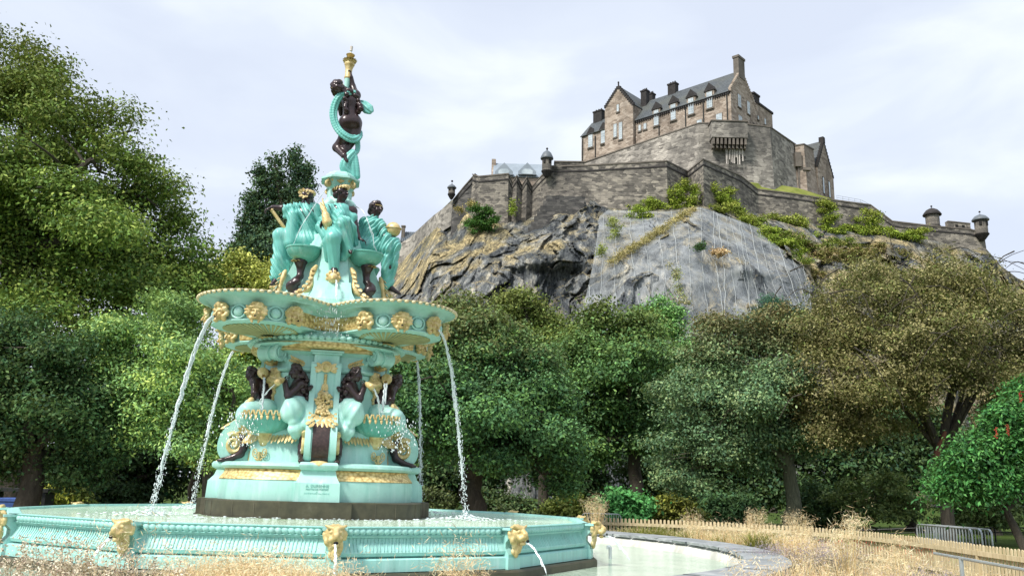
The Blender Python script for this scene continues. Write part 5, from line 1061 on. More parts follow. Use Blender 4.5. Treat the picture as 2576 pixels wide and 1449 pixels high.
def rock_points(px, py, net=False):
    D = np.concatenate([base_depth(px[i:i + 8000], py[i:i + 8000]) for i in range(0, len(px), 8000)]); R = rays(px, py); P = R * (D / R[:, 1])[:, None]
    th = radians(20); u = P[:, 0] * cos(th) - P[:, 2] * sin(th); v = P[:, 0] * sin(th) + P[:, 2] * cos(th)      # the strata lean
    wq = fbm(P * .09, 3, 3); u = u + 5 * wq; v = v + 4 * fbm(P * .11, 3, 4)
    rough = np.clip((py - base_line(px)) / 25, .03, 1); nt = inpoly(px, py, NETX); amp = np.where(nt, .55, 1.) * rough
    soft = np.where(inpoly(px, py, SLOPE), .4, 1.)
    if net: return P - R / np.linalg.norm(R, axis=1)[:, None] * (1.3 + .5 * np.abs(fbm(P * .12, 3, 8)))[:, None]
    c1 = facets(u / 7., v / 15., 1); c2 = facets(u / 2.6, v / 6., 2); c3 = facets(u / 1.1, v / 2.2, 5)
    D2 = D + amp * soft * (2.6 * c1 + 1.45 * c2 + .75 * c3 + 1.2 * wq); return R * (D2 / R[:, 1])[:, None]
def facets(u, v, seed):          # broken planes: every cell of a jittered grid has its own offset and tilt
    rg = np.random.default_rng(seed); T = rg.random((64, 64, 5)); iu, iv = np.floor(u).astype(int), np.floor(v).astype(int); best = np.full(len(u), 9.); out = np.zeros(len(u))
    for a in (-1, 0, 1):
        for b in (-1, 0, 1):
            k = T[(iu + a) & 63, (iv + b) & 63]; du = u - (iu + a + k[:, 0]); dv = v - (iv + b + k[:, 1]); d = du * du + dv * dv; m = d < best
            best = np.where(m, d, best); out = np.where(m, (k[:, 2] - .5) * 1.6 + du * (k[:, 3] - .5) * 2.4 + dv * (k[:, 4] - .75) * 1.6, out)
    return out
def base_line(px): return np.interp(px, [960, 1040, 1100, 1135, 1200, 1285, 1330, 1370, 1400, 1480, 1510, 1525, 1600, 1740, 1768, 1800, 1900, 2000, 2100, 2200, 2350, 2480, 2560, 2720], [650, 600, 545, 515, 538, 560, 560, 548, 505, 489, 497, 535, 532, 525, 515, 528, 545, 560, 580, 590, 610, 640, 700, 760])
SLOPE = [(985, 740), (985, 660), (1090, 530), (1140, 500), (1200, 480), (1250, 560), (1300, 600), (1230, 640), (1080, 662), (1050, 740)]
def rock():
    nx, ny = 640, 240; X = np.linspace(960, 2720, nx); t = np.linspace(0, 1, ny); PX = np.repeat(X[:, None], ny, 1); tl = top_line(X); PY = tl[:, None] + (960 - tl)[:, None] * t[None, :]**1.0
    V = rock_points(PX.ravel(), PY.ravel()); px, py = PX.ravel(), PY.ravel(); G = V.reshape(nx, ny, 3); back = G[:, :1] + A3(0, 60, 0); foot = G[:, -1:] * A3(1, .92, 0) + A3(0, 0, -1.6); G = np.concatenate([back, G, foot], 1); V = G.reshape(-1, 3); ny += 2
    I = np.arange(nx * ny).reshape(nx, ny); Q = np.stack([I[:-1, :-1], I[:-1, 1:], I[1:, 1:], I[1:, :-1]], -1).reshape(-1, 4)
    N = np.cross(np.gradient(G, axis=0), np.gradient(G, axis=1)); N /= np.linalg.norm(N, axis=-1)[..., None] + 1e-9; N *= np.sign(-N[..., 1:2] + 1e-9); up = N[..., 2].ravel()
    PXf = np.pad(PX, ((0, 0), (1, 1)), 'edge').ravel(); PYf = np.pad(PY, ((0, 0), (1, 1)), 'edge').ravel()
    n1 = fbm(V * .35, 5, 21); n2 = fbm(V * A3(.9, .5, .25), 4, 22); n3 = fbm(V * .12, 4, 23)
    rockc = lambda a: np.outer(1 - a, (.085, .096, .106)) + np.outer(a, (.29, .305, .31)); a = np.clip(.28 + n2 * 1.1 + n3 * .6, 0, 1); col = rockc(a)
    netm = inpoly(PXf, PYf, NETX); col = col + netm[:, None] * A3(.05, .056, .062); pale = np.clip((n2 - .18) * 5, 0, 1)[:, None] * .75; col = col * (1 - pale) + A3(.42, .40, .34) * pale
    grass = np.clip((up - .66 + n1 * .7) * 4, 0, 1); slope = inpoly(PXf, PYf, SLOPE); grass = np.maximum(grass * .7, np.where(slope, np.clip(.62 + n1 * 2.6, 0, 1), 0))
    led2 = inpoly(PXf, PYf, [(1080, 662), (1260, 610), (1420, 600), (1440, 620), (1260, 660), (1090, 700)]); grass = np.maximum(grass, np.where(led2, np.clip(.35 + n1 * 2.6, 0, 1), 0))
    str_ = inpoly(PXf, PYf, [(1540, 645), (1600, 600), (1735, 522), (1760, 528), (1690, 590), (1600, 625), (1530, 680), (1500, 700)]); grass = np.maximum(grass, np.where(str_, .95, 0)); rgt = inpoly(PXf, PYf, [(1900, 560), (2060, 600), (2720, 620), (2720, 1010), (2080, 1010), (2050, 720)]); grass = np.maximum(grass, np.where(rgt, np.clip(.6 + n1 * 2, 0, 1), 0)); grass = np.maximum(grass, np.clip(1 - (PYf - top_line(PXf)) / 30 + n1, 0, 1) * .6)
    dry = np.outer(np.clip(.5 + n1 * 1.5 + n3, 0, 1), A3(.42, .35, .20) - A3(.26, .235, .13)) + A3(.26, .235, .13); col = col * (1 - grass[:, None]) + dry * grass[:, None]
    return fast_mesh('castle_rock', V, Q, M['rock'], None, np.clip(col, .01, 1), None, False)
t = NT('rock'); a_ = t.n('Attribute', attribute_name='tint').outputs['Color']; nz = t.noise(.9, 6, .7, t.scale(t.pos(), (1.4, .6, .5)), .6); nf = t.noise(3.2, 5, .7, t.scale(t.pos(), (1.6, .6, .42)), .8); c_ = t.mix(1., a_, t.ramp(nz, [(.32, (.35, .36, .4)), (.5, (.95, .95, .95)), (.66, (1.75, 1.7, 1.6))]), 'MULTIPLY'); c_ = t.mix(1., c_, t.ramp(nf, [(.36, (.3, .31, .34)), (.5, (1., 1., 1.)), (.66, (1.6, 1.56, 1.45))]), 'MULTIPLY'); t.bump(t.math('ADD', nz, nf), .9, .7); t.set(c_, .92, 0, .2); M['rock'] = t.m
tag(rock(), kind='structure')
def netting():
    nx, ny = 200, 90; P = np.array(NETX, float); X = np.linspace(1463, 2040, nx); up_ = np.interp(X, P[:13, 0], P[:13, 1]) ; up_ = np.interp(X, [1463, 1480, 1497, 1507, 1530, 1560, 1605, 1650, 1700, 1760, 1830, 1905, 1960, 2015, 2036, 2040], [788, 720, 640, 545, 528, 530, 531, 533, 532, 522, 545, 572, 622, 668, 700, 760])
    lo_ = np.full(nx, 880.); t = np.linspace(0, 1, ny); PX = np.repeat(X[:, None], ny, 1); PY = up_[:, None] + (lo_ - up_)[:, None] * t
    V = rock_points(PX.ravel(), PY.ravel(), True); I = np.arange(nx * ny).reshape(nx, ny); Q = np.stack([I[:-1, :-1], I[:-1, 1:], I[1:, 1:], I[1:, :-1]], -1).reshape(-1, 4); return V, Q, V.reshape(nx, ny, 3), X
t = NT('wire_netting'); tr = t.n('BsdfTransparent'); nz = t.noise(.35, 5, .65, t.scale(t.pos(), (1, 1, .4))); wv = t.n('TexWave', {'Scale': 2.2, 'Distortion': 1.5, 'Detail': 2.}, bands_direction='Z'); t.link(t.pos(), wv.inputs['Vector'])
f = t.math('ADD', t.ramp(nz, [(.36, (.06,) * 3), (.66, (.42,) * 3)]), t.math('MULTIPLY', wv.outputs['Fac'], .16)); mx = t.n('MixShader', {0: f}); t.set(t.ramp(t.noise(.22, 6, .7, t.scale(t.pos(), (1, 1, .6))), [(.3, (.20, .23, .25)), (.5, (.42, .45, .47)), (.7, (.60, .62, .60))]), .6, .1); t.link(tr.outputs[0], mx.inputs[1]); t.link(t.b.outputs[0], mx.inputs[2]); t.link(mx.outputs[0], t.out.inputs[0]); M['wire_netting'] = t.m
V, Q, G, NX_ = netting(); c0 = A3(*G[100, -1]); nt_ = thing('rockfall_netting', 'grey wire rockfall netting with pale cables draped over the rock below the wall', 'netting', c0)
fast_mesh('mesh', V - c0, Q, M['wire_netting'], nt_, None, None, True); cab = plain('cable', (.44, .47, .47), .6)
for j, i in enumerate(list(range(6, 150, 12)) + list(range(118, 196, 9))):
    P = []; i1 = i
    for k in range(0, 90, 3):
        ii = min(199, i1 + int(k * (.0 if i < 40 else .12 if j < 13 else .36))); P.append(G[ii, k] - c0 - A3(0, .25, 0) + A3(.22 * sin(k * .07 + j) + .06 * sin(k * .4 + 2 * j), 0, 0))
    MB().tube(P, .024 if j % 3 else .038, 4).build('cable', M['cable'], nt_)
# ------------------------------------------------------------------ castle: walls and buildings on the rock
def onpl(px, py, p0, n): d = ray(px, py); return d * ((p0 @ n) / (d @ n))
HS, BSN, RS, DM = M['house_stone'], M['bastion_stone'], M['rampart_stone'], M['dark_masonry']
CA = A3(43.62, 159.8, 0); D1 = A3(-.7333, .68, 0); D2 = A3(.68, .7333, 0); N1 = -D2; N2 = -D1 * 1.0; ZV = A3(0, 0, 1)
cas = thing('castle_house', 'tall stone castle house with steep slate roofs, dormers and chimneys on top of the crag', 'castle', (CA[0], CA[1], 66))
c0 = A3(CA[0], CA[1], 66)
def tz(px, py, off=0.): p = onpl(px, py, CA - D2 * off, N1); return float((p - CA) @ D1), float(p[2])
def Z4(x, y): return 1434.1 + .2788 * x, 127.9 + .2788 * y
def wz(px, py): p = onpl(px, py, CA, D1); return float((p - CA) @ D2), float(p[2])
def cpart(name, mb, mat, par=None, uv=True): mb.xf(None, -c0) ; return mb.build(name, mat, par or cas, False, 0, uv)
ZE, ZBASE = 80., 64.
tT1, tT0 = tz(*Z4(590, 640))[0], tz(*Z4(335, 640))[0]; tEnd = tz(1463, 350)[0]; zLw = tz(1463, 350)[1]
DEP, HW = 11.3, 5.2
def gable_prism(t0, t1, w0, w1, zb, ze, zr, wr):      # block from t0 to t1 along D1, w0..w1 along D2, with a ridge along D1
    return MB().prism([(w0, zb), (w1, zb), (w1, ze), (wr, zr), (w0, ze)], t1 - t0, CA + D1 * t0, D2, ZV, D1)
zR = wz(1852, 180)[1] * 1.0; zR = 86.4
cpart('wall', gable_prism(0, tT1, 0, DEP, ZBASE, ZE, zR, HW), HS)
def roof(t0, t1, w0, w1, ze, zr, wr, name='roof', ov=.25):
    b = MB(); n = .22
    for wa, sgn in ((w0, -1), (w1, 1)):
        e = A3(0, 0, ze) + CA + D2 * (wa + sgn * ov) + D1 * t0 - ZV * ov * (zr - ze) / abs(wr - wa); r = CA + D2 * wr + D1 * t0 + ZV * zr
        q = r - e; nn = np.cross(q, D1); nn /= np.linalg.norm(nn); nn *= np.sign(nn[2]); b.obox(e + nn * .02, q, D1 * (t1 - t0), nn * n)
    return cpart(name, b, M['slate_roof'])
roof(.35, tT1 + .5, 0, DEP, ZE, zR, HW)
gb = MB()      # crow stepped skew on the near gable
for i in range(14):
    f = i / 14; 
    for w0, w1 in ((0, HW), (DEP, HW)): w = w0 + (w1 - w0) * (f + .04); z = ZE + (zR - ZE) * (f + .05); gb.obox(CA + D2 * (w - .25) - D1 * .08 + ZV * (z - .4), D2 * .5, D1 * .55, ZV * .95)
cpart('crow_step', gb, HS)
tower = cpart('gable_tower', MB().prism([(tT0, ZBASE), (tT1, ZBASE), (tT1 - .0, tz(*Z4(590, 500))[1]), ((tT0 + tT1) / 2 + 0.15, tz(*Z4(437, 345))[1]), (tT0, tz(*Z4(338, 525))[1])], 9.5, CA - D2 * .9, D1, ZV, D2), HS)
zt0 = tz(*Z4(338, 525))[1]; zta = tz(*Z4(437, 345))[1]; tm = (tT0 + tT1) / 2 + .15; zt1 = tz(*Z4(590, 500))[1]
b = MB()
for ta, za in ((tT0, zt0), (tT1, zt1)):
    e = CA + D1 * ta + ZV * za - D2 * .4; q = D1 * (tm - ta) + ZV * (zta - za); nn = np.cross(q, D2); nn /= np.linalg.norm(nn); nn *= np.sign(nn[2]); b.obox(e + nn * .02, q, D2 * 9.2, nn * .2)
cpart('roof', b, M['slate_roof'])
b = MB()
for ta, za in ((tT0, zt0), (tT1, zt1)):
    for i in range(10): f = (i + .3) / 10; p = CA + D1 * (ta + (tm - ta) * f) + ZV * (za + (zta - za) * f) - D2 * 1.0; b.obox(p - D1 * .28 - ZV * .3, D1 * .56, D2 * .6, ZV * .75)
b.obox(CA + D1 * (tm - .12) + ZV * zta - D2 * .9, D1 * .24, D2 * .24, ZV * 1.0); b.ball(CA + D1 * tm + ZV * (zta + 1.1) - D2 * .8, .22); cpart('crow_step', b, M['soot_stone'])
zLe = tz(*Z4(340, 702))[1]; zLr = zLe + 4.7
cpart('wall', gable_prism(tT0, tEnd, 0, 9.0, ZBASE, zLe, zLr, 4.2), HS); roof(tT0, tEnd + .1, 0, 9.0, zLe, zLr, 4.2)
cpart('corner_bartizan', MB().lathe([(.2, -4.4), (.9, -3.2), (.9, -.4), (1.0, -.3)], 12, tuple(CA + D1 * tEnd + ZV * zLe - D2 * .1)), HS) if False else None
w0, w1 = 12.2, wz(1945, 283)[0]; zS = wz(1945, 283)[1]
cpart('wall', MB().prism([(DEP - .5, ZBASE), (w1, ZBASE), (w1, zS), (w0, zS), (w0, zS - 2.), (DEP - .5, zS - 2.)], 8., CA + D1 * .25, D2, ZV, D1), HS)
b = MB(); b.obox(CA + D2 * (w0 - .1) + ZV * (zS - .45) + D1 * .05, D2 * (w1 - w0 + .3), D1 * 8.3, ZV * .5); b.obox(CA + D2 * (DEP - 2) + ZV * 75.9 - D1 * .02, D2 * (w1 - DEP + 2.1), D1 * .4, ZV * .35); cpart('string_course', b, M['soot_stone'])
def chimney(px0, px1, py0, py1, woff, tall=None):
    p = onpl((px0 + px1) / 2, py1, CA + D2 * woff, N1); a = onpl(px0, py0, CA + D2 * woff, N1); c = onpl(px1, py0, CA + D2 * woff, N1); h = a[2] - p[2] + 1.6; wd = abs((c - a) @ D1); q = a * .5 + c * .5; b0 = A3(q[0], q[1], p[2] - 1.6)
    b = MB().obox(b0 - D1 * wd / 2 - D2 * .6, D1 * wd, D2 * 1.3, ZV * h).obox(b0 - D1 * (wd / 2 + .12) - D2 * .72 + ZV * (h - .35), D1 * (wd + .24), D2 * 1.54, ZV * .35)
    o = cpart('chimney', b, M['soot_stone'])
    for i in (-1, 0, 1): q = MB().lathe([(.17, 0), (.14, .5), (.16, .52)], 8, tuple(b0 + D1 * i * wd * .3 + ZV * (h))); q.xf(None, -c0); q.build('chimney_pot', M['soot_stone'], o)
chimney(*[Z4(650, 0)[0], Z4(700, 0)[0], Z4(0, 372)[1], Z4(0, 490)[1]], HW - 1.); chimney(Z4(712, 0)[0], Z4(755, 0)[0], Z4(0, 398)[1], Z4(0, 470)[1], HW + 2.5); chimney(Z4(893, 0)[0], Z4(962, 0)[0], Z4(0, 312)[1], Z4(0, 395)[1], HW); chimney(Z4(222, 0)[0], Z4(298, 0)[0], Z4(0, 560)[1], Z4(0, 625)[1], 4.2)
b = MB().obox(CA + D2 * (HW - 1.5) - D1 * .1 + ZV * (zR - 1.8), D2 * 2.7, D1 * 1.2, ZV * (wz(1860, 148)[1] + .6 - zR + 1.8)); zc = wz(1860, 148)[1] + .6; b.obox(CA + D2 * (HW - 1.65) - D1 * .25 + ZV * (zc - .5), D2 * 3., D1 * 1.5, ZV * .5); cpart('chimney', b, M['cap_stone'])
b = MB().obox(CA + D2 * 12.4 + D1 * 1. + ZV * (zS - .5), D2 * 2.6, D1 * 2, ZV * 3.).obox(CA + D2 * 12.25 + D1 * .85 + ZV * (zS + 2.2), D2 * 2.9, D1 * 2.3, ZV * .4); cpart('chimney', b, M['soot_stone'])
t = NT('window_glass'); t.set(t.ramp(t.noise(.5, 3, .5, t.pos()), [(.35, (.30, .36, .40)), (.65, (.55, .62, .66))]), .15, 0, .6); M['window_glass'] = t.m
def window(face, a0, a1, z0, z1, off, dark=False):     # face: (origin, along, outward)
    o, al, ou = face; rv = MB().obox(o + al * (a0 - .16) + ZV * (z0 - .2) + ou * (off - .1), al * (a1 - a0 + .32), ou * .18, ZV * (z1 - z0 + .36)); par = cpart('window', rv, M['cap_stone'])
    g = MB().obox(o + al * a0 + ZV * z0 + ou * (off + .06), al * (a1 - a0), ou * .04, ZV * (z1 - z0)); g.xf(None, -c0); g.build('pane', M['window_glass'], par)
    f = MB(); nx, nz = max(2, int((a1 - a0) / .42)), max(2, int((z1 - z0) / .55))
    for i in range(nx + 1): x = a0 + (a1 - a0) * i / nx; f.obox(o + al * (x - .045) + ZV * z0 + ou * (off + .1), al * .09, ou * .03, ZV * (z1 - z0))
    for i in range(nz + 1): z = z0 + (z1 - z0) * i / nz; f.obox(o + al * a0 + ZV * (z - .04) + ou * (off + .104), al * (a1 - a0), ou * .03, ZV * .08)
    f.xf(None, -c0); f.build('frame', M['white_frame'], par); s = MB().obox(o + al * (a0 - .3) + ZV * (z0 - .4) + ou * (off - .05), al * (a1 - a0 + .6), ou * .28, ZV * .22); s.xf(None, -c0); s.build('sill', M['cap_stone'], par)
F1 = (CA, D1, -D2); F2 = (CA, D2, -D1)
def win1(x0, x1, y0, y1, off=0.):
    ym = (y0 + y1) / 2; t0 = tz(*Z4(x0, ym), off)[0]; t1 = tz(*Z4(x1, ym), off)[0]; z0, z1 = tz(*Z4((x0 + x1) / 2, y1), off)[1], tz(*Z4((x0 + x1) / 2, y0), off)[1]; window(F1, min(t0, t1), max(t0, t1), z0, z1, off); return min(t0, t1), max(t0, t1), z0, z1
for (x0, x1, y0, y1, ay) in ((760, 798, 540, 672, 462), (912, 952, 487, 622, 405), (1070, 1114, 432, 570, 350), (1236, 1282, 375, 515, 292), (168, 203, 762, 868, 690), (283, 318, 722, 832, 648)):
    t0, t1, z0, z1 = win1(x0, x1, y0, y1, .12); tm_ = (t0 + t1) / 2; za = tz(*Z4((x0 + x1) / 2, ay))[1]; hw = (t1 - t0) / 2 + .45
    o = cpart('dormer', MB().prism([(-hw, z0 - .5), (hw, z0 - .5), (hw, z1 + .3), (-hw, z1 + .3)], 3., CA + D1 * tm_ - D2 * .12, D1, ZV, D2), HS)
    q = MB().prism([(-hw - .25, z1 + .3), (hw + .25, z1 + .3), (0, za)], 3.4, CA + D1 * tm_ - D2 * .32, D1, ZV, D2); q.xf(None, -c0); q.build('pediment', M['soot_stone'], o)
for w in ((397, 420, 665, 778, .9), (445, 470, 650, 797, .9), (425, 440, 490, 548, .9), (622, 638, 674, 722, 0), (668, 688, 660, 706, 0), (1322, 1370, 572, 638, 0), (1148, 1188, 628, 668, 0)): win1(*w)
for x0, x1, y0, y1 in ((1513, 1537, 402, 505), (1597, 1617, 465, 568), (1519, 1547, 592, 645), (1762, 1772, 615, 660), (1700, 1708, 590, 615)):
    ym = (y0 + y1) / 2; a0, a1 = wz(*Z4(x0, ym))[0], wz(*Z4(x1, ym))[0]; window(F2, min(a0, a1), max(a0, a1), wz(*Z4((x0 + x1) / 2, y1))[1], wz(*Z4((x0 + x1) / 2, y0))[1], 0. if x0 < 1650 else -.25)
for x, y0, y1 in ((592, 640, 820), (808, 590, 750), (1047, 520, 680), (1207, 440, 665), (1420, 380, 650), (235, 770, 940), (120, 800, 980), (345, 800, 900)):
    t_, z1 = tz(*Z4(x, y0)); z0 = tz(*Z4(x, y1))[1]; cpart('downpipe', MB().obox(CA + D1 * t_ - D2 * .22 + ZV * (z0 - 2), D1 * .22, D2 * .2, ZV * (z1 - z0 + 2)), M['dark_metal'])
b = MB()
for i in range(46): b.obox(CA + D1 * (.3 + i * (tT1 - .5) / 46) - D2 * .3 + ZV * (ZE - .75), D1 * .3, D2 * .4, ZV * .45)
b.obox(CA - D2 * .34 + ZV * (ZE - .3), D1 * tT1, D2 * .5, ZV * .26); cpart('corbel_course', b, M['soot_stone'])

def wallchain(root, base, P, drop, mat, thick=1.4, cap=True, pz=.85, name='wall'):     # P: list of (px, py, Y) along the wall head
    Q = [atY(*p) for p in P]; b = MB(); k = MB(); k2 = MB(); n = len(Q); nrm = []
    for i in range(n - 1): d = Q[i + 1] - Q[i]; q = A3(d[1], -d[0], 0); q /= np.linalg.norm(q); nrm.append(q if q[1] < 0 else -q)
    vn = [nrm[0]] + [(nrm[i - 1] + nrm[i]) / max(.6, np.linalg.norm(nrm[i - 1] + nrm[i])) / max(.6, np.linalg.norm(nrm[i - 1] + nrm[i])) * 2 * .5 for i in range(1, n - 1)] + [nrm[-1]]
    for i in range(n - 1):
        a, c = Q[i], Q[i + 1]; A_, C_ = vn[i], vn[i + 1]; dn = ZV * drop; bat = .06 * drop
        b.add([a, c, c - C_ * thick, a - A_ * thick, a - dn + A_ * bat, c - dn + C_ * bat, c - dn - C_ * thick, a - dn - A_ * thick], [[0, 1, 2, 3], [4, 5, 1, 0], [3, 2, 6, 7]] if (np.cross(c - a, ZV) @ nrm[i]) > 0 else [[3, 2, 1, 0], [0, 1, 5, 4], [7, 6, 2, 3]])
        for kk, z, h, e in ((k, -.02, .24, .2), (k2, -pz - .2, .26, .22)):
            V = [a + ZV * z + A_ * e, c + ZV * z + C_ * e, c + ZV * z - C_ * (thick + .1 if kk is k else .3), a + ZV * z - A_ * (thick + .1 if kk is k else .3)]; kk.add(V + [v + ZV * h for v in V], [[3, 2, 1, 0], [4, 5, 6, 7], [0, 1, 5, 4], [1, 2, 6, 5], [2, 3, 7, 6], [3, 0, 4, 7]])
    for mb, mt, nm in ((b, mat, name), (k, M['cap_stone'], 'coping'), (k2, M['soot_stone'], 'string_course')):
        if mb is b or cap: mb.xf(None, -base); mb.build(nm, mt, root, False, 0, True)
    return Q
def wallthing(name, label, cat, P, drop, mat, **kw):
    q = atY(*P[len(P) // 2]); base = A3(q[0], q[1], q[2] - drop); t = thing(name, label, cat, base); wallchain(t, base, P, drop, mat, **kw); return t, base
zb = 68.
def Yz(px, py, z): d = ray(px, py); return float(z * d[1] / d[2])
bast, bb = wallthing('bastion_wall', 'massive pale stained stone bastion wall below the castle house', 'wall', [(x, y, Yz(x, y, z)) for x, y, z in ((1461, 413, 68), (1600, 365, 68), (1757, 312, 68), (1790, 311, 68), (1880, 314, 68), (1937, 321, 68), (2001, 366, 68))], 22, BSN, thick=3., pz=30)
p, q = atY(1790, 305, 147.3), atY(1880, 309, 147.3); al = (q - p) * A3(1, 1, 0); L_ = np.linalg.norm(al); al /= L_; ou = A3(al[1], -al[0], 0); zt = p[2]; zk = atY(1830, 346, 147.3)[2]
def bp(name, mb, mat): mb.xf(None, -bb); mb.build(name, mat, bast, False, 0, True)
bp('machicolation', MB().obox(A3(p[0], p[1], zk), al * L_, -ou * 2.5, ZV * (zt - zk)), BSN); bp('machicolation_coping', MB().obox(A3(p[0], p[1], zt + .01) + ou * .15 - al * .15, al * (L_ + .3), -ou * 2.9, ZV * .25), M['cap_stone'])
b = MB()
for i in range(9): x = L_ * (i + .2) / 9; b.obox(A3(p[0], p[1], zk - 1.3) + al * x - ou * .1, al * .38, -ou * 1.5, ZV * 1.28).obox(A3(p[0], p[1], zk - 1.9) + al * x - ou * .5, al * .38, -ou * 1.2, ZV * .6)
bp('corbel', b, M['cap_stone']); b = MB(); rg = np.random.default_rng(4)
for i in range(11): x = L_ * (.42 + .5 * i / 11); h = rg.uniform(.8, 3.4); b.obox(A3(p[0], p[1], zk - 1.5 - h) + al * x - ou * 1.22, al * rg.uniform(.07, .2), -ou * .08, ZV * h)
bp('lime_streak', b, M['lime_streak'])
tw, tb_ = wallthing('square_tower', 'brown stone square tower with projecting turret at the right end of the bastion', 'tower', [(2000, 368, 158.2), (2022, 364, 157.6), (2046, 378, 163.5)], 16, HS, thick=4., pz=30)
q = atY(2006, 385, 157.6); b = MB().box(q - A3(0, 0, 1.5), (1.2, 1., 3.)).box(q - A3(0, 0, 5.5), (.3, .4, 6.)).box(q + A3(1.6, 0, -3.4), (1.6, .8, .6)); b.xf(None, -tb_); b.build('stair_turret', M['cap_stone'], tw, False, 0, True)
# gabled building at the right
G0, G1 = atY(2057, 440, 163.), atY(2100, 505, 169.5); al = (G1 - G0) * A3(1, 1, 0); gw = np.linalg.norm(al); al /= gw; zg = [onpl(2073, 358, G0, np.cross(al, ZV))[2], onpl(2100, 452, G0, np.cross(al, ZV))[2]]; bk = A3(-al[1], al[0], 0); bk = bk if bk[1] > 0 else -bk; bk = A3(-.7333, .68, 0)
gr = thing('gabled_house', 'brown stone gabled building with green slate roof at the right of the castle', 'castle', A3(G0[0], G0[1], 56)); g0 = A3(G0[0], G0[1], 56)
def gp(name, mb, mat, par=None): mb.xf(None, -g0); return mb.build(name, mat, par or gr, False, 0, True)
gp('wall', MB().prism([(0, 56), (gw, 56), (gw, zg[1]), (gw * .5, zg[0]), (0, zg[1])], 14, A3(G0[0], G0[1], 0), al, ZV, bk), HS); b = MB()
for s0 in (0, gw):
    e = A3(G0[0], G0[1], zg[1]) + al * s0 + bk * .4; q = al * (gw * .5 - s0) + ZV * (zg[0] - zg[1]); nn = np.cross(q, bk); nn /= np.linalg.norm(nn); nn *= np.sign(nn[2]); b.obox(e + nn * .02, q, bk * 13.6, nn * .25)
gp('roof', b, M['slate_roof']); b = MB()
for s0 in (0, gw):
    for i in range(11): f = (i + .3) / 11; p = A3(G0[0], G0[1], zg[1] + (zg[0] - zg[1]) * f) + al * (s0 + (gw * .5 - s0) * f); b.obox(p - al * .25 - bk * .1 - ZV * .2, al * .5, bk * .6, ZV * .65)
b.obox(A3(G0[0], G0[1], zg[0] - .3) + al * (gw * .5 - .5) - bk * .15, al * 1., bk * 1., ZV * 1.3); gp('crow_step', b, M['soot_stone'])
for f in (.32, .68):
    w = gp('window', MB().obox(A3(G0[0], G0[1], zg[1] - 5.2) + al * (gw * f - .45) - bk * .08, al * .9, bk * .2, ZV * 3.8), M['soot_stone']); q = MB().obox(A3(G0[0], G0[1], zg[1] - 5.) + al * (gw * f - .3) - bk * .1, al * .6, bk * .1, ZV * 3.4); q.xf(None, -g0); q.build('pane', M['window_glass'], w)
# rampart
RPTS = [(1190, 441, 139.5), (1205, 446, 138), (1279, 439, 137.5), (1289, 461, 138.4), (1300.4, 443, 137.6), (1313, 468, 138.8), (1325.5, 447, 137.7), (1338, 471, 139), (1362, 444.5, 137.6), (1388, 420, 136.6), (1473, 418, 136.2), (1600, 411, 135.3), (1676.6, 406.7, 134.9), (1729.6, 433.2, 140.2), (1768.7, 402.5, 133.6), (1863, 444, 142.2), (1905, 477.8, 147.5), (1973, 486, 148.7), (2100, 505, 151.6), (2190, 517, 153.7), (2245, 558, 153.5), (2345, 570, 154), (2440, 578, 155), (2476, 590, 155.5)]
ramp, rb = wallthing('rampart_wall', 'long dark masonry rampart wall zigzagging across the crag under the castle', 'wall', RPTS, 16, RS)
def rp(name, mb, mat): mb.xf(None, -rb); return mb.build(name, mat, ramp, False, 0, True)
for (xa, ya, xb, yb, Y, op) in ((1394, 408, 1470, 409, 136.4, ((.27, .42), (.58, .73))), (2384, 558, 2441, 564, 155., ((.32, .45), (.62, .74)))):
    p, q = atY(xa, ya, Y), atY(xb, yb, Y); al = q - p; h = 1.3; ou = A3(0, -1, 0); rp('battlement', MB().obox(p - ZV * h, al, -ou * 1., ZV * h), RS); rp('battlement_coping', MB().obox(p + ou * .12, al, -ou * 1.2, ZV * .2), M['cap_stone'])
    for f0, f1 in op: rp('gun_opening', MB().obox(p + al * f0 - ZV * (h - .1) + ou * .02, al * (f1 - f0), -ou * .3, ZV * (h - .45)), M['black_hole'])
lw, lb = wallthing('side_wall', 'dark sloping stone wall climbing the left edge of the crag to the rampart', 'wall', [(1140, 507, 141.5), (1165, 474, 140.5), (1196, 440, 139.6)], 9, DM, pz=.9)
ow, ob = wallthing('boundary_wall', 'rough brown stone boundary wall running down the left skyline of the crag', 'wall', [(1008, 612, 166), (1030, 598, 164), (1058, 572, 157), (1092, 541, 149), (1115, 524, 144), (1140, 507, 141.5)], 4.5, BSN, thick=.8, cap=False)
b = MB(); rg = np.random.default_rng(8)
for i in range(9):
    z = i * 1.05; p = atY(1398 - i * 4.5, 500 + i * 0, 133.8 - i * .45); zz = atY(1398, 498, 134)[2] - z; b.box((p[0] + 1.6 + .2 * i * 0, p[1], zz - .5), (6.4 + .35 * i, 1.6, 1.02))
st_ = b; q0 = atY(1398, 560, 134); bt = thing('stepped_buttress', 'stepped dark stone buttress below the left turret on the rock', 'buttress', q0); st_.xf(None, -q0); st_.build('steps', DM, bt, False, 0, True)
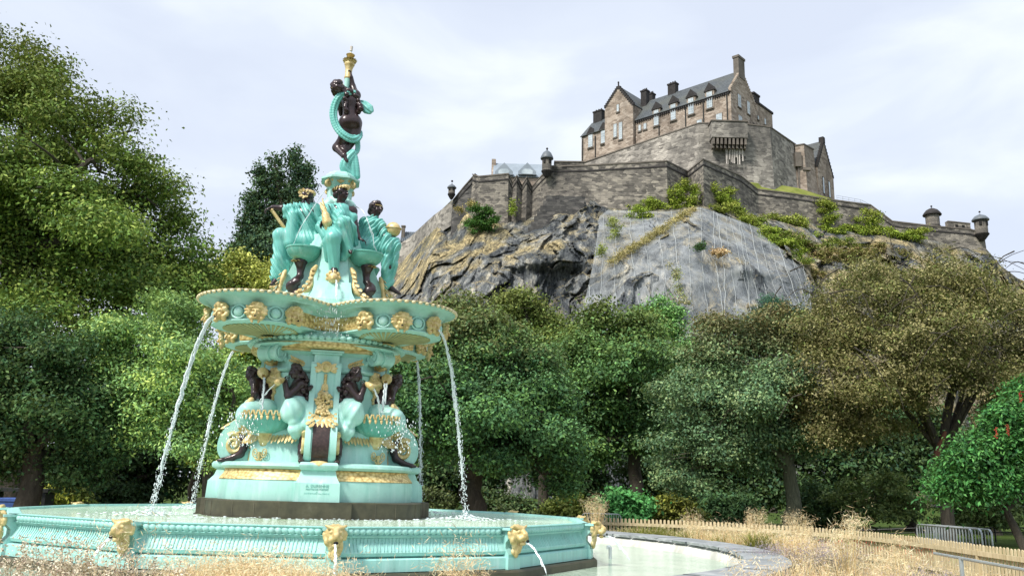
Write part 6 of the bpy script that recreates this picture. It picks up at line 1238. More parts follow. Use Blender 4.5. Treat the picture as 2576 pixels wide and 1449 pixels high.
def turret(px, w, yf, yd, ye, yb, yk, Y, label, wins=True):      # finial, dome top, eaves, body foot, corbel foot
    z = lambda y: atY(px, y, Y)[2]; c = atY(px, ye, Y); r = w * Y / FPX / 2; base = A3(c[0], c[1] + r * .2, z(yk)); t = thing('sentry_turret', label, 'turret', base, 0, 'domed sentry turrets on the rampart'); zz = lambda y: z(y) - base[2]
    MB().lathe([(r * .95, zz(yb)), (r * .95, zz(ye) + .05)], 14).build('shaft', RS, t, False, 0, True)
    h = zz(yd) - zz(ye); MB().lathe([(r * .9, zz(ye) - .12), (r * 1.28, zz(ye) - .05), (r * 1.3, zz(ye) + .12), (r * 1.18, zz(ye) + h * .3), (r * .85, zz(ye) + h * .7), (r * .4, zz(ye) + h * .95), (.05, zz(ye) + h)], 14).build('dome', M['lead'] if wins else M['soot_stone'], t, True)
    MB().lathe([(.08, zz(yd) - .1), (.1, zz(yd) + .15), (.05, zz(yd) + .2)], 8).ball((0, 0, zz(yf) - .12), .2).build('finial', M['soot_stone'], t, True)
    n = [(0.15, 0)] + [(r * (.3 + .75 * i / 4), zz(yb) * i / 4 * .95) for i in range(1, 5)] + [(r * 1.12, zz(yb) + .12), (r * .95, zz(yb) + .15)]; MB().lathe(n, 14).build('corbel', M['soot_stone'], t, False)
    if wins:
        for a in (-.55, .65): zc = zz(ye) * .72 + zz(yb) * .28; MB().box((r * .93 * sin(a), -r * .93 * cos(a), zc), (r * .42, .25, (zz(ye) - zz(yb)) * .3), a).build('window_opening', M['black_hole'], t)
turret(1376, 27, 372, 379, 399, 432, 447, 135.6, 'domed stone sentry turret on the rampart corner left of the castle house, with finial'); turret(1136.5, 19, 454, 464, 473, 490, 502, 140.5, 'small domed sentry turret at the far left tip of the castle wall')
turret(2346.5, 36, 517, 524, 541, 572, 580, 158, 'broad round domed turret behind the right end of the rampart', False); turret(2468, 33, 531, 540, 554, 590, 606, 154.6, 'domed stone sentry turret at the far right end of the rampart')
# roofs behind
p, q = atY(1236, 440, 152), atY(1368, 440, 152); bl = thing('slate_roofed_house', 'long pale grey slate roofed building behind the left rampart', 'house', p - A3(0, 0, 6)); bo = p - A3(0, 0, 6); z0, z1 = atY(1240, 446, 152)[2], atY(1240, 414, 156)[2]; Lx = q[0] - p[0]
def lp(name, mb, mat, par=None): mb.xf(None, -bo); return mb.build(name, mat, par or bl, False, 0, True)
lp('wall', MB().prism([(0, bo[2]), (8, bo[2]), (8, z0), (4, z1), (0, z0)], Lx, A3(p[0], p[1], 0), (0, 1, 0), ZV, (1, 0, 0)), HS); e = A3(p[0] + .3, p[1] - .2, z0); qd = A3(0, 4.1, z1 - z0); nn = A3(0, -qd[2], qd[1]); nn /= np.linalg.norm(nn); lp('roof', MB().obox(e + nn * .02, qd, (Lx, 0, 0), nn * .2), M['pale_slate_roof'])
lp('chimney', MB().obox((p[0] - .1, p[1] + 3, z0), (.8, 0, 0), (0, 2, 0), (0, 0, atY(1240, 405, 156)[2] - z0)), HS)
for x in (1268, 1326):
    c = atY(x, 437, 151.6); d = lp('dormer', MB().prism([(-1.7, 0), (1.7, 0), (1.7, .6), (0, 2.4), (-1.7, .6)], 4, A3(c[0], c[1] - .3, c[2] - .3), (1, 0, 0), ZV, (0, 1, 0)), M['pale_slate_roof']); g = MB().prism([(-1.05, 0), (1.05, 0), (1.05, .6), (.6, 1.0), (-.6, 1.0), (-1.05, .6)], .1, A3(c[0], c[1] - .36, c[2] - .2), (1, 0, 0), ZV, (0, 1, 0)); g.xf(None, -bo); g.build('pane', M['window_glass'], d)
p, q = atY(1006, 610, 172), atY(1062, 603, 172); hl = thing('tiled_house', 'small house with ridged dark tile roof and thin chimney below the crag', 'house', p - A3(0, 0, 4)); ho = p - A3(0, 0, 4); z0, z1 = p[2], atY(1012, 584, 174)[2]
def hp_(name, mb, mat): mb.xf(None, -ho); return mb.build(name, mat, hl, False, 0, True)
hp_('wall', MB().obox(ho, (q[0] - p[0], 0, 0), (0, 5, 0), (0, 0, 4)), HS); b = MB()
for i in range(8): e = A3(p[0], p[1] - .2 + i * .3, z0 + (z1 - z0) * i / 8); b.obox(e, (q[0] - p[0], 0, 0), (0, .45, (z1 - z0) / 8 + .02), (0, -.1, .12))
for i in range(12): b.tube([(p[0] + (q[0] - p[0]) * (i + .5) / 12, p[1] - .3, z0 + .12), (p[0] + (q[0] - p[0]) * (i + .5) / 12, p[1] + 2.2, z1 + .12)], .12, 6)
hp_('tiled_roof', b, M['lead']); c = atY(1014, 590, 173); hp_('chimney', MB().box(c + A3(0, 0, 0), (.7, .7, 3.4)).box(c + A3(0, 0, 1.75), (.9, .9, .3)), M['cap_stone'])
# grass banks and handrail on the upper terrace
b = MB(); rows = [[(1880, 462, 147), (1905, 480, 147.9), (1973, 488, 149.2), (2100, 507, 152.2)], [(1885, 456, 151), (1930, 460, 152), (2010, 474, 154), (2100, 503, 157)]]
b.rings([np.array([atY(*p) for p in r]) for r in rows] + [np.array([atY(*p) - A3(0, 0, 4) for p in rows[1]])], closed=False); o = b.build('terrace_grass', None); 
t = NT('bank_grass'); t.set(t.ramp(t.noise(.6, 5, .6, t.pos()), [(.3, (.13, .17, .03)), (.7, (.24, .25, .07))]), .9, 0, .1); M['bank_grass'] = t.m; o.data.materials.append(t.m); tag(o, kind='structure')
P = [atY(2105, 492, 156), atY(2165, 503, 157), atY(2185, 513, 157)]; tr_ = thing('terrace_railing', 'thin grey railing on the terrace right of the castle against the sky', 'railing', P[0] - A3(0, 0, 1)); q0 = P[0] - A3(0, 0, 1)
for dz in (0, -.45): MB().tube([p - q0 + A3(0, 0, dz) for p in P], .035, 5).build('rail', M['steel'], tr_)
for i in range(5): p = P[0] + (P[1] - P[0]) * i / 4 - q0; MB().tube([p - A3(0, 0, 1.2), p], .04, 5).build('post', M['steel'], tr_)
# ------------------------------------------------------------------ trees, shrubs, ivy
GAIN = 3.1
def leaves(blobs, n, size, cols, rg, clump=.55, shell=.34, droop=0., topcol=None, dens=24, flat=.55, aspect=.52, up=.55, gain=GAIN):
    # blobs: (x, y, z, rx, ry, rz); leaf clumps spread through the outer part of every blob
    B = np.array(blobs, float); w = (B[:, 3] * B[:, 4] * B[:, 5])**(2 / 3); w /= w.sum(); nc = max(8, n // dens); bi = rg.choice(len(B), nc, p=w)
    d = rg.normal(size=(nc, 3)); d /= np.linalg.norm(d, axis=1)[:, None]; r = 1 - np.abs(rg.normal(size=nc)) * shell + rg.normal(size=nc) * .05; r = np.clip(r, .12, 1.13); C = B[bi, :3] + d * B[bi, 3:] * r[:, None]
    cs = clump * rg.uniform(.6, 1.35, nc); zt, zb = (B[:, 2] + B[:, 5]).max(), (B[:, 2] - B[:, 5]).min(); cols = np.array(cols, float)
    k = rg.integers(0, len(cols), nc); cc = cols[k] * gain * rg.uniform(.6, 1.4, (nc, 1)); 
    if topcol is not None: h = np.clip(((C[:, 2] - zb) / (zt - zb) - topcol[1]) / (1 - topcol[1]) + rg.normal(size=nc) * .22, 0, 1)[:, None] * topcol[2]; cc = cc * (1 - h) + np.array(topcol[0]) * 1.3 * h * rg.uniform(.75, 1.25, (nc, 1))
    ci = np.repeat(np.arange(nc), dens); N = len(ci); o = rg.normal(size=(N, 3)) * cs[ci][:, None] * A3(.55, .55, .55 * flat); P = C[ci] + o; P[:, 2] -= droop * cs[ci] * (o[:, 0]**2 + o[:, 1]**2) / (cs[ci]**2 + 1e-9)
    nr = d[ci] * .7 + rg.normal(size=(N, 3)) * .55; nr[:, 2] += up; nr /= np.linalg.norm(nr, axis=1)[:, None]; a = rg.normal(size=(N, 3)); a[:, 2] -= .5 + droop; a -= nr * (a * nr).sum(1)[:, None]; a /= np.linalg.norm(a, axis=1)[:, None] + 1e-9; b = np.cross(nr, a)
    s = size * rg.uniform(.6, 1.3, N)[:, None]; V = np.stack([P - a * s * .5, P + b * s * aspect * .5 + nr * s * .08, P + a * s * .5, P - b * s * aspect * .5 + nr * s * .08], 1).reshape(-1, 3)
    t = np.repeat(np.clip(cc[ci] * rg.uniform(.75, 1.25, (N, 1)) + rg.normal(size=(N, 3)) * .006, .004, .9), 4, 0); return V, np.arange(N * 4).reshape(-1, 4), t
def pxb(L, Y):       # blobs surveyed as (px, py, rx, ry[, depth offset]) at distance Y
    out = []
    for q in L:
        y = Y + (q[4] if len(q) > 4 else 0); c = atY(q[0], q[1], y); k = y / FPX * 1.04; rx, rz = q[2] * k, q[3] * k; out.append((*c, rx, (rx * rz)**.5 * .95, rz))
    return out
def boughs(B, rg, k):        # break every crown mass into leafy boughs with gaps between them
    out = []
    for q in B:
        c = np.array(q[:3]); r = np.array(q[3:])
        for i in range(k):
            d = rg.normal(size=3); d /= np.linalg.norm(d); f = rg.uniform(.42, .98) if i else .2; s = rg.uniform(.28, .46)
            out.append((*(c + d * r * f), *(r * s * A3(1.15, 1.15, .72))))
    return out
def limbs(b, base, r0, fork, blobs, rg, n2=3, wob=.12):
    base = np.array(base, float); fork = np.array(fork, float); P = [base + (fork - base) * t + A3(rg.normal() * wob * t, rg.normal() * wob * t, 0) * (1 if 0 < t < 1 else 0) for t in np.linspace(0, 1, 7)]; b.tube(P, np.interp(np.linspace(0, 1, 7), [0, .12, 1], [r0 * 1.35, r0, r0 * .72]), 10)
    for q in blobs:
        c = np.array(q[:3]); e = c + A3(*(rg.normal(size=3) * .25)) * np.array(q[3:]); m = (fork + e) / 2 + A3(rg.normal() * .3, rg.normal() * .3, .25 * abs(rg.normal())); Q = smoothp([fork, m, e], 2); b.tube(Q, np.linspace(r0 * .5, r0 * .12, len(Q)), 6)
        for _ in range(n2):
            d = rg.normal(size=3); d /= np.linalg.norm(d); e2 = c + d * np.array(q[3:]) * .9; s = Q[rg.integers(len(Q) // 2, len(Q))]; R_ = smoothp([s, (s + e2) / 2 + rg.normal(size=3) * .25, e2], 1); b.tube(R_, np.linspace(r0 * .14, r0 * .04, len(R_)), 4)
TREES = 0
def tree(name, label, cat, L, Y, n, size, cols, base=None, r0=.3, fork=None, group=None, mat='bark', n2=3, seed=0, extra=None, **kw):
    rg = np.random.default_rng(seed + 100); B = pxb(L, Y); sub = kw.pop('sub', 11); lm = kw.pop('nl', 99); BB = boughs(B, rg, sub) if sub else B; z0 = min(q[2] - q[5] for q in B)
    bx = base[0] if base else np.mean([q[0] for q in L]); p = atY(bx, 1290, Y); root = A3(p[0], p[1], float(gz(p[0], p[1])) - .05); t = thing(name, label, cat, root, 0, group)
    V, Q, T = leaves(BB, int(n * 1.45), size * .82, cols, rg, **kw); fast_mesh('crown', V - root, Q, M['foliage'], t, T)
    b = MB(); fk = atY(fork[0], fork[1], Y) if fork else A3(root[0], root[1], max(root[2] + .6, z0 + (max(q[2] for q in B) - z0) * .25)); limbs(b, root, r0, fk, B[:lm], rg, n2)
    if extra: extra(b, root, Y, rg)
    b.xf(None, -root); b.build('trunk', M[mat], t, True); return t, root
GT = None
lime = [(.050, .084, .019), (.07, .105, .022), (.036, .064, .018), (.10, .128, .03)]; dark = [(.022, .048, .018), (.032, .062, .022), (.018, .038, .016), (.042, .075, .026)]; mid = [(.045, .09, .025), (.06, .11, .03), (.035, .07, .022), (.075, .12, .03)]
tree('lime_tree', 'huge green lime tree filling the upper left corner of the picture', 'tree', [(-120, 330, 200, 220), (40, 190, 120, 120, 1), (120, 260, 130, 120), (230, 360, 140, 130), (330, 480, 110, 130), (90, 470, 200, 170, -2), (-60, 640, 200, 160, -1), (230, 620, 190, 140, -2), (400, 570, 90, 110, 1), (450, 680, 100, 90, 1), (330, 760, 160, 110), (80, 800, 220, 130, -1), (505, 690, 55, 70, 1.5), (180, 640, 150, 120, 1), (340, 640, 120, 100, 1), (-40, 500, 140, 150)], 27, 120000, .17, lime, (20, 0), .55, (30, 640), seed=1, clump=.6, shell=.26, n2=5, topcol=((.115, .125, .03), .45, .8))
tree('ash_tree', 'pale feathery green ash tree left of the fountain, in front of the lime tree', 'tree', [(430, 800, 80, 80), (330, 880, 90, 90), (470, 920, 110, 90, -.5), (560, 940, 80, 70), (360, 1010, 120, 90), (490, 1050, 110, 80), (560, 1080, 70, 90), (270, 930, 60, 110)], 22, 62000, .13, [(.10, .17, .06), (.13, .20, .06), (.075, .13, .055), (.16, .21, .055)], (520, 0), .16, seed=2, clump=.42, shell=.3, aspect=.4, droop=.12, topcol=((.10, .17, .06), .5, .6))
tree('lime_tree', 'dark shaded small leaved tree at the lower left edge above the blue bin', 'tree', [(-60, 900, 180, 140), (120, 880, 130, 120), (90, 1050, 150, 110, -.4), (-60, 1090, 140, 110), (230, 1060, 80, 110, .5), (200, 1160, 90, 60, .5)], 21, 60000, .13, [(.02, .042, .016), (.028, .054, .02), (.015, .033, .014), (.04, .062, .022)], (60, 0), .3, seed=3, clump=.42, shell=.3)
tree('maple_tree', 'yellow flecked maple tree directly behind the left side of the fountain', 'tree', [(600, 930, 70, 80), (610, 1030, 70, 80), (640, 860, 60, 60), (570, 1130, 60, 70), (640, 1150, 50, 60)], 25, 24000, .17, [(.06, .10, .022), (.08, .12, .022), (.22, .20, .025), (.05, .085, .02), (.07, .11, .02)], (480, 0), .14, seed=4, clump=.4, shell=.4)
tree('willow_tree', 'olive yellow leafy tree between the lime tree and the dark poplar', 'tree', [(600, 690, 75, 45), (530, 710, 60, 40), (660, 720, 50, 50), (560, 760, 90, 50), (650, 800, 70, 60)], 44, 24000, .24, [(.14, .15, .035), (.17, .18, .045), (.10, .12, .03)], None, .25, seed=5, clump=.7, shell=.3)
def spire(x, y0, y1, w): return [(x + 6 * math.sin(i * 2.1), y0 + (y1 - y0) * i / 6, w * (.30 + .70 * (i / 6)**.7), (y1 - y0) / 8) for i in range(7)]
tree('poplar_tree', 'dark tall poplar tree with several pointed tops behind the left seated statue', 'tree', spire(692, 402, 660, 26) + spire(740, 402, 660, 38) + spire(655, 432, 660, 30) + spire(628, 500, 680, 28) + spire(770, 430, 660, 26) + spire(600, 590, 690, 22) + [(690, 640, 90, 60)], 52, 34000, .27, [(.018, .036, .020), (.026, .048, .026), (.014, .028, .018), (.034, .058, .026)], (690, 0), .3, seed=6, clump=.5, shell=.42, up=.2, n2=1, sub=0, nl=4)
berries = ((.17, .145, .055), .55, .75)
tree('chestnut_tree', 'broad domed dark green tree with brown tinged top, right of the fountain', 'tree', [(1170, 830, 120, 95), (1090, 900, 110, 110), (1240, 880, 130, 110), (1330, 960, 90, 110), (1180, 1000, 190, 130, -1.2), (1080, 1030, 80, 130), (1300, 1060, 130, 110, -.6), (1390, 1090, 75, 110), (1150, 1110, 150, 70, -.6), (1420, 1160, 55, 70), (1040, 950, 60, 150, .4)], 26, 92000, .15, [(.028, .062, .026), (.04, .085, .034), (.05, .10, .03), (.022, .05, .022)], (1190, 0), .4, seed=7, clump=.42, shell=.24, topcol=berries, n2=4)
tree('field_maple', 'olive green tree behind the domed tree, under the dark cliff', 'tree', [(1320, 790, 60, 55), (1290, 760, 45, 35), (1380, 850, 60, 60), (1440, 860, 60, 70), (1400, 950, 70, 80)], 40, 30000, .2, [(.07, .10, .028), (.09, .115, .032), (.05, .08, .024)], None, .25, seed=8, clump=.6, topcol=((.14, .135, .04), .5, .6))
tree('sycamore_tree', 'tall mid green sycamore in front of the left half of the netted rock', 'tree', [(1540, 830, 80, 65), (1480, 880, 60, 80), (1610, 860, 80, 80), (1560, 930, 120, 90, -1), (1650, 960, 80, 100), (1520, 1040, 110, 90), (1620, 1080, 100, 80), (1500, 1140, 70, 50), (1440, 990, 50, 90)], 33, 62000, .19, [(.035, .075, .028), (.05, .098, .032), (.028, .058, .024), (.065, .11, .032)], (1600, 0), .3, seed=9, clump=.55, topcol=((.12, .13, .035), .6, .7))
tree('rowan_tree', 'fresh light green tree poking up before the middle of the netted rock', 'tree', [(1670, 800, 50, 45), (1720, 880, 45, 60), (1640, 830, 40, 45), (1700, 950, 50, 60)], 38, 18000, .17, [(.07, .14, .045), (.09, .17, .05), (.055, .11, .04)], None, .15, seed=10, clump=.45)
tree('pine_tree', 'small dark blue green pine at the foot of the netted rock', 'pine', [(1960, 775, 45, 32), (1925, 800, 30, 24), (1990, 800, 40, 32), (1900, 815, 22, 16), (1950, 830, 60, 40)], 62, 14000, .45, [(.016, .042, .026), (.022, .052, .03), (.012, .032, .022)], None, .25, seed=11, clump=.6, aspect=.12, up=.1)
tree('whitebeam_tree', 'grey green tree with russet brown top and a pale straight trunk behind the fence', 'tree', [(1870, 840, 110, 60), (1960, 840, 90, 60, .5), (1800, 900, 100, 80), (1740, 990, 90, 100), (1830, 1020, 130, 100, -1), (1930, 980, 110, 110, -.5), (1760, 1110, 110, 80), (1880, 1130, 110, 70), (2010, 1000, 80, 110, .5), (1700, 1190, 60, 50), (1980, 1110, 80, 60)], 28, 88000, .13, [(.045, .082, .04), (.062, .10, .046), (.034, .062, .034), (.09, .12, .055)], (1990, 0), .27, (1985, 1170), mat='green_bark', seed=12, clump=.40, shell=.25, topcol=((.17, .115, .05), .62, .85))
def twigs(b, root, Y, rg):
    for _ in range(70):
        px, py = rg.uniform(1960, 2620), rg.uniform(620, 1000); p = atY(px, py, Y + rg.uniform(-3.6, 0)); d = A3(rg.uniform(-1, 1), rg.uniform(-.3, .3), rg.uniform(-.9, .35)); L = rg.uniform(.5, 1.6); P = [p, p + d * L * .5 + A3(0, 0, .1), p + d * L + A3(0, 0, -.25 * L)]; b.tube(smoothp(P, 1), [.022, .02, .016, .012, .008, .005], 4)
    for P in ([(2330, 720), (2420, 640), (2500, 640), (2600, 690)], [(2300, 700), (2250, 640), (2235, 585)], [(2400, 690), (2480, 655), (2576, 660)], [(2430, 740), (2520, 650), (2590, 625)], [(2500, 690), (2560, 680), (2600, 700)]):
        Q = smoothp([atY(x, y, Y + 1.) for x, y in P], 2); b.tube(Q, np.linspace(.022, .006, len(Q)), 5)
    f = atY(2370, 1130, Y); 
    for P, r in (([(2370, 1140), (2340, 1080), (2320, 1010), (2335, 950)], .15), ([(2372, 1140), (2380, 1050), (2400, 960), (2430, 880)], .17), ([(2385, 1010), (2430, 930), (2470, 880)], .1), ([(2320, 1010), (2290, 940), (2230, 880)], .12)):
        Q = smoothp([atY(x, y, Y - .1) for x, y in P], 2); b.tube(Q, np.linspace(r, r * .5, len(Q)), 9)
t_, r_ = tree('cherry_tree', 'large olive brown tree with arching bare twigs and a split leaning trunk at right', 'tree', [(2200, 720, 140, 90), (2330, 700, 150, 90), (2450, 740, 140, 90, .5), (2120, 800, 110, 110), (2260, 830, 190, 120, -1.2), (2430, 860, 150, 120, -.8), (2560, 820, 110, 130), (2070, 900, 90, 100), (2180, 960, 140, 100, -1), (2250, 960, 90, 60, -.6), (2380, 930, 120, 45, 2.5), (2120, 1040, 100, 70), (2540, 960, 90, 100, 1.5), (2010, 980, 60, 60), (2520, 1050, 70, 60, 2.5), (2200, 1060, 80, 50), (2270, 1000, 80, 60, -1.2), (2120, 1070, 80, 45, -.6), (2300, 930, 90, 60, -1.6), (2450, 950, 80, 60, -1), (2380, 860, 80, 50, -1.8), (2540, 1010, 70, 70, -.6)], 27, 98000, .125, [(.082, .077, .030), (.104, .096, .040), (.066, .066, .025), (.056, .068, .021), (.13, .12, .058)], (2385, 0), .21, (2370, 1140), seed=13, clump=.42, shell=.36, droop=.25, extra=twigs, n2=5, aspect=.45, gain=2.6, nl=7)
q = smoothp([atY(x, y, 26.5) for x, y in ((2378, 1085), (2365, 1120), (2352, 1150), (2372, 1165))], 2); b = MB(); b.tube(q - r_, np.linspace(.05, .13, len(q)), 7); b.build('red_heartwood', plain('red_heartwood', (.16, .06, .035), .8), t_, True)
tree('laburnum_bush', 'glossy bright green leafy bush with hanging red flower tassels at the right edge', 'bush', [(2530, 1040, 55, 45), (2450, 1110, 65, 45), (2540, 1130, 80, 70), (2400, 1180, 50, 40), (2480, 1200, 80, 45), (2600, 1000, 50, 60), (2375, 1225, 26, 26)], 19, 30000, .13, [(.025, .085, .022), (.035, .105, .028), (.02, .06, .02), (.05, .125, .035)], (2560, 0), .1, seed=14, clump=.34, shell=.3, droop=.35, aspect=.42, gain=2.5)
rg = np.random.default_rng(77); b = MB()
for x, y in ((2566, 985), (2505, 1075), (2534, 1068)):
    p = atY(x, y, 18.); 
    for k in range(26): b.ball(p + A3(rg.normal() * .018, rg.normal() * .018, -.009 * k), .011, 5, 4)
rt_ = atY(2562, 1000, 18.); b.xf(None, -rt_); bsh = [o for o in bpy.data.objects if o.name.startswith('laburnum_bush')][0]; o = b.build('red_tassel', plain('red_flower', (.42, .045, .03), .6), bsh, True); o.location = tuple(Vector(rt_) - bsh.location)
# dark wood behind, one tree at a time
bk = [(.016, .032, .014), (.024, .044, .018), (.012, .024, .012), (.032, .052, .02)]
for i, (x, y, rx, ry, Y, lab) in enumerate(((330, 1130, 170, 130, 33, 'dark shaded tree between the fountain and the left lime tree'), (640, 1130, 110, 140, 36, 'dark shaded tree seen between the left jets of the fountain'), (900, 1100, 130, 170, 38, 'dark shaded tree directly behind the fountain pedestal'), (1150, 1170, 130, 90, 36, 'dark shaded tree beneath the domed tree right of the fountain'), (1420, 1150, 120, 130, 41, 'dark shaded tree between the domed tree and the sycamore'), (1700, 1170, 140, 110, 42, 'dark shaded tree behind the sycamore trunk'), (1880, 1180, 130, 110, 40, 'dark shaded tree left of the pale straight trunk'), (2120, 1150, 150, 130, 38, 'dark shaded tree right of the pale straight trunk'), (2290, 1120, 130, 130, 39, 'dark shaded tree left of the split trunk'), (2500, 1180, 150, 110, 37, 'dark shaded tree behind the bright green right bush'), (30, 1150, 140, 110, 34, 'dark shaded tree behind the blue bin at left'))):
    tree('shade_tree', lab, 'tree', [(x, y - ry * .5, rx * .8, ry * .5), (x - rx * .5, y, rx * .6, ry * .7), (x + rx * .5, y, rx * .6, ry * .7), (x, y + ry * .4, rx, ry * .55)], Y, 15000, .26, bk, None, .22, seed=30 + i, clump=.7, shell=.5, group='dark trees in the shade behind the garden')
for i, (x, y, rx, ry, Y, c, lab, nm) in enumerate(((1440, 1278, 58, 26, 31, [(.075, .09, .02), (.055, .07, .018)], 'low olive green bush behind the distant crowd barrier', 'yew_bush'), (1570, 1268, 62, 36, 30, [(.03, .10, .032), (.045, .13, .04)], 'bright green laurel bush behind the left part of the picket fence', 'laurel_bush'), (1690, 1272, 66, 34, 31, [(.08, .085, .018), (.06, .07, .018)], 'olive brown juniper bush behind the fence, right of the laurel', 'juniper_bush'), (1830, 1268, 75, 34, 32, [(.028, .058, .026), (.04, .075, .03)], 'dark green low shrub left of the pale trunk behind the fence', 'shrub'), (2060, 1262, 70, 45, 32, [(.02, .04, .018), (.032, .055, .02)], 'dark shrub right of the pale trunk behind the fence', 'shrub'), (2200, 1240, 110, 55, 31, [(.05, .072, .024), (.07, .09, .03), (.035, .055, .02)], 'broad olive green layered shrub left of the split trunk', 'shrub'), (2470, 1270, 90, 40, 30, [(.04, .06, .022), (.055, .075, .025)], 'low shrub right of the split trunk behind the dark rail', 'shrub'), (1260, 1262, 90, 28, 33, [(.022, .038, .016), (.035, .05, .02)], 'dark low hedge under the domed tree right of the fountain', 'hedge'), (105, 1250, 26, 16, 27, [(.10, .11, .015), (.08, .09, .015)], 'clipped yellow green bush beside the blue bin', 'box_bush'), (175, 1248, 34, 22, 28, [(.075, .085, .018), (.05, .065, .016)], 'olive green bush behind the left basin rim', 'box_bush'), (1060, 1255, 70, 30, 34, [(.04, .05, .02), (.03, .04, .016)], 'brownish low shrub beside the stone plinth right of the fountain', 'shrub'), (300, 1240, 90, 34, 32, [(.016, .03, .014), (.022, .038, .016)], 'dark hedge behind the basin rim left of the water jet', 'hedge'))):
    tree(nm, lab, 'bush', [(x, y, rx * .8, ry), (x - rx * .55, y + ry * .3, rx * .5, ry * .7), (x + rx * .55, y + ry * .3, rx * .5, ry * .7), (x, y + ry * .9, rx, ry * .8)], Y, 5200, .17 if nm != 'laurel_bush' else .2, c, None, .05, seed=60 + i, clump=.3, shell=.3, n2=2)
# far woods either side of the crag
rg = np.random.default_rng(88); B = []
for x in np.concatenate([np.linspace(-150, -18, 26), np.linspace(75, 190, 20)]): y = 105 + rg.uniform(-14, 14) + abs(x) * .1; h = rg.uniform(7, 12); B.append((x, y, -1.2 + h * .75, rg.uniform(5, 8), 5, h))
V, Q, T = leaves(boughs(B, rg, 6), 26000, .9, bk, rg, clump=2., shell=.3, gain=2.4); tag(fast_mesh('distant_wood', V, Q, M['foliage'], None, T), kind='stuff')
# ivy and bushes on the crag
iv = [(.17, .24, .03), (.22, .29, .04), (.13, .19, .028), (.26, .30, .06)]
def ivy(label, L, Yf, n, cols=iv, size=.34, name='ivy', cat='ivy', hang=True):
    rg = np.random.default_rng(len(label) + n); B = []
    for x, y, rx, ry in L:
        Y = Yf(x, y) if callable(Yf) else Yf; c = atY(x, y, Y); k = Y / FPX * 1.22; B.append((*c, rx * k, 1.1, ry * k))
    root = A3(*B[0][:3]) - A3(0, 0, B[0][5]); B = boughs(B, rg, 8); V, Q, T = leaves(B, n, size, cols, rg, clump=.6, shell=.5, dens=14, gain=1.5, topcol=((.30, .31, .08), .5, .6) if cols is iv else None); return tag(fast_mesh(name, V - root, Q, M['foliage'], None, T, tuple(root)), label, cat)
rockY = lambda x, y: float(base_depth(np.array([float(x)]), np.array([float(y)]))[0]) - 1.5
ivy('round dark green bush on the slope below the left bastion', [(1215, 552, 36, 32), (1235, 540, 22, 25), (1195, 565, 20, 20)], 133.5, 6000, [(.05, .12, .028), (.07, .16, .035), (.035, .09, .022)], .34, 'slope_bush', 'bush')
ivy('bright green ivy mass left of the wall corner, spilling over the rock', [(1640, 520, 48, 26), (1610, 545, 40, 22), (1660, 495, 34, 24), (1680, 510, 26, 30)], lambda x, y: rockY(x, y) - .5, 8000); ivy('tall pointed ivy climbing left of the wall corner', [(1702, 490, 22, 30), (1715, 470, 14, 22)], 133.3, 3000); ivy('narrow ivy strip in the inner fold of the wall', [(1745, 480, 10, 36), (1742, 505, 14, 20)], 133.2, 2000)
ivy('ivy climbing the wall right of its sharp corner', [(1795, 490, 22, 30), (1820, 505, 32, 30), (1850, 525, 34, 22)], lambda x, y: 135.5 + (x - 1790) * .06, 6000); ivy('dense green creeper along the top right edge of the netting', [(1820, 528, 40, 16), (1880, 550, 40, 18), (1925, 585, 34, 20), (1965, 610, 34, 20), (2005, 635, 30, 20)], lambda x, y: rockY(x, y) - 1.5, 9000)
ivy('loose light green bushes under the right rampart wall', [(1950, 560, 30, 22), (1985, 575, 34, 22), (2010, 560, 24, 26), (2040, 600, 40, 24)], lambda x, y: 146, 7000); ivy('tall ivy column hanging down the right rampart wall', [(2075, 520, 26, 24), (2078, 550, 27, 28), (2085, 585, 32, 26)], 149.2, 6000); ivy('yellow green ivy dome on the right rampart wall', [(2180, 560, 42, 34), (2150, 580, 26, 26), (2210, 585, 30, 24)], 151.4, 7000); ivy('low ivy patch on the far right rampart wall', [(2265, 590, 36, 20), (2305, 585, 30, 18)], 151., 4500)
ivy('mixed green creepers over the slope between the netting and the right rampart', [(1900, 550, 40, 16), (1950, 590, 40, 20), (2000, 610, 44, 22), (2040, 625, 40, 20), (1985, 640, 30, 18), (2020, 660, 30, 16), (2080, 615, 40, 18), (2130, 610, 36, 16)], lambda x, y: rockY(x, y) - .8, 12000, [(.12, .17, .03), (.17, .22, .04), (.20, .20, .06), (.09, .13, .025)], .3)
ivy('rough olive scrub on the slope right of the netting', [(2060, 640, 50, 26), (2110, 650, 50, 30), (2160, 640, 50, 28), (2230, 630, 50, 22), (2050, 680, 30, 26)], lambda x, y: rockY(x, y) - 1, 9000, [(.13, .14, .04), (.17, .16, .06), (.22, .17, .08)], .36, 'scrub', 'bush'); ivy('pale green weeds hanging in the left netting', [(1548, 580, 14, 24), (1542, 560, 10, 14), (1512, 630, 9, 18)], lambda x, y: rockY(x, y) - 2.2, 1300, [(.2, .25, .06), (.25, .28, .09)], .3, 'weed', 'weed'); ivy('pale dry climber on the lower middle of the netting', [(1700, 700, 10, 34), (1715, 745, 16, 30), (1690, 660, 6, 14)], lambda x, y: rockY(x, y) - 2.4, 900, [(.24, .27, .12), (.28, .26, .14)], .28, 'weed', 'weed')
ivy('diagonal strip of dry ochre grass across the netting below the ivy', [(1742 - 12 * i, 526 + 7.8 * i, 13, 5) for i in range(18)], lambda x, y: rockY(x, y) - 1.3, 7000, [(.30, .26, .11), (.35, .30, .14), (.25, .23, .09)], .22, 'dry_grass_strip', 'grass')
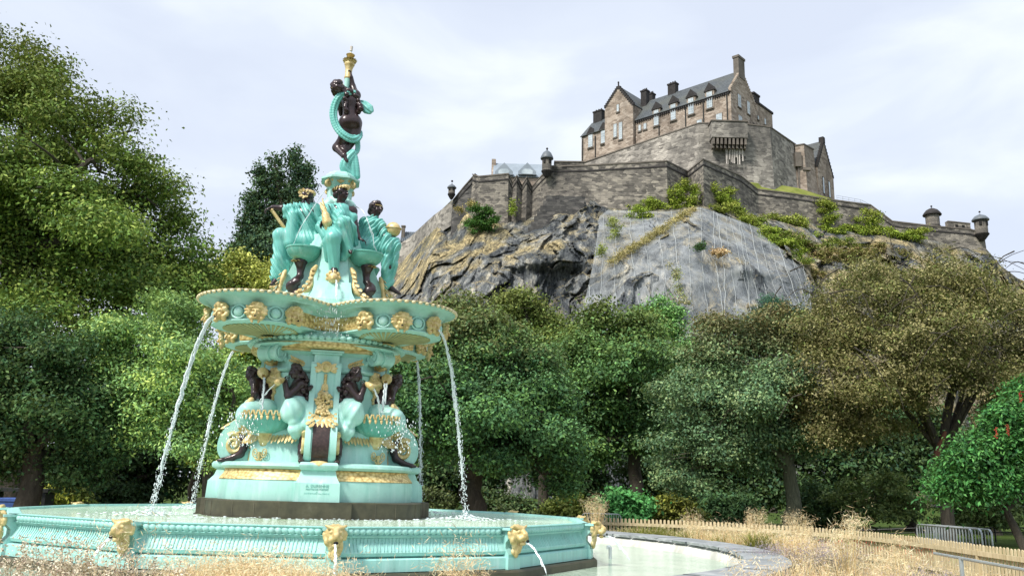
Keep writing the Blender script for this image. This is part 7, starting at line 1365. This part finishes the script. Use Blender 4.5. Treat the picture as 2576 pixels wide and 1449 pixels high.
ivy('tan dry tuft on a ledge in the middle of the netting', [(1800, 632, 24, 7), (1815, 640, 14, 5)], lambda x, y: rockY(x, y) - 2.4, 900, [(.38, .26, .14), (.44, .32, .18)], .3, 'dry_tuft', 'grass tuft'); ivy('small dark bush beside the dry tuft in the netting', [(1760, 624, 9, 9)], lambda x, y: rockY(x, y) - 2.4, 500, [(.04, .08, .03)], .3, 'ledge_bush', 'bush'); ivy('thin yellow green ivy strip down the folded wall', [(1291, 520, 5, 24)], 136., 500); ivy('ochre gorse patch beside the left bastion wall', [(1190, 515, 10, 14), (1155, 530, 14, 10)], 136.2, 900, [(.2, .18, .06), (.25, .2, .08)], .3, 'gorse', 'bush')
# ------------------------------------------------------------------ ornamental grasses and dried flowers
def blades(P, H, lean, rg, w=.004, segs=4, cols=((.62, .46, .22), (.74, .58, .32), (.5, .36, .16)), curve=.5):
    n = len(P); a = rg.uniform(0, 2 * pi, n); d = np.stack([np.cos(a), np.sin(a), np.zeros(n)], 1); L = H * rg.uniform(.55, 1.1, n); ln = lean * rg.uniform(.2, 1.2, n); V = []
    sd = np.stack([rg.normal(size=n), rg.normal(size=n) * .4, np.zeros(n)], 1); sd /= np.linalg.norm(sd, axis=1)[:, None]
    for i in range(segs + 1):
        t = i / segs; c = P + d * (ln * t**(1 + curve) * L)[:, None] + A3(0, 0, 1) * (L * (t - .25 * ln * t**2))[:, None]; ww = w * (1 - .75 * t); V += [c - sd * ww, c + sd * ww]
    V = np.stack(V, 1); k = 2 * (segs + 1); F = np.array([[2 * i, 2 * i + 1, 2 * i + 3, 2 * i + 2] for i in range(segs)]); Q = (np.arange(n)[:, None, None] * k + F[None]).reshape(-1, 4); cc = np.array(cols)[rg.integers(0, len(cols), n)] * rg.uniform(.8, 1.2, (n, 1)); tip = V[:, -1]; return V.reshape(-1, 3), Q, np.repeat(np.clip(cc, 0, .9), k, 0), tip, d
def seeds(C, n, spread, rg, L=.03, w=.0022, cols=((.86, .70, .42), (.92, .80, .55), (.76, .56, .34))):
    i = rg.integers(0, len(C), n); P = C[i] + rg.normal(size=(n, 3)) * np.array(spread); d = rg.normal(size=(n, 3)); d /= np.linalg.norm(d, axis=1)[:, None]; s = np.cross(d, rg.normal(size=(n, 3))); s /= np.linalg.norm(s, axis=1)[:, None] + 1e-9; l = L * rg.uniform(.4, 1.3, n)[:, None]
    V = np.stack([P - d * l, P + s * w, P + d * l, P - s * w], 1).reshape(-1, 3); cc = np.array(cols)[rg.integers(0, len(cols), n)] * rg.uniform(.8, 1.2, (n, 1)); return V, np.arange(4 * n).reshape(-1, 4), np.repeat(np.clip(cc, 0, .92), 4, 0)
def join(parts):
    V = []; Q = []; T = []; k = 0
    for v, q, t in parts: V.append(v); Q.append(q + k); T.append(t); k += len(v)
    return np.concatenate(V), np.concatenate(Q), np.concatenate(T)
def patch(name, label, cat, pts, n, H, lean, seed, haze=0, hz=(.12, .12, .08), kind=None, group=None, root=None, w=.004, cols=((.62, .46, .22), (.74, .58, .32), (.5, .36, .16)), sc=None, L=.03):
    rg = np.random.default_rng(seed); pts = np.array(pts); P = pts[rg.integers(0, len(pts), n)] + rg.normal(size=(n, 3)) * A3(.06, .06, 0); V, Q, T, tip, d = blades(P, H, lean, rg, w, cols=cols); parts = [(V, Q, T)]
    if haze: parts.append(seeds(tip, haze, hz, rg, L=L, **({'cols': sc} if sc else {})))
    V, Q, T = join(parts); r = np.array(root if root is not None else pts.mean(0)); o = fast_mesh(name, V - r, Q, M['dry_grass'], None, T, tuple(r)); return tag(o, label, cat, group, kind)
def area(poly, Yf, n, rg):        # ground points under a picture region surveyed as (px, depth) pairs
    out = []; P = np.array(poly, float)
    while len(out) < n:
        x, Y = rg.uniform(P[:, 0].min(), P[:, 0].max()), rg.uniform(P[:, 1].min(), P[:, 1].max())
        if inpoly(np.array([x]), np.array([Y]), P)[0]: d = ray(x, 1240); p = d * Y / d[1]; out.append((p[0], p[1], float(gz(p[0], p[1]))))
    return np.array(out)
rg = np.random.default_rng(90)
gold_ = ((.84, .64, .33), (.90, .76, .46), (.72, .50, .25), (.88, .64, .36)); A1 = area([(480, 6.2), (760, 6.2), (880, 6.8), (860, 7.4), (600, 7.4), (480, 7.0)], None, 70, rg)
patch('blond_grass', None, None, A1, 5000, .54, .5, 201, 46000, (.13, .12, .08), 'stuff', cols=gold_)
A2 = area([(900, 6.0), (1700, 6.0), (2000, 6.0), (2300, 6.6), (2200, 7.3), (1500, 6.9), (1000, 6.6)], None, 120, rg); patch('blond_grass', None, None, A2, 5000, .36, .55, 202, 38000, (.2, .16, .07), 'stuff', cols=gold_)
A3_ = area([(1900, 9.5), (2300, 8.2), (2620, 7.4), (2620, 11), (2400, 13), (2080, 14), (1990, 11.5)], None, 260, rg); patch('blond_grass', None, None, A3_, 4500, .42, .45, 203, 18000, (.14, .14, .08), 'stuff', cols=gold_ + ((.62, .54, .42), (.55, .46, .38)))
A4 = area([(1530, 24.2), (1720, 24.), (1900, 22.6), (2050, 19.), (2050, 16.5), (1900, 19.2), (1700, 21.8), (1540, 23)], None, 200, rg); patch('blond_grass', None, None, A4, 2000, .36, .45, 204, 8000, (.16, .16, .08), 'stuff', w=.007, cols=gold_ + ((.78, .55, .36),), L=.05)
A5 = area([(1740, 21.8), (1900, 20.2), (2060, 17.6), (2060, 15.6), (1900, 17.6), (1740, 20.4)], None, 160, rg); patch('blond_grass', None, None, A5, 2400, .5, .45, 205, 14000, (.18, .18, .11), 'stuff', w=.006, cols=gold_, L=.05)
# single tussocks
grn = ((.22, .25, .05), (.30, .30, .07), (.16, .20, .04)); i = 0
for x, Y, H, lab in ((1605, 22.6, .5, 'green tussock of grass behind the pool coping, nearest the lion spout'), (1660, 22.2, .55, 'large yellow green tussock of grass behind the middle of the coping'), (1750, 21., .5, 'small bright green tussock of grass behind the coping, left of the blond grass'), (1850, 19.2, .48, 'yellow green tussock of grass behind the coping under the blond grass plumes'), (1905, 17.6, .5, 'grass tussock with green base where the coping bends towards the right')):
    d = ray(x, 1250); p = d * Y / d[1]; p[2] = gz(p[0], p[1]); patch('grass_tussock', lab, 'grass tussock', p + np.random.default_rng(i).normal(size=(14, 3)) * A3(.14, .12, 0), 520, H, .85, 300 + i, 300, (.1, .1, .05), None, 'green grass tussocks behind the coping', p, .008, grn); i += 1
stw = ((.78, .64, .36), (.66, .5, .26)); i = 0
for x, Y, H, n, lab in ((1500, 22.8, 1.0, 46, 'tall straw coloured stalks of grass in front of the distant crowd barrier'), (1165, 6.4, .62, 42, 'pale feathery grass stalks in front of the basin, right of the front lion'), (2010, 21., 1.0, 50, 'tall straw grass plume beside the pale straight trunk'), (1890, 21.6, .95, 40, 'straw grass plume with drooping heads left of the pale trunk'), (1740, 23., .85, 30, 'small straw grass plume in front of the juniper bush'), (300, 6.2, .70, 10, 'few thin pale grass stalks in front of the left lion head'), (2120, 11., .9, 30, 'tall straw stalks leaning beside the dark lavender at right'), (2240, 9.5, .8, 26, 'straw grass stalks in front of the right end of the fence'), (1880, 6.6, .55, 14, 'thin straw stalks in front of the curved coping'), (450, 6.6, .6, 9, 'thin pale grass stalks left of the blond grass')):
    d = ray(x, 1250); p = d * Y / d[1]; p[2] = gz(p[0], p[1]) if Y > 8 else -1.12; patch('tall_grass', lab, 'grass', p + np.random.default_rng(i + 50).normal(size=(8, 3)) * A3(.05, .05, 0), n, H, .25, 330 + i, n * 45, (.05, .05, .09), None, None, p, .0035 if Y < 9 else .008, stw, L=.03 if Y < 9 else .05); i += 1
pur = ((.52, .44, .30), (.62, .53, .36), (.70, .62, .45), (.30, .22, .18)); sd_ = ((.78, .70, .54), (.86, .80, .64), (.70, .61, .46), (.42, .32, .25)); i = 0
for x, Y, H, n, lab in ((30, 6.2, .64, 36, 'dried brown flower spikes at the left edge before the basin'), (130, 6.0, .66, 44, 'dense dried flower spikes left of the left lion head'), (215, 6.3, .6, 40, 'dried brownish flower stems just left of the left lion head'), (285, 5.9, .58, 30, 'low dried flower stems below the left lion head'), (345, 6.2, .60, 26, 'dried flower spikes just right of the left lion head'), (425, 6.0, .52, 14, 'sparse dark seed spikes right of the left lion head')):
    d = ray(x, 1250); p = d * Y / d[1]; p[2] = -1.12; rgp = np.random.default_rng(400 + i); P = p + rgp.normal(size=(10, 3)) * A3(.07, .07, 0); V, Q, T, tip, dd = blades(P[rgp.integers(0, 10, n)], H, .35, rgp, .003, cols=pur); Vr = V.reshape(n, -1, 3)
    parts = [(V, Q, T)]
    for f in (8, 6, 4): parts.append(seeds(Vr[:, f], n * 26, (.016, .016, .04), rgp, .012, .006, sd_))
    V, Q, T = join(parts); tag(fast_mesh('dried_flower', V - p, Q, M['dry_grass'], None, T, tuple(p)), lab, 'dried flowers'); i += 1
for i, (x, Y, lab) in enumerate(((2075, 12.2, 'grey purple lavender clump with dark base at the right bend of the coping'), (1935, 14.6, 'small lilac lavender clump behind the coping near its right bend'), (2300, 10.6, 'grey lilac seed heads in front of the right fence'), (2480, 8.6, 'pale lilac flower heads at the lower right corner'))):
    d = ray(x, 1250); p = d * Y / d[1]; p[2] = gz(p[0], p[1]); patch('lavender', lab, 'lavender', p + np.random.default_rng(i + 70).normal(size=(14, 3)) * A3(.2, .2, 0), 420, .5, .6, 430 + i, 2600, (.05, .05, .07), None, 'lavender clumps in the right bed', p, .004, ((.16, .17, .11), (.22, .22, .16)), ((.34, .28, .40), (.44, .38, .46), (.5, .44, .4)))
rg = np.random.default_rng(95); P = []
for _ in range(900):
    x = rg.uniform(2060, 2400); Y = np.interp(x, [2060, 2400], [23.6, 18.6]) + rg.uniform(.4, 1.6); d = ray(x, 1300); p = d * Y / d[1]; P.append((p[0], p[1], -1.62 + rg.uniform(.15, .48)))
V, Q, T = leaves([(*p, .05, .05, .05) for p in P[:300]], 5000, .09, [(.55, .03, .02), (.62, .05, .03), (.05, .11, .03), (.06, .12, .03)], rg, clump=.1, dens=12); tag(fast_mesh('red_flowers', V, Q, M['foliage'], None, T), kind='stuff')
